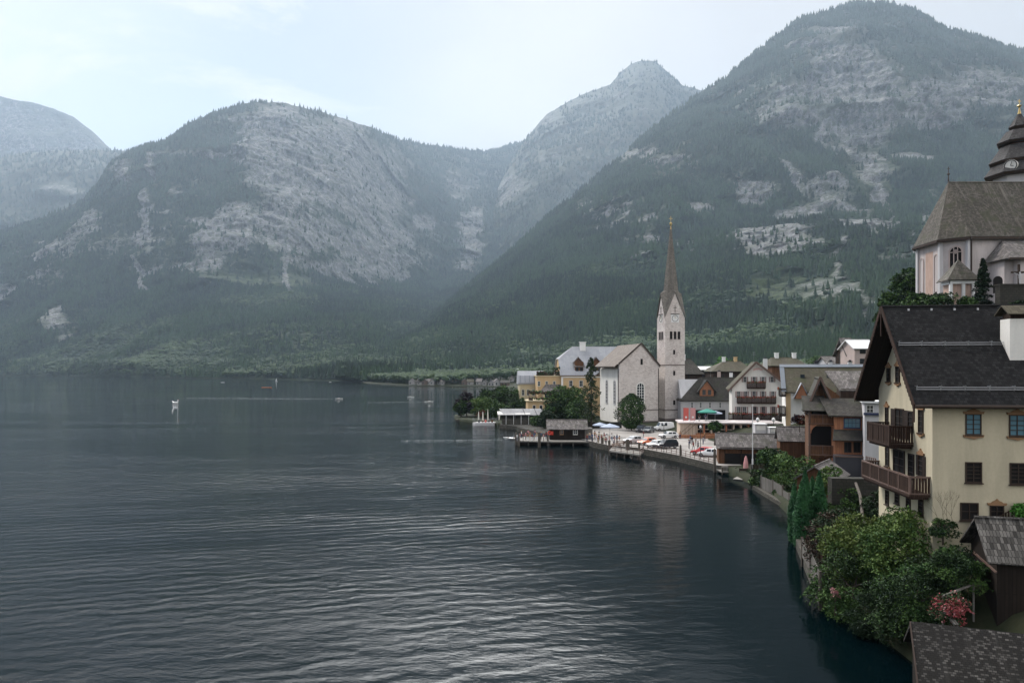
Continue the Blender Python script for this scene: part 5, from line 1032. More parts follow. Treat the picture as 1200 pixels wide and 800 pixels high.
m = MB(); m.box(-.2, 5.6, -1.6, .79, -2.5, lw('f', 995, 533)[1]); m.build('grey_base', M['darkgrey'], Wr.e); m = MB(); m.box(-.3, 5.7, -1.75, -1.603, lw('f', 995, 533)[1] - .12, lw('f', 995, 533)[1] + .06); m.build('sill_beam', M['raill'], Wr.e)
Wh = House('white_gap_house', (1013 - CX) / F * 92, 92, 3, -22, 3.4, 6, 'narrow white house with blue trim glimpsed left of the cream house', 'house')
lw = Wh.loc; Wh.body([(6, lw('f', 1020, 472)[1]), (0, lw('f', 1020, 472)[1])], M['greywhite'], 'x'); z = lw('f', 1020, 486)[1]; m = MB(); m.box(-.1, 3.6, -.35, -.003, z, z + .28); m.build('blue_beam', M['blueframe'], Wh.e); m = MB(); m.box(-.3, 3.8, -.5, 6, lw('f', 1020, 472)[1], lw('f', 1020, 472)[1] + .25); m.build('roof', M['whitemetal'], Wh.e)
Wh.pxwin('f', 1016, 475, 1023, 483, frame='frame_w', pane='glass')
railing('deck_railing', [W(1015, 544.5, 83), W(1026, 548, 76)], 1.0, 'raill', 'short brown deck railing left of the cream house balconies')

# hut with grey metal roof
Ht = House('brown_hut', (914 - CX) / F * 112, 112, 2.0, -14, 5.0, 4.5, 'brown plank hut with a pale grey sheet roof above the garden', 'hut')
zz = Ht.loc('f', 930, 515)[1]; Ht.body([(4.5, zz), (2.2, zz + 1.7), (0, zz)], M['brownplank'], 'x'); Ht.roof_x(zz, zz, zz + 1.7, 2.2, .35, .4, .12, 'sh_grey')
# boathouse on the shore
Bo = House('brown_boathouse', (842 - CX) / F * 118.5, 118.5, .9, -12, 9.6, 5, 'long brown boathouse with a grey shingle roof at the waterside', 'boathouse')
zz = Bo.loc('f', 870, 523)[1]; m = MB(); m.prism([(0, -2.5), (5, -2.5), (5, zz), (2.5, zz + 1.7), (0, zz)], 0, 9.6, 'x'); m.build('wall', M['brownplank'], Bo.e); Bo.roof_x(zz, zz, zz + 1.75, 2.5, .4, .6, .16, 'sh_grey')
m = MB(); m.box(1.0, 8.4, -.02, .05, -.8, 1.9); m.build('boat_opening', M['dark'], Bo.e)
for u in (.9, 3.4, 5.9, 8.3): m = MB(); m.box(u, u + .16, -.14, -.023, -2, zz - .2); m.build('post', M['darkplank'], Bo.e)
m = MB(); m.box(.2, 8.8, -.5, -.15, zz - .35, zz - .1); m.build('beam', M['darkplank'], Bo.e)
# white box units above the boathouse
for x0, x1, y0, y1, D, l in ((885, 898, 494, 506, 135, 'larger white box shaped stall behind the boathouse roof'), (902, 913, 499, 507, 133, 'smaller white box shaped stall right of the larger one')):
    a = W(x0, y1, D); w = (x1 - x0) / F * D; h = (y1 - y0) / F * D; e = thing('market_stall', Vector((a.x, a.y, a.z)), R(-5), l, 'stall', 'white stalls'); m = MB(); m.box(0, w, 0, 1.8, -2, h * .75); m.build('box', M['greywhite'], e); m = MB(); m.box(-.1, w + .1, -.3, 1.9, h * .75, h * .82); m.build('lid', M['whitepaint'], e); m = MB(); m.box(w * .1, w * .9, -.02, -.003, h * .2, h * .6); m.build('hatch', M['white'], e)
# flagpole, jetty, pontoon, closed parasol
p = G(882, 556, .3); m = MB(); m.tube((0, 0, -.5), (0, 0, 2.4), .16, .13, 8); m.tube((0, 0, 2.4), (0, 0, 10.4), .08, .05, 8); m.lathe([(.02, 10.4), (.1, 10.5), (.02, 10.65)], n=8); o = m.build('flagpole', M['whitepaint']); o.location = p; tag(o, 'tall white flagpole standing on the little jetty', 'flagpole')
closed_parasol(G(875.5, 552, .8) + Vector((0, .6, 0)), 2.3, 'pinkcloth', 'folded pale pink parasol on the jetty left of the flagpole', None, .34)
m = MB(); jt = thing('small_jetty', G(845, 556, 0), 0, 'weathered plank jetty in front of the brown boathouse', 'jetty'); m.box(0, 4.4, -.4, 3.0, .35, .55); m.build('deck', M['greyplankh'], jt)
for x in (.1, 2.2, 4.3): m = MB(); m.tube((x, -.3, -2), (x, -.3, 1.2), .11, n=6); m.build('post', M['pile'], jt)
m = MB(); m.box(.3, 1.2, .2, .9, .553, 1.2); m.box(1.6, 3.2, .6, 1.2, .553, .95); m.build('crates', M['greyplank'], jt)
st = thing('boat_slip', G(864, 561, 0), R(-38), 'sloping grey plank slipway with a dark side rail into the lake', 'slipway')
m = MB(); m.slab([(-.2, -1.2, .15), (5.6, -1.2, .25), (5.6, .8, .45), (-.2, .8, .35)], .12); m.build('deck', M['greyplankh'], st); m = MB(); m.beam((0, .9, 1.3), (6, .9, 1.5), .1, .35); m.beam((0, .9, .8), (6, .9, 1.0), .08, .2); [m.tube((k * 1.5, .9, -1), (k * 1.5, .9, 1.5), .07, n=5) for k in range(5)]; m.build('side_rail', M['darkplank'], st)
def fence(pts, h, mat, label, name='plank_fence', dz=0):
    o0 = Vector(pts[0]); e = thing(name, o0, 0, label, 'fence')
    m = MB()
    for a, b in zip(pts[:-1], pts[1:]):
        a = Vector(a) - o0; b = Vector(b) - o0; d = b - a; L = d.length; n = max(2, int(L / .2)); dn = d.normalized(); sd = Vector((-dn.y, dn.x, 0)) * .02
        for k in range(n):
            p = a + d * (k / n); q = a + d * ((k + .86) / n); hh = h + .05 * math.sin(k * 2.3)
            m.add([p - sd, q - sd, q + sd, p + sd] + [v + Vector((0, 0, hh)) for v in (p - sd, q - sd, q + sd, p + sd)], [(0, 1, 5, 4), (1, 2, 6, 5), (2, 3, 7, 6), (3, 0, 4, 7), (4, 5, 6, 7)])
    m.build('boards', M[mat], e)
    for a in pts: a = Vector(a) - o0; m = MB(); m.box(a.x - .08, a.x + .08, a.y - .08, a.y + .08, -2 + a.z, a.z + h + .12); m.build('post', M['pile'], e)
    return e
def gp(px, py, z=.4): return G(px, py, z)
fence([gp(892, 573), gp(906, 579), gp(917, 586)], 1.7, 'greyplank', 'grey plank fence on the shore wall below the garden'); fence([gp(917.5, 586.5), gp(925, 592), gp(932, 600)], 1.3, 'greyplank', 'short leaning grey fence nearer the pointed cypresses')
fence([gp(940, 652, .8), gp(950, 668, .9), gp(961, 697, 1.0)], 1.5, 'greyplank', 'weathered grey plank fence at the water edge left of the big bush'); fence([G(880, 560, .9), G(905, 561, .9)], 1.9, 'darkplank', 'dark plank fence behind the flagpole')
m = MB(); A_, B_ = gp(884, 573, 0), gp(935, 604, 0); m.beam((0, 0, .05), (B_ - A_) + Vector((0, 0, .05)), .5, .9); o = m.build('shore_wall', M['quaystone']); o.location = A_; tag(o, 'low dark stone shore wall below the grey fences', 'wall')
m = MB(); A_, B_ = gp(936, 640, 0), gp(966, 712, 0); m.beam((0, 0, .1), (B_ - A_) + Vector((0, 0, .1)), .6, 1.5); o = m.build('shore_wall', M['quaystone']); o.location = A_; tag(o, 'mossy stone shore wall below the big bush', 'wall')
# little boat shed with shingle roof beside the cypresses
Sm = House('garden_shed', W(934, 571, 86).x, 86, 1.6, -35, 4.0, 7.2, 'low garden shed with a worn grey shingle roof behind the cypresses', 'shed')
Sm.body([(4, 2.0), (2, 3.3), (0, 2.0)], M['brownplank'], 'y'); Sm.roof_y(2.0, 2.0, 3.4, 2, .4, .4, .12, 'sh_grey')
# downpipe-like pale chute and steps
m = MB(); a, b, c__ = W(1003, 566, 62), W(1008, 580, 60), W(1011, 606, 57); m.tube((0, 0, 0), b - a, .12, n=8); m.tube(b - a, c__ - a, .12, n=8); o = m.build('drain_pipe', M['greywhite']); o.location = a; o.data.materials[0] = M['pile']; tag(o, 'bent pale grey drain pipe in front of the dark garden bank', 'pipe')
bk = House('retaining_wall', (975 - CX) / F * 70, 70, 2.2, -5, 5.0, 1.2, 'dark rubble retaining wall below the grey base of the timber house', 'wall'); m = MB(); m.box(0, 5.6, 0, 1.2, -2, 3.6); m.build('masonry', M['rubble'], bk.e)
# ================================================================== parish church on the hill (upper right)
Pc = thing('hill_church', (69, 117, 26), 0, 'large old church on the hill with steep shingle roof and tall pointed traceried window', 'church'); o0 = Vector((69, 117, 26))
zE = 36.0
plan = [(68.5, 111), (65.8, 113.6), (65.9, 120), (69, 123.5), (100, 123.5), (100, 111)]
m = MB(); m.prism([(x - o0.x, y - o0.y) for x, y in plan], -8, zE - 26, 'z'); m.build('wall', M['churchwall'], Pc)
apex = Vector((69.2, 117.3, 16 + (HY - 213) / F * 117.5)) - o0
rp = [Vector((68.4, 110.3, zE)) - o0, Vector((65.1, 113.2, zE)) - o0, Vector((65.2, 120.4, zE)) - o0, Vector((68.7, 124.3, zE)) - o0]; far_ = Vector((101, 117.3, 0)) - Vector((o0.x, o0.y, 0)); far_.z = apex.z
m = MB()
for a, b in zip(rp[:-1], rp[1:]): m.slab([a, b, apex], .3)
m.slab([rp[0], Vector((32, rp[0].y, rp[0].z)), far_, apex], .3); m.slab([rp[3], Vector((32, rp[3].y, rp[3].z)), far_, apex], .3); rf = m.build('roof', M['sh_church'], Pc)
m = MB()
for a, b in zip([Vector((32, rp[0].y, rp[0].z))] + rp[:-1], rp): m.beam(a - Vector((0, 0, .25)), b - Vector((0, 0, .25)), .22, .35)
m.build('gutter', M['frame_d'], rf)
m = MB(); m.tube(apex, apex + Vector((0, 0, 1.0)), .12, .06, 6); m.lathe([(.02, .9), (.26, 1.15), (.02, 1.4)], apex, 8); m.beam(apex + Vector((0, 0, 1.4)), apex + Vector((0, 0, 2.3)), .08, .08); m.beam(apex + Vector((-.25, 0, 2.0)), apex + Vector((.25, 0, 2.0)), .06, .06); m.build('finial', M['frame_d'], rf)
m = MB(); d = Vector((11, -6.3, zE - 26)); m.box(d.x - 1.1, d.x + 1.1, d.y + .8, d.y + 4, d.z + 1.0, d.z + 2.2); dm = m.build('dormer', M['darkplank'], rf); m = MB(); m.slab([(d.x - 1.5, d.y + .4, d.z + 2.2), (d.x + 1.5, d.y + .4, d.z + 2.2), (d.x + 1.5, d.y + 4.6, d.z + 4.0), (d.x - 1.5, d.y + 4.6, d.z + 4.0)], .15); m.build('dormer_roof', M['sh_church'], dm)
# walls of the choir carry blind and glazed pointed windows
class Face:   # adapter giving the House wall helpers to a wall between two plan points
    def __init__(s, e, a, b): s.e = thing('choir_bay', (0, 0, 0)); s.e.parent = e; s.e.location = Vector((a[0] - o0.x, a[1] - o0.y, 0)); s.a = math.atan2(b[1] - a[1], b[0] - a[0]); s.e.rotation_euler.z = s.a; s.L = math.hypot(b[0] - a[0], b[1] - a[1]); s.w = s.L; s.d = 1
    def pt(s, face, u, out, z): return (u, -out, z)
    def wbox(s, m, face, u0, u1, o0_, o1, z0, z1): return m.box(u0, u1, -max(o0_, o1), -min(o0_, o1), z0, z1)
f1 = Face(Pc, plan[1], plan[0]); arched(f1, 'f', f1.L * .55, 1.55, 2.4, 8.7, 'pink', 'dark', 2, 2, 'pink', 'tracery_window')
m = MB()
for k in range(3): a = R(90 + 120 * k); m.lathe([(.05, -.03), (.34, -.03), (.34, .03), (.05, .03)], (0, 0, 0), 10)
q = m.build('tracery_rose', M['pink'], f1.e); q.rotation_euler = (R(90), 0, 0); q.location = (f1.L * .55, -.08, 8.0)
f2 = Face(Pc, plan[2], plan[1])
for u in (1.1, 5.3): arched(f2, 'f', u, 1.0, 1.0, 7.9, 'pink', 'churchwall', 0, 0, 'pink', 'blind_window')
m = MB(); m.box(2.2, 4.3, -.02, -.003, 1.2, 8.6); m.build('wall_painting', M['fresco'], f2.e)
for f_ in (f1, f2): f_.e.name = 'choir_bay'
for x, y in plan[:3]: m = MB(); m.box(x - o0.x - .3, x - o0.x + .25, y - o0.y - .3, y - o0.y + .25, -6, zE - 26.4); m.build('corner_pilaster', M['greywhite'], Pc)
m = MB(); m.tube((-.3, -6.35, -4), (-.3, -6.35, 9.6), .13, n=6); m.build('downpipe', M['frame_d'], Pc)
# side aisle with its own roof
m = MB(); m.box(3.5, 31, -11.5, -6.1, -8, 6.1); m.box(2.2, 3.5, -10, -6.1, -8, 6.1); m.build('aisle_wall', M['churchwall'], Pc)
m = MB(); zt2 = 16 + (HY - 281) / F * 110 - 26
m.slab([(1.6, -12.2, 6.0), (31, -12.2, 6.0), (31, -6.4, zt2), (4.2, -6.4, zt2)], .25); m.slab([(1.6, -12.2, 6.0), (4.2, -6.4, zt2), (1.4, -6.3, 6.0)], .25); m.build('aisle_roof', M['sh_grey'], Pc)
m = MB(); m.beam((1.5, -12.25, 5.85), (31, -12.25, 5.85), .2, .3); m.build('aisle_gutter', M['frame_d'], Pc)
m = MB(); cx_ = W(1170, 330, 105.4).x - o0.x; m.prism([(cx_ - .65, -1.6), (cx_ + .65, -1.6)] + [(cx_ + .65 * math.cos(R(18 * k)), .2 + .65 * math.sin(R(18 * k))) for k in range(11)], -11.56, -11.4, 'y'); q = m.build('arched_window', M['dark'], Pc); q.location.z = 16 + (HY - 328) / F * 105.5 - 26 - .3
# porch
pb = W(1128, 366, 100); po = Vector((pb.x, 100, 23.5)); Po = thing('church_porch', po, R(-6), 'small white pillared porch with a mossy pointed roof at the hill church', 'porch')
ze = 16 + (HY - 328) / F * 100 - 23.5; zt3 = 16 + (HY - 303) / F * 101 - 23.5
m = MB(); m.box(-1.6, -1.25, 0, .35, -2, ze); m.box(.0, .35, 0, .35, -2, ze); m.box(1.3, 1.6, 0, .35, -2, ze); m.box(-1.6, 1.6, -.05, 2.6, ze - .5, ze - .003); m.build('pillars', M['whitepaint'], Po)
m = MB(); m.box(-1.3, 1.5, .36, 2.6, -2, ze - .5); m.build('painted_wall', M['fresco'], Po)
m = MB(); m.slab([(-2.1, -.5, ze), (2.1, -.5, ze), (.2, 1.6, zt3)], .12); m.slab([(-2.1, -.5, ze), (.2, 1.6, zt3), (-2.1, 3, ze)], .12); m.slab([(2.1, -.5, ze), (.2, 1.6, zt3), (2.1, 3, ze)], .12); m.build('roof', M['sh_church'], Po)
# tower with stacked roofs
tc = W(1194.5, 200, 126); Ts = thing('pagoda_tower', Vector((tc.x, 126, 30)), R(8), 'church tower with four stacked curved dark roofs and a gilded ball on the spire', 'church tower')
H_ = lambda y: 16 + (HY - y) / F * 126 - 30
r8 = lambda px: (1194.5 - px) / F * 126 * .88
m = MB(); m.lathe([(4.0, -6), (4.0, H_(193))], n=8); m.build('wall', M['greywhite'], Ts)
m = MB(); m.lathe([(3.1, H_(192)), (3.1, H_(176))], n=8); m.build('upper_wall', M['churchwall'], Ts); m = MB(); m.lathe([(2.35, H_(176)), (2.35, H_(160))], n=8); m.build('wood_drum', M['brownplank'], Ts)
for (xa, ya, xb, yb) in ((1152.5, 206, 1167, 186), (1158, 190.5, 1172, 172), (1167.5, 167, 1179, 154), (1181.5, 149, 1192, 134)):
    ra, rb = r8(xa), r8(xb); za, zb = H_(ya), H_(yb); m = MB(); m.lathe([(ra - .25, za - .35), (ra, za - .05), (ra * .86 + rb * .14, za + (zb - za) * .12), (ra * .6 + rb * .4, za + (zb - za) * .36), (ra * .25 + rb * .75, za + (zb - za) * .72), (max(rb, .2), zb)], n=8); m.build('curved_roof', M['sh_tower'], Ts)
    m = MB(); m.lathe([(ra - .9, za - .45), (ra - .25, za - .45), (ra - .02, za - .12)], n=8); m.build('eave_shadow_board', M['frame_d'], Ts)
m = MB(); m.lathe([(.35, H_(136)), (.12, H_(128)), (.1, H_(126))], n=8); m.lathe([(.02, H_(127)), (.4, H_(124.5)), (.02, H_(122))], n=8); m.box(-.05, .05, -.05, .05, H_(122), H_(116.5)); m.box(-.3, .3, -.05, .05, H_(119.2), H_(118.4)); m.build('finial', M['gold'], Ts)
for a in (-90 - 8, -147): 
    e = thing('clock', (0, 0, 0)); e.parent = Ts; e.rotation_euler.z = R(a + 90); m = MB(); m.tube((0, -4.75, H_(200)), (0, -3.6, H_(200)), 1.0, n=20); m.build('dial', M['white'], e); m = MB()
    for k in range(20): t0, t1 = 2 * math.pi * k / 20, 2 * math.pi * (k + 1) / 20; m.beam((.88 * math.cos(t0), -4.79, H_(200) + .88 * math.sin(t0)), (.88 * math.cos(t1), -4.79, H_(200) + .88 * math.sin(t1)), .1, .12)
    m.beam((0, -4.81, H_(200)), (.2, -4.81, H_(200) + .65), .1, .06); m.beam((0, -4.84, H_(200)), (.45, -4.84, H_(200) - .15), .12, .06); m.build('numeral_ring', M['black'], e)
# crucifix and churchyard terrace
p = W(1194, 345, 96); cr = thing('crucifix', p, 0, 'tall dark wooden crucifix with a pale figure in the churchyard', 'crucifix')
m = MB(); m.box(-.12, .12, -.1, .1, -1, 3.9); m.box(-1.0, 1.0, -.09, .09, 2.75, 2.98); m.build('cross', M['darkplank'], cr)
m = MB(); m.lathe([(.05, 1.3), (.10, 1.5), (.10, 1.9), (.15, 2.1), (.16, 2.5), (.06, 2.62), (.10, 2.7), (.09, 2.88), (.02, 2.92)], (0, -.2, 0), 8); m.tube((-.12, -.2, 2.5), (-.8, -.15, 2.85), .05, .03, 6); m.tube((.12, -.2, 2.5), (.8, -.15, 2.85), .05, .03, 6); m.build('figure', M['greywhite'], cr)
a = W(1172, 352, 94); m = MB(); m.box(0, 14, 0, 1, -6, 2.6); m.box(-.1, 14, -.1, 1.1, 2.6, 2.8); o = m.build('churchyard_terrace_wall', M['rubble']); o.location = (a.x, 94, 24.2); tag(o, 'dark churchyard terrace wall under the crucifix', 'wall')

# ================================================================== cream house in the foreground
YC = (25.0, 44.0); Y = House('cream_house', YC[0], YC[1], 7.0, -7, 12, 8.6, 'cream plastered house with black shingle roof and brown balconies on its lake side', 'house')
ly = Y.loc; zev = ly('f', 1093, 465)[1] + .35; zrd = zev + 5.15
m = MB(); m.prism([(0, -4), (8.6, -4), (8.6, zev), (4.3, zrd - .35), (0, zev)], 0, 12, 'x'); m.build('wall', M['cream'], Y.e)
# roof: two slabs, verge boards, snow guards
sl = (zrd - zev) / 4.3; ova = 1.35; oe = .85; m = MB()
m.slab([(-ova, -oe, zev - oe * sl), (12.8, -oe, zev - oe * sl), (12.8, 4.3, zrd), (-ova, 4.3, zrd)], .16); m.slab([(-ova, 8.6 + oe, zev - oe * sl), (12.8, 8.6 + oe, zev - oe * sl), (12.8, 4.304, zrd), (-ova, 4.304, zrd)], .16)
m.tube((-ova, 4.3, zrd + .02), (12.8, 4.3, zrd + .02), .09, n=6); rf = m.build('roof', M['sh_black'], Y.e); rf.location.z = .22
m = MB()
m.slab([(-ova + .06, -oe + .05, zev - oe * sl - .17), (-.01, -oe + .05, zev - oe * sl - .17), (-.01, 4.3, zrd - .17), (-ova + .06, 4.3, zrd - .17)], .05); m.slab([(-ova + .06, 8.6 + oe - .05, zev - oe * sl - .17), (-.01, 8.6 + oe - .05, zev - oe * sl - .17), (-.01, 4.305, zrd - .17), (-ova + .06, 4.305, zrd - .17)], .05)
m.slab([(-.005, -oe + .05, zev - oe * sl - .17), (12.7, -oe + .05, zev - oe * sl - .17), (12.7, -.01, zev - .18), (-.005, -.01, zev - .18)], .05); m.build('soffit', M['blackplank'], rf)
m = MB()
for sgn in (0, 1):
    y_e = -oe if not sgn else 8.6 + oe; m.beam((-ova - .03, y_e, zev - oe * sl - .04), (-ova - .03, 4.3, zrd - .02), .06, .26)
    n = 26
    for k in range(n):       # fretwork drops
        f_ = (k + .5) / n; yy = y_e + (4.3 - y_e) * f_; zz = zev - oe * sl + (zrd - zev + oe * sl) * f_; m.prism([(yy - .09, zz - .14), (yy + .09, zz - .14), (yy + .05, zz - .30), (yy, zz - .36), (yy - .05, zz - .30)], -ova - .05, -ova - .01, 'x')
m.box(-ova - .06, -ova + .02, -oe - .05, -oe + .05, zev - oe * sl - 1.0, zev - oe * sl + .1); m.box(-ova - .06, -ova + .02, 4.25, 4.35, zrd - 1.9, zrd); m.build('fretwork_bargeboard', M['railw'], rf)
m = MB(); m.tube((-ova, -oe - .08, zev - oe * sl - .08), (12.8, -oe - .08, zev - oe * sl - .08), .10, n=8); m.build('gutter', M['frame_d'], rf)
for f_, xs in ((.56, -.15), (.12, .0)):
    yy = -oe + (4.3 + oe) * f_; zz = zev - oe * sl + (zrd - zev + oe * sl) * f_ + .06; m = MB()
    for k in (0, 1): m.tube((-ova + .35 + xs, yy, zz + .10 + .13 * k), (12.6, yy, zz + .10 + .13 * k), .022, n=5)
    for k in range(10): x = -ova + .4 + xs + k * 1.35; m.beam((x, yy + .1, zz), (x, yy - .02, zz + .34), .05, .05); m.beam((x, yy - .02, zz + .3), (x, yy + .35, zz + .3), .04, .04)
    m.build('snow_guard', M['steel'], rf)
m = MB()
for k in range(9): x = -ova + 1.5 + k * 1.4; m.box(x, x + .12, 3.98, 4.06, zrd - .28, zrd - .14)
m.build('roof_hooks', M['steel'], rf)
# chimney with its own little roof
cu = ly('f', 1176, 420); k_ = (1184 - CX) / F; yc = 2.1; xc = 5.0 
# locate along the roof so that it stands right of the second window axis
ww = W(1184, 418, 45.2); dxy = Vector((ww.x - YC[0], ww.y - YC[1])); xc = dxy.x * Y.c + dxy.y * Y.s; yc = -dxy.x * Y.s + dxy.y * Y.c
m = MB(); zc0 = zev + 1.2; zc1 = 16 + (HY - 378) / F * 45 - 7
m.box(xc - .28, xc + 1.2, yc - .5, yc + .6, zc0, zc1); ch = m.build('chimney', M['white'], rf)
m = MB(); m.box(xc - .22, xc + 1.1, yc - .45, yc + .5, zc1, zc1 + .35); m.build('chimney_vents', M['darkplank'], ch)
m = MB(); m.slab([(xc - .5, yc - .8, zc1 + .28), (xc + 1.5, yc - .8, zc1 + .28), (xc + 1.5, yc + .05, zc1 + .85), (xc - .5, yc + .05, zc1 + .85)], .06); m.slab([(xc - .5, yc + .9, zc1 + .28), (xc + 1.5, yc + .9, zc1 + .28), (xc + 1.5, yc + .054, zc1 + .85), (xc - .5, yc + .054, zc1 + .85)], .06); m.build('chimney_roof', M['sh_brown'], ch)
# front windows
def ornate(win, h, face, u0, u1, z0, z1):
    c = (u0 + u1) / 2; w = (u1 - u0) / 2 + .16; m = MB()
    top = [(c - w, z1 + .06), (c - w - .05, z1 + .2), (c - w * .7, z1 + .2), (c - w * .45, z1 + .30), (c - w * .2, z1 + .34), (c, z1 + .46), (c + w * .2, z1 + .34), (c + w * .45, z1 + .30), (c + w * .7, z1 + .2), (c + w + .05, z1 + .2), (c + w, z1 + .06)]
    bot = [(c - w - .04, z0 - .06), (c + w + .04, z0 - .06), (c + w, z0 - .2), (c + w * .5, z0 - .24), (c, z0 - .32), (c - w * .5, z0 - .24), (c - w, z0 - .2)]
    for pl in (top, bot):
        vs_ = [h.pt(face, u, .10, z) for u, z in pl] + [h.pt(face, u, .0, z) for u, z in pl]; n = len(pl); m.add(vs_, [tuple(range(n)), tuple(range(2 * n - 1, n - 1, -1))] + [(i, i + n, (i + 1) % n + n, (i + 1) % n) for i in range(n)])
    m.build('ornament', M['frame_o'], win)
def ywin(face, x0, y0, x1, y1, **k):
    orn = k.pop('orn', False); f = Y.pxwin(face, x0, y0, x1, y1, **k)
    if orn:
        ua, za = ly(face, x0, y0); ub, zb = ly(face, x1, y1); u0, u1 = sorted((ua, ub)); z0, z1 = sorted(((za + ly(face, x1, y0)[1]) / 2, (zb + ly(face, x0, y1)[1]) / 2)); ornate(f, Y, face, u0, u1, z0, z1)
    return f
ywin('f', 1132.5, 486, 1148.5, 508, pane='blueglass', bars=(1, 3), fw=.06, orn=True); ywin('f', 1183.5, 487, 1200, 509.5, pane='blueglass', bars=(1, 3), fw=.06, orn=True)
ywin('f', 1132.5, 542.5, 1149, 564, pane='dark', bars=(1, 4), fw=.07); ywin('f', 1184.5, 543.5, 1202, 566, pane='dark', bars=(1, 4), fw=.07)
ywin('f', 1126.5, 590, 1145, 608, pane='dark', bars=(1, 1), fw=.07); ywin('f', 1161, 593, 1175, 605, pane='dark', bars=(1, 1), fw=.06, orn=True)
# gable side
ywin('l', 1040, 432, 1043.5, 446, pane='dark', bars=(0, 2), orn=True, fw=.05); ywin('l', 1050.5, 430, 1054.5, 447, pane='dark', bars=(0, 2), orn=True, fw=.05)
ywin('l', 1038.3, 478, 1041, 496, pane='dark', bars=(0, 2), orn=True, fw=.05, frame='shutter_d'); ywin('l', 1077.3, 481, 1082, 506, pane='dark', bars=(0, 3), orn=True, fw=.05)
ywin('l', 1050, 480, 1059, 512, pane='dark', bars=(1, 3), frame='frame_d', shutters='shutter_d', name='balcony_door', sill=False); ywin('l', 1065, 483, 1070, 505, pane='dark', bars=(0, 3), frame='shutter_d', sill=False)
ywin('l', 1038.5, 522, 1042, 545, pane='dark', bars=(0, 2), orn=True, fw=.05); ywin('l', 1048, 528, 1060, 562, pane='dark', bars=(1, 3), name='balcony_door', sill=False); ywin('l', 1065.5, 533, 1071, 560, pane='dark', bars=(0, 3), frame='shutter_d', name='balcony_door', sill=False)
ywin('l', 1077.3, 534, 1082, 557, pane='dark', bars=(0, 3), orn=True, fw=.05, shutters='shutter_d')
for x0, y0, x1, y1 in ((1038.5, 575, 1041.5, 590), (1049.8, 573.5, 1053.8, 589), (1063, 578.5, 1067, 594), (1077.5, 582, 1082, 603)): ywin('l', x0, y0, x1, y1, pane='dark', bars=(0, 3), fw=.06)
Y.balcony('l', 2.7, 6.7, 4.35, 1.15, 1.45, 'railw', 'railw', None, True, 'upper_balcony', 1.0)
Y.balcony('l', .25, 8.5, 1.55, 1.1, 1.2, 'railw', 'raill', None, True, 'lower_balcony', 1.6)
m = MB(); m.box(-.9, -.3, 3.0, 4.4, 1.553, 1.9); m.box(-.95, -.25, 2.9, 4.5, 2.2, 2.26); o = m.build('balcony_bench', M['black']); o.location = Y.o; o.rotation_euler.z = Y.a; tag(o, 'small dark bench and table standing on the lower balcony', 'bench')

# ================================================================== sheds at the lower right
S1 = House('upper_shed', 25.3, 38.6, 2.4, -16, 7, 4.2, 'almost black timber shed with a weathered wide shingle roof', 'shed')
z_r = 16 + (HY - 609) / F * 40.2 - 2.4; z_e1 = 16 + (HY - 661) / F * 38.2 - 2.4
S1.body([(4.2, z_e1 + .1), (1.9, z_r - .15), (0, z_e1 + .1)], M['blackplank'], 'x'); S1.roof_x(z_e1 + .25, z_e1 + .25, z_r, 1.9, .5, .35, .10, 'sh_shed')
S1.pxwin('l', 1146, 672, 1143.2, 700, pane='dark', bars=(0, 1), fw=.07, frame='railw')
m = MB(); m.beam((-.05, -.06, z_e1 - .5), (-.05, 3.8, z_e1 - .3), .08, .1); m.build('trim_board', M['raill'], S1.e)
S2 = House('lower_shed', 18.3, 32.9, .4, -22, 9, 6.0, 'low shed whose small pale and dark weathered shingles fill the lower right corner', 'shed')
z_r2 = 3.85 - .4; m = MB(); m.prism([(.4, -2), (5.6, -2), (5.6, z_r2 - 1.7), (3.2, z_r2 - .2), (.4, z_r2 - 2.2)], .2, 9, 'x'); m.build('wall', M['blackplank'], S2.e)
m = MB(); m.slab([(-.15, -.8, z_r2 - 2.75), (9.3, -.8, z_r2 - 2.75), (9.3, 3.2, z_r2), (-.15, 3.2, z_r2)], .12); m.slab([(-.15, 6.2, z_r2 - 1.9), (9.3, 6.2, z_r2 - 1.9), (9.3, 3.204, z_r2), (-.15, 3.204, z_r2)], .12); m.build('roof', M['sh_near'], S2.e)
m = MB(); m.beam((-.18, -.8, z_r2 - 2.85), (-.18, 3.2, z_r2 - .08), .05, .22); m.build('bargeboard', M['frame_d'], S2.e)
a, b = W(1105, 698, 38.5), W(1141, 684, 39.5); m = MB(); m.beam((0, 0, 0), b - a, .09, .09); m.tube((0, 0, .0), (0, 0, -2.2), .05, n=5); m.tube(b - a, (b - a) - Vector((0, 0, 2)), .05, n=5); o = m.build('handrail', M['greyplank']); o.location = a; tag(o, 'worn grey wooden handrail rising above the red flowers', 'railing')
a, b = W(1108, 716, 37.2), W(1121, 732, 36.4); m = MB(); m.beam((0, 0, 0), b - a, .22, .10); o = m.build('leaning_board', M['greyplank']); o.location = a; tag(o, 'pale mossy board leaning on the lower shed roof by the red flowers', 'board')
pts = [W(1165, 607, 42.6), W(1182, 598, 42.9), W(1202, 587, 43.2)]; pts = [Vector((p.x, p.y, p.z - .9)) for p in pts]
railing('sloping_railing', pts, .9, 'darkplank', 'dark railing climbing to the right below the cream house windows', step=.25, rails=(1.0, .2), w=.06)

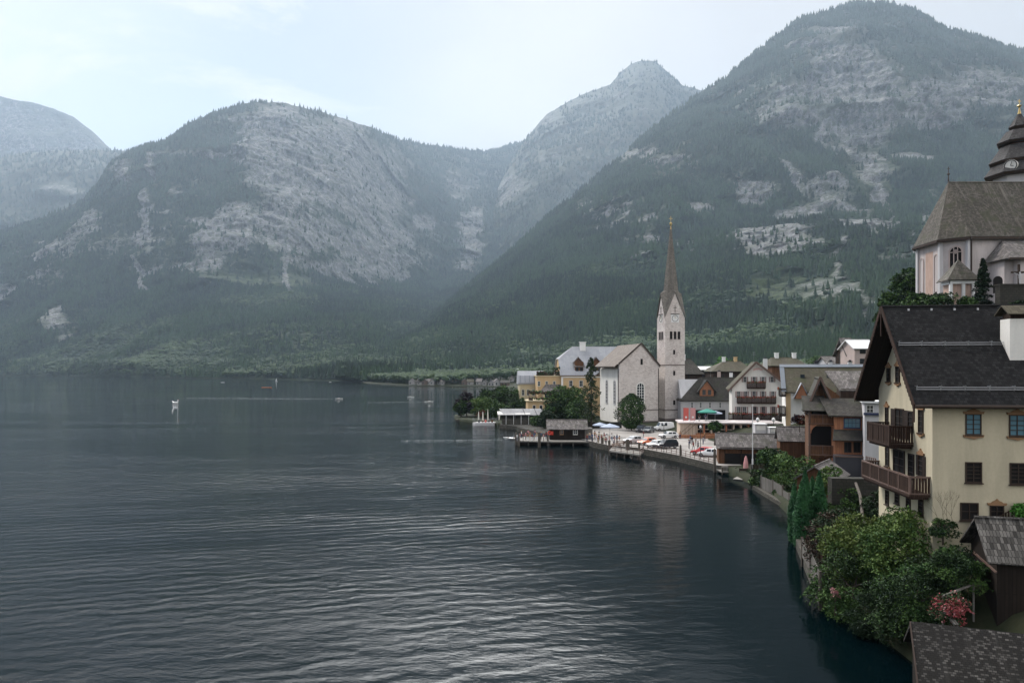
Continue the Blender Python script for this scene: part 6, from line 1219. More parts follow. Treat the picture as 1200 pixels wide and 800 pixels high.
# ================================================================== plants near the viewpoint
def gz(x, y): return ground_z(x, y)
def plant(px, pyt, D, wpx, H, mats, label, n=5000, leaf=.07, zr=None, seed=1, cat='bush', name='bush', clumps=30, mixw=None, base=None, ysc=1.0):
    t_ = W(px, pyt, D); rx = wpx / F * D / 2; H = H or (t_.z - gz(t_.x, D) ); zb = t_.z - H
    return broadleaf(name, (t_.x, D, zb), H, rx, zr or min(H * .55, rx * 1.05), mats, n, leaf, label, cat, None, seed, clumps, ry=rx * ysc, mixw=mixw)
plant(1008, 601, 51, 84, 5.0, ['leaf_yellow', 'leaf_light'], 'arching yellow green shrub at the left of the big green thicket', 9000, .075, seed=2, mixw=.5, clumps=34)
plant(1062, 596, 46, 96, 5.0, ['leaf_mid', 'leaf_light'], 'tall mid green bush in front of the cream house gable', 14000, .07, seed=3, mixw=.35, clumps=40)
plant(1000, 648, 48.5, 92, 4.4, ['leaf_mid', 'leaf_dark'], 'dark green bush hanging over the lake at the shore wall', 12000, .065, seed=4, clumps=36)
plant(1072, 655, 42, 96, 4.6, ['leaf_dark', 'leaf_mid'], 'broad dark green bush over the water below the cream house', 14000, .06, seed=5, clumps=40)
plant(1118, 640, 40.5, 62, 4.6, ['leaf_dark', 'leaf_mid'], 'dark leafy bush leaning against the black upper shed', 9000, .055, seed=6, clumps=28)
plant(1032, 690, 44, 70, 3.2, ['leaf_dark'], 'low deep green undergrowth drooping to the water', 7000, .055, seed=16, clumps=24)
plant(1064, 592, 47.5, 34, 2.6, ['leaf_light', 'petal_white'], 'shrub with pale whitish blossom under the lower balcony', 2600, .06, seed=7, mixw=.4, clumps=12)
plant(1113, 692, 37.3, 40, 2.1, ['leaf_dark', 'petal_red', 'petal_pink'], 'red flowering bush above the lower shed roof', 1900, .05, seed=8, mixw=.30, clumps=22)
plant(979, 688, 47, 14, 1.4, ['petal_pink', 'leaf_mid'], 'small pink flowering plant in the dark bush by the water', 350, .05, seed=9, clumps=6)
plant(1196, 588, 43, 30, 1.8, ['leaf_bright'], 'bright green bush at the right edge under the cream house', 1800, .06, seed=10, clumps=12)
plant(1105, 606, 43.3, 34, 1.2, ['leaf_dark', 'leaf_mid'], 'low climbing plant at the foot of the cream front wall', 1600, .05, seed=12, clumps=12)
plant(1155, 606, 43, 40, 1.3, ['leaf_dark', 'leaf_mid'], 'sparse plants below the small ornate window of the cream house', 1600, .05, seed=13, clumps=14)
plant(983, 596, 62, 60, 3.5, ['leaf_dry', 'leaf_dark'], 'dry brownish shrub between cypresses and yellow green shrub', 4200, .085, seed=14, clumps=22, mixw=.6)
plant(968, 604, 64, 44, 3.4, ['leaf_dry', 'leaf_dry'], 'dark reddish brown hedge under the pointed cypresses', 4200, .08, seed=15, clumps=22)
plant(975, 618, 55, 60, 4.0, ['leaf_dry', 'leaf_dark'], 'dark bare looking bush above the shore wall fence', 4200, .07, seed=25, clumps=22, mixw=.4)
plant(973, 546, 79, 34, 5.4, ['leaf_yellow', 'leaf_mid'], 'autumn coloured shrub beside the stone pillar of the timber house', 2600, .10, seed=17, clumps=16)
plant(990, 572, 70, 40, 4.0, ['leaf_mid', 'leaf_dark'], 'green shrub in front of the dark retaining wall', 3000, .09, seed=18, clumps=18)
plant(1030, 575, 58, 40, 3.6, ['leaf_dark'], 'dark shrub climbing below the deck railing', 3000, .08, seed=19, clumps=18)
plant(908, 523, 103, 42, 4.0, ['leaf_mid', 'leaf_dark'], 'rounded garden bush right of the brown boathouse', 2600, .13, seed=20, clumps=18)
plant(932, 531, 97, 56, 5.0, ['leaf_mid', 'leaf_light'], 'big leafy garden bush in front of the brown plank hut', 4000, .13, seed=21, clumps=24, mixw=.25)
plant(955, 545, 92, 40, 4.0, ['leaf_dark', 'leaf_mid'], 'dark bush under the arched loggia', 2600, .12, seed=22, clumps=18)
plant(895, 548, 100, 36, 2.6, ['leaf_dark', 'leaf_mid'], 'low dark bush behind the dark plank fence', 1800, .12, seed=23, clumps=14)
plant(921, 562, 93, 34, 2.6, ['leaf_mid', 'leaf_dark'], 'scrubby green growth above the short grey fence', 1800, .11, seed=24, clumps=14)
# unleafed climbing stems on the cream wall
m = MB(); rr = random.Random(8)
def twig(p, d, L, r, depth):
    q = p + d * L; m.tube(p, q, r, r * .6, 4, False)
    if depth: [twig(q, (d + Vector((rr.uniform(-.7, .7), rr.uniform(-.08, .05), rr.uniform(-.2, .6)))).normalized(), L * rr.uniform(.6, .85), r * .6, depth - 1) for _ in range(2 + (rr.random() < .4))]
for k in range(4): twig(Vector((.15 + .28 * k, 0, 0)), Vector((rr.uniform(-.4, .3), 0, 1)).normalized(), .75, .016, 4)
o = m.build('climbing_stems', M['bark']); o.location = W(1098, 618, 43.6); o.rotation_euler.z = Y.a; tag(o, 'bare climbing stems on the cream wall corner', 'climber')
# pointed cypresses at the shore
def cypress(px, pyt, D, H, r, label, seed):
    t_ = W(px, pyt, D); e = thing('pointed_cypress', (t_.x, D, t_.z - H), 0, label, 'cypress', 'pointed cypresses on the shore'); g = np.random.default_rng(seed); n = 2600; f = g.random(n) ** .85; prof = np.minimum(1, (1 - f) * 2.1) ** .75 * (.75 + .25 * np.minimum(1, f * 5))
    a = g.uniform(0, 6.28, n); q = r * prof * g.uniform(.72, 1.08, n); C = np.stack([np.cos(a) * q, np.sin(a) * q, f * H], 1); N = np.stack([np.cos(a), np.sin(a), np.full(n, .5)], 1) + g.normal(size=(n, 3)) * .35; N /= np.linalg.norm(N, axis=1)[:, None]
    np_quads('crown', C, N, g.uniform(.07, .12, n), [M['cypress']], None, e, 1.5); m = MB(); m.tube((0, 0, -.8), (0, 0, H * .9), .12, .03, 6); m.build('trunk', M['bark'], e)
cypress(943.5, 551, 70, 6.6, .75, 'tallest pointed cypress in the middle of the shore row', 1); cypress(930.5, 567, 69, 5.6, .55, 'slim pointed cypress leftmost on the shore', 2); cypress(939, 565, 67, 6.2, .7, 'pointed cypress in front of the tallest one', 3); cypress(952, 558, 71, 5.8, .6, 'pointed cypress half hidden between the two tallest', 4); cypress(960, 553, 70, 6.4, .7, 'pointed cypress rightmost on the shore', 5)
# hill plants round the hill church
spruce('spruce', (W(1152, 305, 97).x, 97, 16 + (HY - 370) / F * 97), (370 - 303) / F * 97, 2.2, 'needle', 90, 46, .12, 'dark spruce standing in front of the hill church aisle', seed=3)
for px, pyt, D, w, H, mt, l, s in ((1101, 340, 97, 34, 3.6, ['leaf_dark', 'leaf_mid'], 'round dark bush under the choir of the hill church', 31), (1133, 346, 96, 22, 2.8, ['leaf_mid', 'leaf_dark'], 'ivy like bush between the porch and the spruce', 32), (1196, 350, 92, 26, 3.0, ['leaf_dark'], 'dark bush at the right edge under the crucifix', 33)): plant(px, pyt, D, w, H, mt, l, 2600, .13, seed=s)
for px, pyt, D, w, H, l, s in ((1066, 316, 130, 40, 9, 'tree on the hill shoulder touching the choir wall', 41), (1050, 340, 126, 34, 7, 'tree on the hill shoulder lower left of the choir', 42), (1073, 345, 118, 34, 6, 'leafy tree right above the black roof ridge', 43), (1043, 356, 120, 26, 6, 'smallest leftmost tree on the hill shoulder', 44), (1058, 352, 115, 36, 6, 'tree just above the left end of the black roof', 45)): plant(px, pyt, D, w, H, ['leaf_mid', 'leaf_dark'], l, 4200, .2, seed=s, cat='tree', name='hill_tree', clumps=26)
# trees of the lakeside
def egg_tree(px, pyt, D, w, label):
    t_ = W(px, pyt, D); H = t_.z - 1.1; r = w / F * D / 2; e = thing('egg_shaped_tree', (t_.x, D, 1.1), 0, label, 'tree'); g = np.random.default_rng(9); n = 7000; f = g.random(n); th = 1 - f
    prof = np.sin(np.pi * np.clip(f, .02, .98) ** .82) ** .62; a = g.uniform(0, 6.28, n); lump = 1 + .9 * fbm(np.stack([np.cos(a) * 1.8, np.sin(a) * 1.8, f * 4.5], 1), 4, .6, 8); q = r * prof * lump * g.uniform(.72, 1.04, n)
    C = np.stack([np.cos(a) * q, np.sin(a) * q, .4 + f * (H - .4)], 1); N = np.stack([np.cos(a), np.sin(a), np.full(n, .5)], 1) + g.normal(size=(n, 3)) * .6; N /= np.linalg.norm(N, axis=1)[:, None]
    np_quads('crown', C, N, g.uniform(.12, .2, n), [M['leaf_dark'], M['leaf_mid']], (g.random(n) < .45).astype(int), e, 1.3); m = MB(); m.tube((0, 0, -.3), (0, 0, H * .6), .2, .05, 7); m.build('trunk', M['bark'], e)
def ltree(px, pyt, pyb, D, w, mats, label, seed, leaf=.22, n=3200, name='lakeside_tree', mixw=None, zb=1.0, **k):
    t_ = W(px, pyt, D); H = t_.z - zb; rx = w / F * D / 2; return broadleaf(name, (t_.x, D, zb), H, rx, H * .5, mats, n, leaf, label, 'tree', None, seed, 26, mixw=mixw, **k)
ltree(547, 459, 490, 246, 26, ['leaf_purple', 'leaf_dark'], 'dark purple leaved tree at the tip of the lakeside trees', 51, .28, 3000)
ltree(540, 470, 490, 243, 18, ['leaf_dark', 'leaf_mid'], 'small dark tree leftmost at the water', 52, .26, 1600); ltree(573, 455, 488, 256, 40, ['leaf_dark', 'leaf_mid'], 'tall dark tree behind the bright rounded one', 53, .28)
ltree(566, 466, 490, 243, 36, ['leaf_light', 'leaf_mid'], 'bright yellow green rounded tree above the floating terrace', 54, .26, mixw=.25); ltree(592, 453, 486, 250, 46, ['leaf_mid', 'leaf_dark'], 'big mid green tree left of the cream annex', 55, .28, 4200); ltree(607, 467, 488, 236, 30, ['leaf_dark', 'leaf_mid'], 'darker tree in front of the cream annex', 56, .26)
ltree(584, 474, 490, 232, 30, ['leaf_mid', 'leaf_dark'], 'low green tree behind the white awnings', 57, .25, 2200); ltree(571, 481, 490, 236, 22, ['leaf_red', 'leaf_mid'], 'reddish leaved shrub below the bright rounded tree', 58, .22, 1200, 'lakeside_shrub'); ltree(620, 478, 490, 230, 18, ['leaf_red', 'leaf_dark'], 'small reddish shrub beside the ochre block', 59, .22, 900, 'lakeside_shrub')
ltree(664, 453, 495, 205, 50, ['leaf_mid', 'leaf_dark'], 'broad green tree in front of the ochre hotel', 60, .24, 5200); ltree(650, 468, 497, 203, 34, ['leaf_dark', 'leaf_mid'], 'darker green tree left of the broad tree by the hotel', 61, .24, 2600); ltree(678, 470, 498, 196, 30, ['leaf_mid', 'leaf_dark'], 'green tree squeezed between broad tree and tall larch', 62, .22, 2400)
egg_tree(740, 461, 184, 33, 'dense egg shaped tree in front of the arched church window'); ltree(640, 480, 500, 192, 20, ['needle'], 'small dark conifer behind the black hut', 64, .2, 1500)
ltree(850, 419.5, 440, 262, 28, ['leaf_bright', 'leaf_light'], 'bright green tree above the roofs right of the tower', 65, .3, 2200, zb=9)
ltree(632, 486, 500, 200, 26, ['leaf_mid', 'leaf_dark'], 'low green bush at the end of the pale canopy roof', 66, .2, 1500, 'lakeside_shrub')
e = spruce('tall_larch', (W(693, 420, 190).x, 190, 1.0), (503 - 419) / F * 190, 4.0, 'needle_l', 110, 40, .17, 'tall sparse dark larch in front of the white church wall', seed=7, droop=.45, gap=.12, taper=.55, base=.12)
t_ = W(838, 509, 152); e = broadleaf('ball_tree', (t_.x, 152, 1.12), 16 - (493 - HY) / F * 152 - 1.12, 1.35, 1.35, ['leaf_dark', 'leaf_mid'], 2200, .13, 'small ball crowned tree at the corner of the quay', 'tree', None, 71, 14)
p = W(937, 490, 108); plant(937, 483, 112, 15, 2.6, ['leaf_red', 'leaf_purple'], 'wine red foliage hanging beside the white house wall', 900, .12, seed=73, clumps=8)
for i, (px, pyt, D, w, l) in enumerate(((808, 428, 300, 26, 'forest edge tree just right of the stone tower'), (878, 424, 300, 30, 'forest edge tree above the hotel gable'), (960, 418, 290, 34, 'forest edge tree above the grey flashing roof'), (985, 410, 280, 30, 'forest edge tree left of the white roofed house'), (930, 424, 310, 30, 'forest edge tree behind the antenna roof'))): ltree(px, pyt, 0, D, w, ['leaf_mid', 'leaf_dark'], l, 80 + i, .35, 1800, 'edge_tree', zb=4)
# ================================================================== far village on the low shore
def far_house(x, y, z, w, d, h, rh, deg, wall, roof, label, gable=False):
    e = thing('far_house', (x, y, z), R(deg), label, 'house', 'houses of the far village'); m = MB(); m.box(0, w, 0, d, -1, h)
    if gable: m.prism([(0, h), (w, h), (w / 2, h + rh)], 0, d, 'y')
    m.build('wall', M[wall], e); m = MB()
    if gable: m.slab([(-.6, -.6, h - .4), (w / 2, -.6, h + rh), (w / 2, d + .6, h + rh), (-.6, d + .6, h - .4)], .3); m.slab([(w + .6, -.6, h - .4), (w / 2 + .01, -.6, h + rh), (w / 2 + .01, d + .6, h + rh), (w + .6, d + .6, h - .4)], .3)
    else: m.slab([(-.6, -.6, h - .4), (w + .6, -.6, h - .4), (w + .6, d / 2, h + rh), (-.6, d / 2, h + rh)], .3); m.slab([(-.6, d + .6, h - .4), (w + .6, d + .6, h - .4), (w + .6, d / 2 + .01, h + rh), (-.6, d / 2 + .01, h + rh)], .3)
    m.build('roof', M[roof], e).location.z = .3; m = MB()
    for k in range(int(w / 3.2)): m.box(1 + k * 3.2, 2.1 + k * 3.2, -.05, -.01, h - 2.2, h - .9); m.box(1 + k * 3.2, 2.1 + k * 3.2, -.05, -.01, .9, 2.2)
    m.build('windows', M['glass'], e)
rr = random.Random(12)
far = [(479, 447.5, 7, 'greywhite', 'sh_grey'), (489, 448.5, 6, 'greywhite', 'sh_dark'), (494, 448.7, 7, 'brownplank', 'sh_dark'), (500, 449, 6, 'greywhite', 'sh_grey'), (504, 449, 5, 'greywhite', 'sh_dark'), (512, 450, 5, 'pink', 'sh_dark'), (516.5, 449.5, 4, 'pink', 'metalroof'), (523, 446, 8, 'greywhite', 'sh_brown'), (530, 446, 6, 'cream2', 'sh_dark'), (536, 446, 5, 'greywhite', 'sh_grey'),
       (541, 450, 7, 'brownplank', 'sh_nave'), (548, 450, 7, 'pink', 'sh_brown'), (552, 446.5, 6, 'greywhite', 'sh_dark'), (558, 449.5, 6, 'pink', 'metalroof'), (565.5, 448.8, 4, 'greywhite', 'sh_dark'), (572, 449, 8, 'greywhite', 'metalroof'), (580, 449.8, 6, 'greywhite', 'sh_grey'), (587, 447.5, 10, 'darkplank', 'sh_dark'), (597, 446, 5, 'greywhite', 'sh_grey'), (606, 446.5, 6, 'cream2', 'sh_dark'), (603, 439, 6, 'white', 'whitemetal'), (615, 449, 9, 'darkplank', 'sh_dark')]
col = dict(greywhite='pale grey', white='white', brownplank='brown timber', pink='pinkish', cream2='cream yellow', darkplank='dark timber'); rcol = dict(sh_grey='grey', sh_dark='dark', metalroof='grey', sh_brown='brown', sh_nave='light brown', whitemetal='white')
for i, (px, py, wpx, wall, roof) in enumerate(far):
    D = max(775 + (452.7 - py) * 22, 790) if px > 560 else max(800 + (452 - py) * 25, 820); 
    D = next(d for d in range(700, 1100) if (px - CX) / F * d > shore_x(d) + 1) + 4 + (60 if py < 447 else 0) + rr.uniform(0, 8) if px < 600 else 760 + (30 if py < 447 else 0); x = (px - CX) / F * D; z = gz(x, D); z = max(z, 16 - (py + 1 - HY) / F * D) if py < 447 else max(z, .7)
    lab = '%s far village house with %s roof, %s' % (col[wall], rcol[roof], ('leftmost on the shore' if i == 0 else 'number %d from the left' % (i + 1)))
    wall = {'greywhite': 'far_a', 'pink': 'far_a', 'brownplank': 'far_b', 'darkplank': 'far_b'}.get(wall, wall); roof = {'metalroof': 'sh_grey'}.get(roof, roof); far_house(x, D, z, wpx / F * D, 9, rr.uniform(2.6, 4.4), rr.uniform(1.8, 3.4), rr.uniform(-12, 12), wall, roof, lab, rr.random() < .4)
m = MB(); m.prism([(-190, 1080), (-150, 980), (-104, 782), (-36, 752), (-2, 704), (60, 720), (80, 1060)], -1, .75, 'z'); tag(m.build('far_shore', M['hill']), 'flat green ground of the far village', kind='structure')
# woods of the low ground: loose broadleaf trees between the far houses
r2 = np.random.default_rng(5); pp = []
for _ in range(2600):
    y = r2.uniform(760, 1250); x = shore_x(y) + abs(r2.normal(0, 70)) + 10
    if x > 110 or y < 755 or (x < shore_x(y) + 45 and x > -105 and r2.random() < .8): continue
    pp.append((x, y, ground_z(x, y) - .3))
for _ in range(1500):
    y = r2.uniform(300, 700); x = shore_x(y) + r2.uniform(45, 330)
    pp.append((x, y, ground_z(x, y) - .3))
pp = np.array(pp); forest('valley_trees', pp, r2.uniform(7, 12, len(pp)), T_bro, 'scattered broadleaf trees and gardens of the low ground')

# ================================================================== vehicles
def car(loc, deg, paint, label, kind='hatch', cat='car'):
    e = thing('parked_' + ('van' if kind == 'van' else 'car'), loc, R(deg), label, cat, 'vehicles parked on the quay')
    L = {'hatch': 4.1, 'suv': 4.5, 'van': 4.9}[kind]; H = {'hatch': 1.45, 'suv': 1.72, 'van': 2.15}[kind]; hw = .88; zb = .32; zm = {'hatch': .88, 'suv': 1.02, 'van': 1.1}[kind]
    fr = {'hatch': (.26, .42, .86, .97), 'suv': (.25, .38, .92, .985), 'van': (.16, .28, .96, .99)}[kind]      # base of screen, top of screen, roof end, tail
    st = [(0, zb + .12, zm - .22, zm - .22, .80, .6), (.05, zb, zm - .10, zm - .10, .86, .8), (fr[0], zb, zm, zm + .02, hw, hw - .05), (fr[1], zb, zm + .02, H - .03, hw, hw - .20), ((fr[1] + fr[2]) / 2, zb, zm + .03, H, hw, hw - .18), (fr[2], zb, zm + .03, H - .06, hw, hw - .21), (fr[3], zb, zm, zm + .08, hw - .02, hw - .08), (1.0, zb + .12, zm - .1, zm - .08, .80, .72)]
    m = MB(); V = []
    for f, b, s_, t_, w, wt in st: x = (f - .5) * L; V += [(x, -w * .92, b), (x, -w, (b + s_) / 2), (x, -w * .97, s_), (x, -wt, t_), (x, wt, t_), (x, w * .97, s_), (x, w, (b + s_) / 2), (x, w * .92, b)]
    m.add(V, [(j * 8 + k, j * 8 + (k + 1) % 8, (j + 1) * 8 + (k + 1) % 8, (j + 1) * 8 + k) for j in range(len(st) - 1) for k in range(8)] + [tuple(range(8))[::-1], tuple(range((len(st) - 1) * 8, len(st) * 8))]); bd = m.build('body', M[paint], e)
    m = MB(); o_ = .012
    def gl(j, k, y): a, b = st[j], st[k]; xa, xb = (a[0] - .5) * L, (b[0] - .5) * L; return a, b, xa, xb
    for s_ in (-1, 1):
        for j in (3, 4):
            a, b, xa, xb = gl(j, j + 1, 0); q = []
            for (st_, x, dx) in ((a, xa, .08), (b, xb, -.06)):
                for f in (.12, .86): yy = (st_[4] * .97) * (1 - f) + st_[5] * f; zz = st_[2] * (1 - f) + st_[3] * f; q.append((x + dx, s_ * (yy + o_), zz))
            if kind == 'van' and j == 4: continue
            m.add(q, [(0, 2, 3, 1)] if s_ > 0 else [(0, 1, 3, 2)])
    for j, sg in ((2, -1), (5, 1)):
        a, b, xa, xb = gl(j, j + 1, 0); hi, lo, xh, xl = (b, a, xb, xa) if j == 2 else (a, b, xa, xb); q = []
        for f in (.1, .9): x = xl * (1 - f) + xh * f; z = lo[3] * (1 - f) + hi[3] * f; w = (lo[5] * (1 - f) + hi[5] * f) * .93; q += [(x + sg * .015, -w, z + .015), (x + sg * .015, w, z + .015)]
        m.add(q, [(0, 1, 3, 2)])
    m.build('windows', M['glass'], bd)
    for x in (-L * .31, L * .30):
        for y in (-hw, hw): m = MB(); m.tube((x, y - .1 * (1 if y > 0 else -1), .33), (x, y + .02 * (1 if y > 0 else -1), .33), .33, n=12); w_ = m.build('wheel', M['black'], e); m = MB(); m.tube((x, y, .33), (x, y + .035 * (1 if y > 0 else -1), .33), .19, n=10); m.build('rim', M['steel'], w_)
    for y in (-.58, .58): m = MB(); m.box(-L / 2 - .01, -L / 2 + .1, y - .18, y + .18, zm - .34, zm - .2); m.build('headlight', M['whitepaint'], bd); m = MB(); m.box(L / 2 - .08, L / 2 + .01, y - .16, y + .16, zm - .3, zm - .12); m.build('tail_light', M['red'], bd)
    m = MB(); m.box(-L / 2 - .02, -L / 2 + .12, -.82, .82, zb - .02, zb + .2); m.box(L / 2 - .12, L / 2 + .02, -.82, .82, zb - .02, zb + .2); m.build('bumper', M['darkgrey'], bd); return e
M['c_silver'] = m_plain('silver_paint', (.52, .54, .57), .3, .3, .5, .05); M['c_orange'] = m_plain('orange_car_paint', (.62, .16, .07), .3, 0, .5, .05); M['c_white'] = m_plain('white_car_paint', (.78, .78, .78), .3, 0, .5, .05); M['c_dark'] = m_plain('dark_car_paint', (.02, .022, .03), .25, 0, .5, .05); M['c_red'] = m_plain('red_car_paint', (.5, .05, .05), .3, 0, .5, .05); M['c_grey'] = m_plain('grey_car_paint', (.14, .15, .16), .3, .2, .5, .05)
ZQ = 1.125
for px, py, a, p_, l, k in ((742, 519, 28, 'c_silver', 'silver hatchback leftmost in the front row on the quay', 'hatch'), (758.5, 521, 30, 'c_orange', 'orange hatchback in the front row on the quay', 'hatch'), (769, 524, 30, 'c_white', 'white hatchback between the orange car and the dark one', 'hatch'), (781, 525, 24, 'c_dark', 'dark estate car rightmost in the front row on the quay', 'suv'),
                            (751, 506, 70, 'c_dark', 'black car half behind the egg shaped tree', 'suv'), (760, 506.5, 60, 'c_grey', 'dark grey car by the church wall', 'hatch'), (778, 504.5, 12, 'c_white', 'white delivery van at the foot of the tower', 'van'), (783.5, 513, 8, 'c_white', 'white hatchback in front of the delivery van', 'hatch'), (824, 533, -38, 'c_red', 'red car half hidden beside the brown boathouse', 'hatch'), (832, 535, -38, 'c_white', 'white car right of the red one beside the boathouse', 'hatch')):
    car(G(px, py, ZQ), a, p_, l, k, 'van' if k == 'van' else 'car')
p = G(796, 505, ZQ); e = thing('yellow_kiosk_box', p, R(5), 'small orange yellow box cabinet at the foot of the tower', 'cabinet'); m = MB(); m.box(0, 1.0, 0, .7, 0, 1.5); m.build('case', M['orange'], e); m = MB(); m.prism([(-.1, 1.5), (1.1, 1.5), (.5, 1.8)], -.1, .8, 'y'); m.build('lid', M['black'], e)
# street lamp and lamp posts
for px, py, h, l in ((778, 530, 5.0, 'slim street lamp rising behind the quay railing by the dark car'), (821, 538, 5.2, 'slim street lamp in front of the people in dark clothes')):
    e = thing('street_lamp', G(px, py, ZQ), 0, l, 'street lamp', 'lamps on the quay'); m = MB(); m.tube((0, 0, 0), (0, 0, h), .06, .04, 6); m.build('pole', M['darkgrey'], e); m = MB(); m.lathe([(.05, h), (.2, h + .1), (.16, h + .4), (.03, h + .5)], n=8); m.build('lantern', M['whitepaint'], e)
# wooden tables / benches near the umbrella
for px, py, l in ((722, 524, 'left wooden picnic table on the landing'), (727, 521, 'right wooden picnic table on the landing')):
    e = thing('picnic_table', G(px, py, ZQ), R(15), l, 'table', 'picnic tables'); m = MB(); m.box(-.9, .9, -.35, .35, .7, .76); m.build('table_top', M['brownplank'], e)
    for s_ in (-1, 1): m = MB(); m.box(-.9, .9, s_ * .7 - .13, s_ * .7 + .13, .42, .47); m.build('bench_seat', M['brownplank'], e); m = MB(); m.box(s_ * .7 - .04, s_ * .7 + .04, -.7, .7, .3, .38); m.box(s_ * .7 - .04, s_ * .7 + .04, -.3, -.22, 0, .7); m.box(s_ * .7 - .04, s_ * .7 + .04, .22, .3, 0, .7); m.build('leg', M['brownplank'], e)

# ================================================================== people
def body_mesh(pose):
    J = {'pel': (0, 0, .95), 'che': (0, 0, 1.32), 'nek': (0, .01, 1.50), 'hea': (0, -.02, 1.60), 'top': (0, -.02, 1.72)}
    if pose == 'walk': legs = {'l': [(.09, 0, .90), (.10, -.18, .50), (.10, -.22, .09), (.10, -.38, .04)], 'r': [(-.09, 0, .90), (-.10, .06, .50), (-.10, .30, .14), (-.10, .20, .04)]}; arms = {'l': [(.19, 0, 1.42), (.25, .12, 1.14), (.24, .06, .92), (.24, .03, .82)], 'r': [(-.19, 0, 1.42), (-.25, -.10, 1.14), (-.24, -.24, .96), (-.24, -.30, .88)]}
    elif pose == 'lean': legs = {'l': [(.09, 0, .90), (.12, 0, .50), (.13, .02, .09), (.14, -.14, .04)], 'r': [(-.09, 0, .90), (-.10, -.02, .50), (-.11, .02, .09), (-.13, -.14, .04)]}; arms = {'l': [(.19, 0, 1.42), (.28, -.10, 1.18), (.15, -.32, 1.15), (.10, -.38, 1.18)], 'r': [(-.19, 0, 1.42), (-.28, -.10, 1.18), (-.15, -.32, 1.15), (-.08, -.38, 1.18)]}
    else: legs = {'l': [(.09, 0, .90), (.10, -.01, .50), (.10, .03, .09), (.12, -.13, .04)], 'r': [(-.09, 0, .90), (-.11, -.03, .50), (-.12, .01, .09), (-.15, -.14, .04)]}; arms = {'l': [(.19, 0, 1.42), (.25, .02, 1.14), (.24, -.06, .90), (.23, -.08, .80)], 'r': [(-.19, 0, 1.42), (-.26, .0, 1.15), (-.20, -.16, .98), (-.12, -.22, 1.0)]}
    rad = {'pel': (.15, .11), 'che': (.17, .11), 'nek': (.06, .06), 'hea': (.085, .10), 'top': (.055, .06)}
    V, E, Rr = [], [], []
    def add(p, r, par): V.append(p); Rr.append(r); (E.append((par, len(V) - 1)) if par is not None else None); return len(V) - 1
    a = add(J['pel'], rad['pel'], None); b = add(J['che'], rad['che'], a); c = add(J['nek'], rad['nek'], b); d = add(J['hea'], rad['hea'], c); add(J['top'], rad['top'], d)
    for s_ in 'lr':
        q = a
        for p, r in zip(legs[s_], (.095, .06, .042, .035)): q = add(p, (r, r), q)
        q = b
        for p, r in zip(arms[s_], (.055, .042, .032, .035)): q = add(p, (r, r), q)
    me = bpy.data.meshes.new('skeleton'); me.from_pydata(V, E, []); o = bpy.data.objects.new('skeleton', me); COL.objects.link(o); md = o.modifiers.new('s', 'SKIN')
    for i, r in enumerate(Rr): me.skin_vertices[0].data[i].radius = r
    me.skin_vertices[0].data[0].use_root = True; o.modifiers.new('u', 'SUBSURF').levels = 1; bpy.context.view_layer.update()
    ev = o.evaluated_get(bpy.context.evaluated_depsgraph_get()); mm = bpy.data.meshes.new_from_object(ev); bpy.data.objects.remove(o); mm.name = 'person'; return mm
M['skin'] = m_plain('skin', (.45, .27, .2), .6, var=.05)
CL = dict(white=(.7, .7, .7), red=(.20, .04, .04), pink=(.45, .22, .25), blue=(.06, .10, .2), black=(.015, .015, .018), grey=(.2, .2, .22), beige=(.45, .38, .28), navy=(.02, .03, .08), orange=(.30, .15, .08), green=(.08, .2, .1)); HC_ = dict(brown=(.06, .035, .02), dark=(.012, .01, .01), fair=(.35, .24, .12))
for k, c in CL.items(): M['cl_' + k] = m_plain(k + '_clothing', c, .85, var=.15)
for k, c in HC_.items(): M['ha_' + k] = m_plain(k + '_hair', c, .7, var=.2)
BM = {p: body_mesh(p) for p in ('walk', 'stand', 'lean')}; cache = {}; hairm = {}
def person(loc, deg, pose, top, legs, hair, label, group, sc=1.0):
    key = (pose, top, legs)
    if key not in cache:
        me = BM[pose].copy(); me.materials.clear()
        for x in ('skin', 'cl_' + top, 'cl_' + legs, 'cl_black'): me.materials.append(M[x])
        for p_ in me.polygons:
            c = p_.center; arm = abs(c.x) > .175
            p_.material_index = 3 if c.z < .10 else 1 if (c.z > .97 and c.z < 1.47 and (not arm or c.z > 1.16)) else 2 if c.z < .97 and not arm else 0
            p_.use_smooth = True
        cache[key] = me
    o = bpy.data.objects.new('person', cache[key]); COL.objects.link(o); o.location = loc; o.rotation_euler.z = R(deg); o.scale = (sc,) * 3; tag(o, label, 'person', group)
    if hair not in hairm:
        m = MB(); m.lathe([(.10, 1.55), (.125, 1.62), (.125, 1.70), (.09, 1.77), (.02, 1.795)], (0, .02, 0), 10); hm = m.build('hair', M['ha_' + hair], None, True); hairm[hair] = hm.data; bpy.data.objects.remove(hm)
    h = bpy.data.objects.new('hair', hairm[hair]); COL.objects.link(h); h.parent = o; return o
rr = random.Random(21)
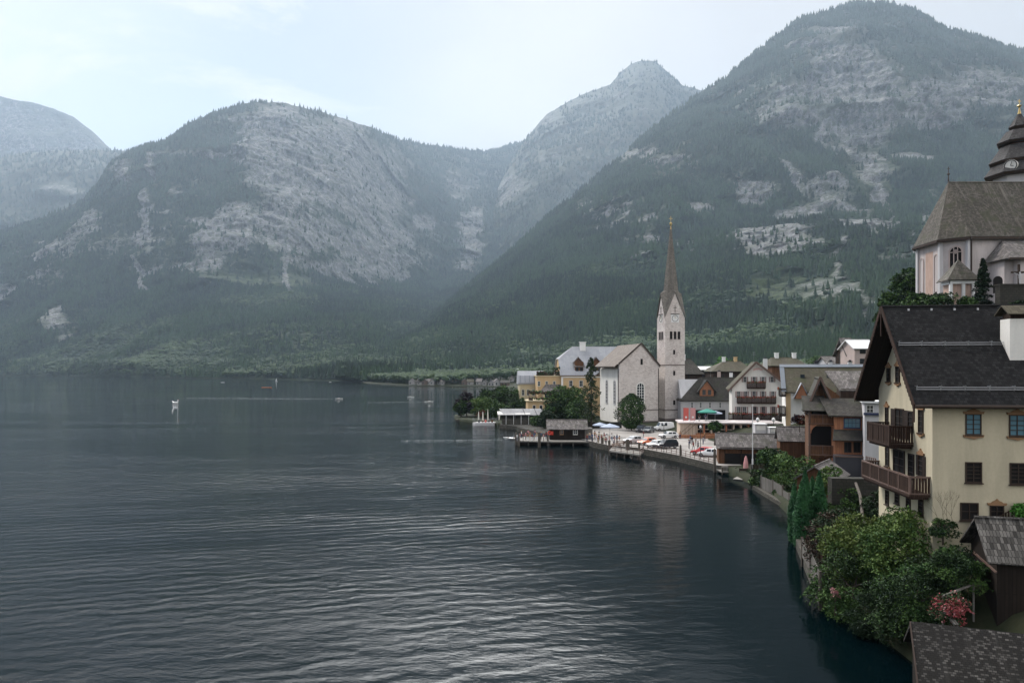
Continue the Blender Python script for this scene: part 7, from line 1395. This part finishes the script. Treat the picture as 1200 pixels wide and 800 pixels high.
def crowd(items, where, group, z=ZQ):
    items = sorted(items); seen = {}
    combos = [(t, l) for t in ('white', 'red', 'pink', 'blue', 'black', 'grey', 'beige', 'orange', 'green', 'navy') for l in ('navy', 'black', 'beige', 'grey', 'white', 'blue') if t != l]
    if 'dark' in group: combos = [(t, l) for t in ('black', 'navy', 'grey', 'white', 'blue', 'red') for l in ('black', 'navy', 'grey')if t != l] + [('black', 'black')]
    rr.shuffle(combos)
    if 'dark' not in group: combos.sort(key=lambda c: (c[0] not in ('white', 'pink', 'red', 'orange', 'beige', 'blue')) + rr.random() * .9)
    for i, (px, py) in enumerate(items):
        t, l = combos[i % len(combos)]; person(G(px, py, z), rr.uniform(0, 360), rr.choice(['walk', 'stand', 'stand', 'lean']), t, l, rr.choice(['brown', 'dark', 'fair', 'brown']), 'person in %s top, %s trousers %s' % (t, l, where), group, rr.uniform(.92, 1.04))
crowd([(606, 517), (609, 516), (613, 516.5), (616, 515), (618.5, 517), (621, 514.5), (623.5, 517), (626, 515.5), (629, 516.5), (634, 515), (637, 516.5), (640, 514.5), (627, 512), (611, 513), (619, 512.5)], 'on the crowded pier left of the black hut', 'people on the pier', .98)
crowd([(688, 518), (691, 515), (694, 517), (697, 514), (699, 518), (702, 515.5), (705, 519), (708, 516), (711, 518.5), (714, 520), (717, 517), (720, 520.5), (723, 518), (710, 522), (701, 520.5), (719, 523), (726, 520)], 'in the crowd round the blue grey umbrella', 'people round the umbrella on the quay')
crowd([(807.5, 525.5), (811, 521), (812.5, 527.5), (815.5, 522), (818, 527), (824, 520.5), (809, 519.5), (826, 517)], 'in the group crossing the right part of the quay', 'people in mostly dark clothes on the quay')
crowd([(754, 513), (797, 514)], 'standing alone between the parked cars', 'people between the cars')
for px, t, l in ((819.5, 'black', 'person in black top standing at the terrace edge left of the green parasol'), (827, 'navy', 'person in navy top standing at the terrace edge before the green parasol')):
    p = W(px, 490, 166.6); p.z = Pv.o.z + hz_ + .35; person(p, 10, 'stand', t, 'grey', 'dark', l, 'people on the restaurant terrace')

# ================================================================== boats and the swan
p = G(205.5, 472, 0); e = thing('swan_boat', p, R(170), 'white swan shaped pedal boat on the open lake', 'pedal boat')
m = MB(); m.lathe([(.05, -.25), (.7, -.15), (1.0, .25), (.95, .6), (.5, .9), (.05, .95)], n=14); o = m.build('hull', M['whitepaint'], e, True); o.scale = (1.9, 1.0, 1.0)
m = MB(); pth = [(-1.4, 0, .5), (-1.75, 0, .9), (-1.7, 0, 1.4), (-1.5, 0, 1.9), (-1.6, 0, 2.2), (-1.95, 0, 2.25)]
for a, b, r_, q_ in zip(pth[:-1], pth[1:], (.38, .26, .2, .18, .2), (.26, .2, .18, .2, .14)): m.tube(a, b, r_, q_, 8)
e.scale = (.8, .8, .65); m.build('neck', M['whitepaint'], e, True); m = MB(); m.tube((-2.0, 0, 2.22), (-2.35, 0, 2.08), .1, .03, 6); m.build('beak', M['orange'], e)
m = MB(); m.slab([(1.2, -.6, .8), (2.2, -.25, 1.5), (2.2, .25, 1.5), (1.2, .6, .8)], .12); m.build('tail', M['whitepaint'], e); m = MB(); m.box(-.5, .6, -.5, .5, .9, 1.25); m.build('seat', M['darkgrey'], e)
def boat(px, py, L, deg, mat, label, cabin=True, people=True):
    e = thing('motor_boat' if cabin else 'rowing_boat', G(px, py, 0), R(deg), label, 'boat', 'small boats on the lake'); e.scale = (.72, .72, .5) if cabin else (1, 1, .7); w = L * .16 + .35
    m = MB(); m.add([(-L / 2, -w * .7, .55), (L * .15, -w, .5), (L / 2, 0, .75), (L * .15, w, .5), (-L / 2, w * .7, .55), (-L / 2, -w * .5, -.2), (L * .1, -w * .6, -.2), (L * .4, 0, -.1), (L * .1, w * .6, -.2), (-L / 2, w * .5, -.2)], [(0, 5, 6, 1), (1, 6, 7, 2), (2, 7, 8, 3), (3, 8, 9, 4), (4, 9, 5, 0), (0, 1, 2, 3, 4)]); m.build('hull', M[mat], e)
    if cabin: m = MB(); m.box(-L * .1, L * .15, -w * .6, w * .6, .5, .95); m.build('cabin', M['white'], e); m = MB(); m.box(L * .151, L * .17, -w * .5, w * .5, .75, 1.05); m.build('windscreen', M['glass'], e)
    else: m = MB(); [m.box(x, x + .25, -w * .7, w * .7, .52, .6) for x in (-L * .3, 0, L * .25)]; m.build('thwart', M['brownplank'], e)
boat(397, 467.2, 6, 185, 'whitepaint', 'white motor boat trailing a long thin wake'); boat(481, 465.2, 6, 175, 'whitepaint', 'white motor boat farther out, second from the right'); boat(503, 470.8, 6.5, 5, 'whitepaint', 'white motor boat nearest the lakeside trees'); boat(313, 453.8, 9.5, 3, 'orange', 'long orange rowing boat near the far shore', False)
boat(261, 448.0, 7, 20, 'whitepaint', 'tiny white boat close to the far shore on the left'); boat(387, 447.6, 5, 20, 'whitepaint', 'tiny white boat moored at the wooded far shore'); boat(603, 514.6, 5.5, 175, 'whitepaint', 'white boat tied up at the left end of the pier', False)
p = G(324, 446.8, 0); e = thing('sailing_boat', p, 0, 'tiny sailing boat with a white sail near the far shore', 'sailing boat'); m = MB(); m.add([(-3, -.8, .6), (1, -1, .6), (3.5, 0, .8), (1, 1, .6), (-3, .8, .6), (-2.6, 0, -.2), (2.5, 0, -.1)], [(0, 5, 6, 1), (1, 6, 2), (2, 6, 3), (3, 6, 5, 4), (4, 5, 0), (0, 1, 2, 3, 4)]); m.build('hull', M['whitepaint'], e)
e.scale = (.55, .55, .55); m = MB(); m.tube((.4, 0, .5), (.4, 0, 9), .06, n=5); m.build('mast', M['steel'], e); m = MB(); m.prism([(.35, 1.2), (-2.6, 1.3), (.35, 8.8)], -.03, .03, 'y'); m.build('sail', M['whitepaint'], e)
# foam wakes: low ridges of broken water
M['foam'] = m_plain('foam', (.16, .19, .20), .5, var=.6)
def wake(x0, y0, x1, y1, label):
    a, b = G(x0, y0, 0), G(x1, y1, 0); m = MB(); n = 90; r3 = random.Random(int(x0)); d = b - a; sd = Vector((-d.y, d.x, 0)).normalized()
    for k in range(n):
        if r3.random() < .04: continue
        p = a + d * (k / n) + sd * r3.uniform(-.25, .25); q = a + d * ((k + r3.uniform(.5, 1.0)) / n) + sd * r3.uniform(-.25, .25); w = r3.uniform(.08, .18) * (1 + a.y / 700)
        m.add([p - sd * w, q - sd * w * .6, q + sd * w * .6, p + sd * w, (p + q) / 2 + Vector((0, 0, .06))], [(0, 1, 4), (1, 2, 4), (2, 3, 4), (3, 0, 4)])
    m.v = [(x, y, z + .012) for x, y, z in m.v]; tag(m.build('wake', M['foam']), label, kind='stuff')
wake(470, 516.2, 603, 514.8, 'thin foam line left of the pier'); wake(215, 466.4, 393, 467.2, 'long thin wake behind the motor boat'); wake(430, 471.5, 498, 470.8, 'wake of the boat nearest the trees')
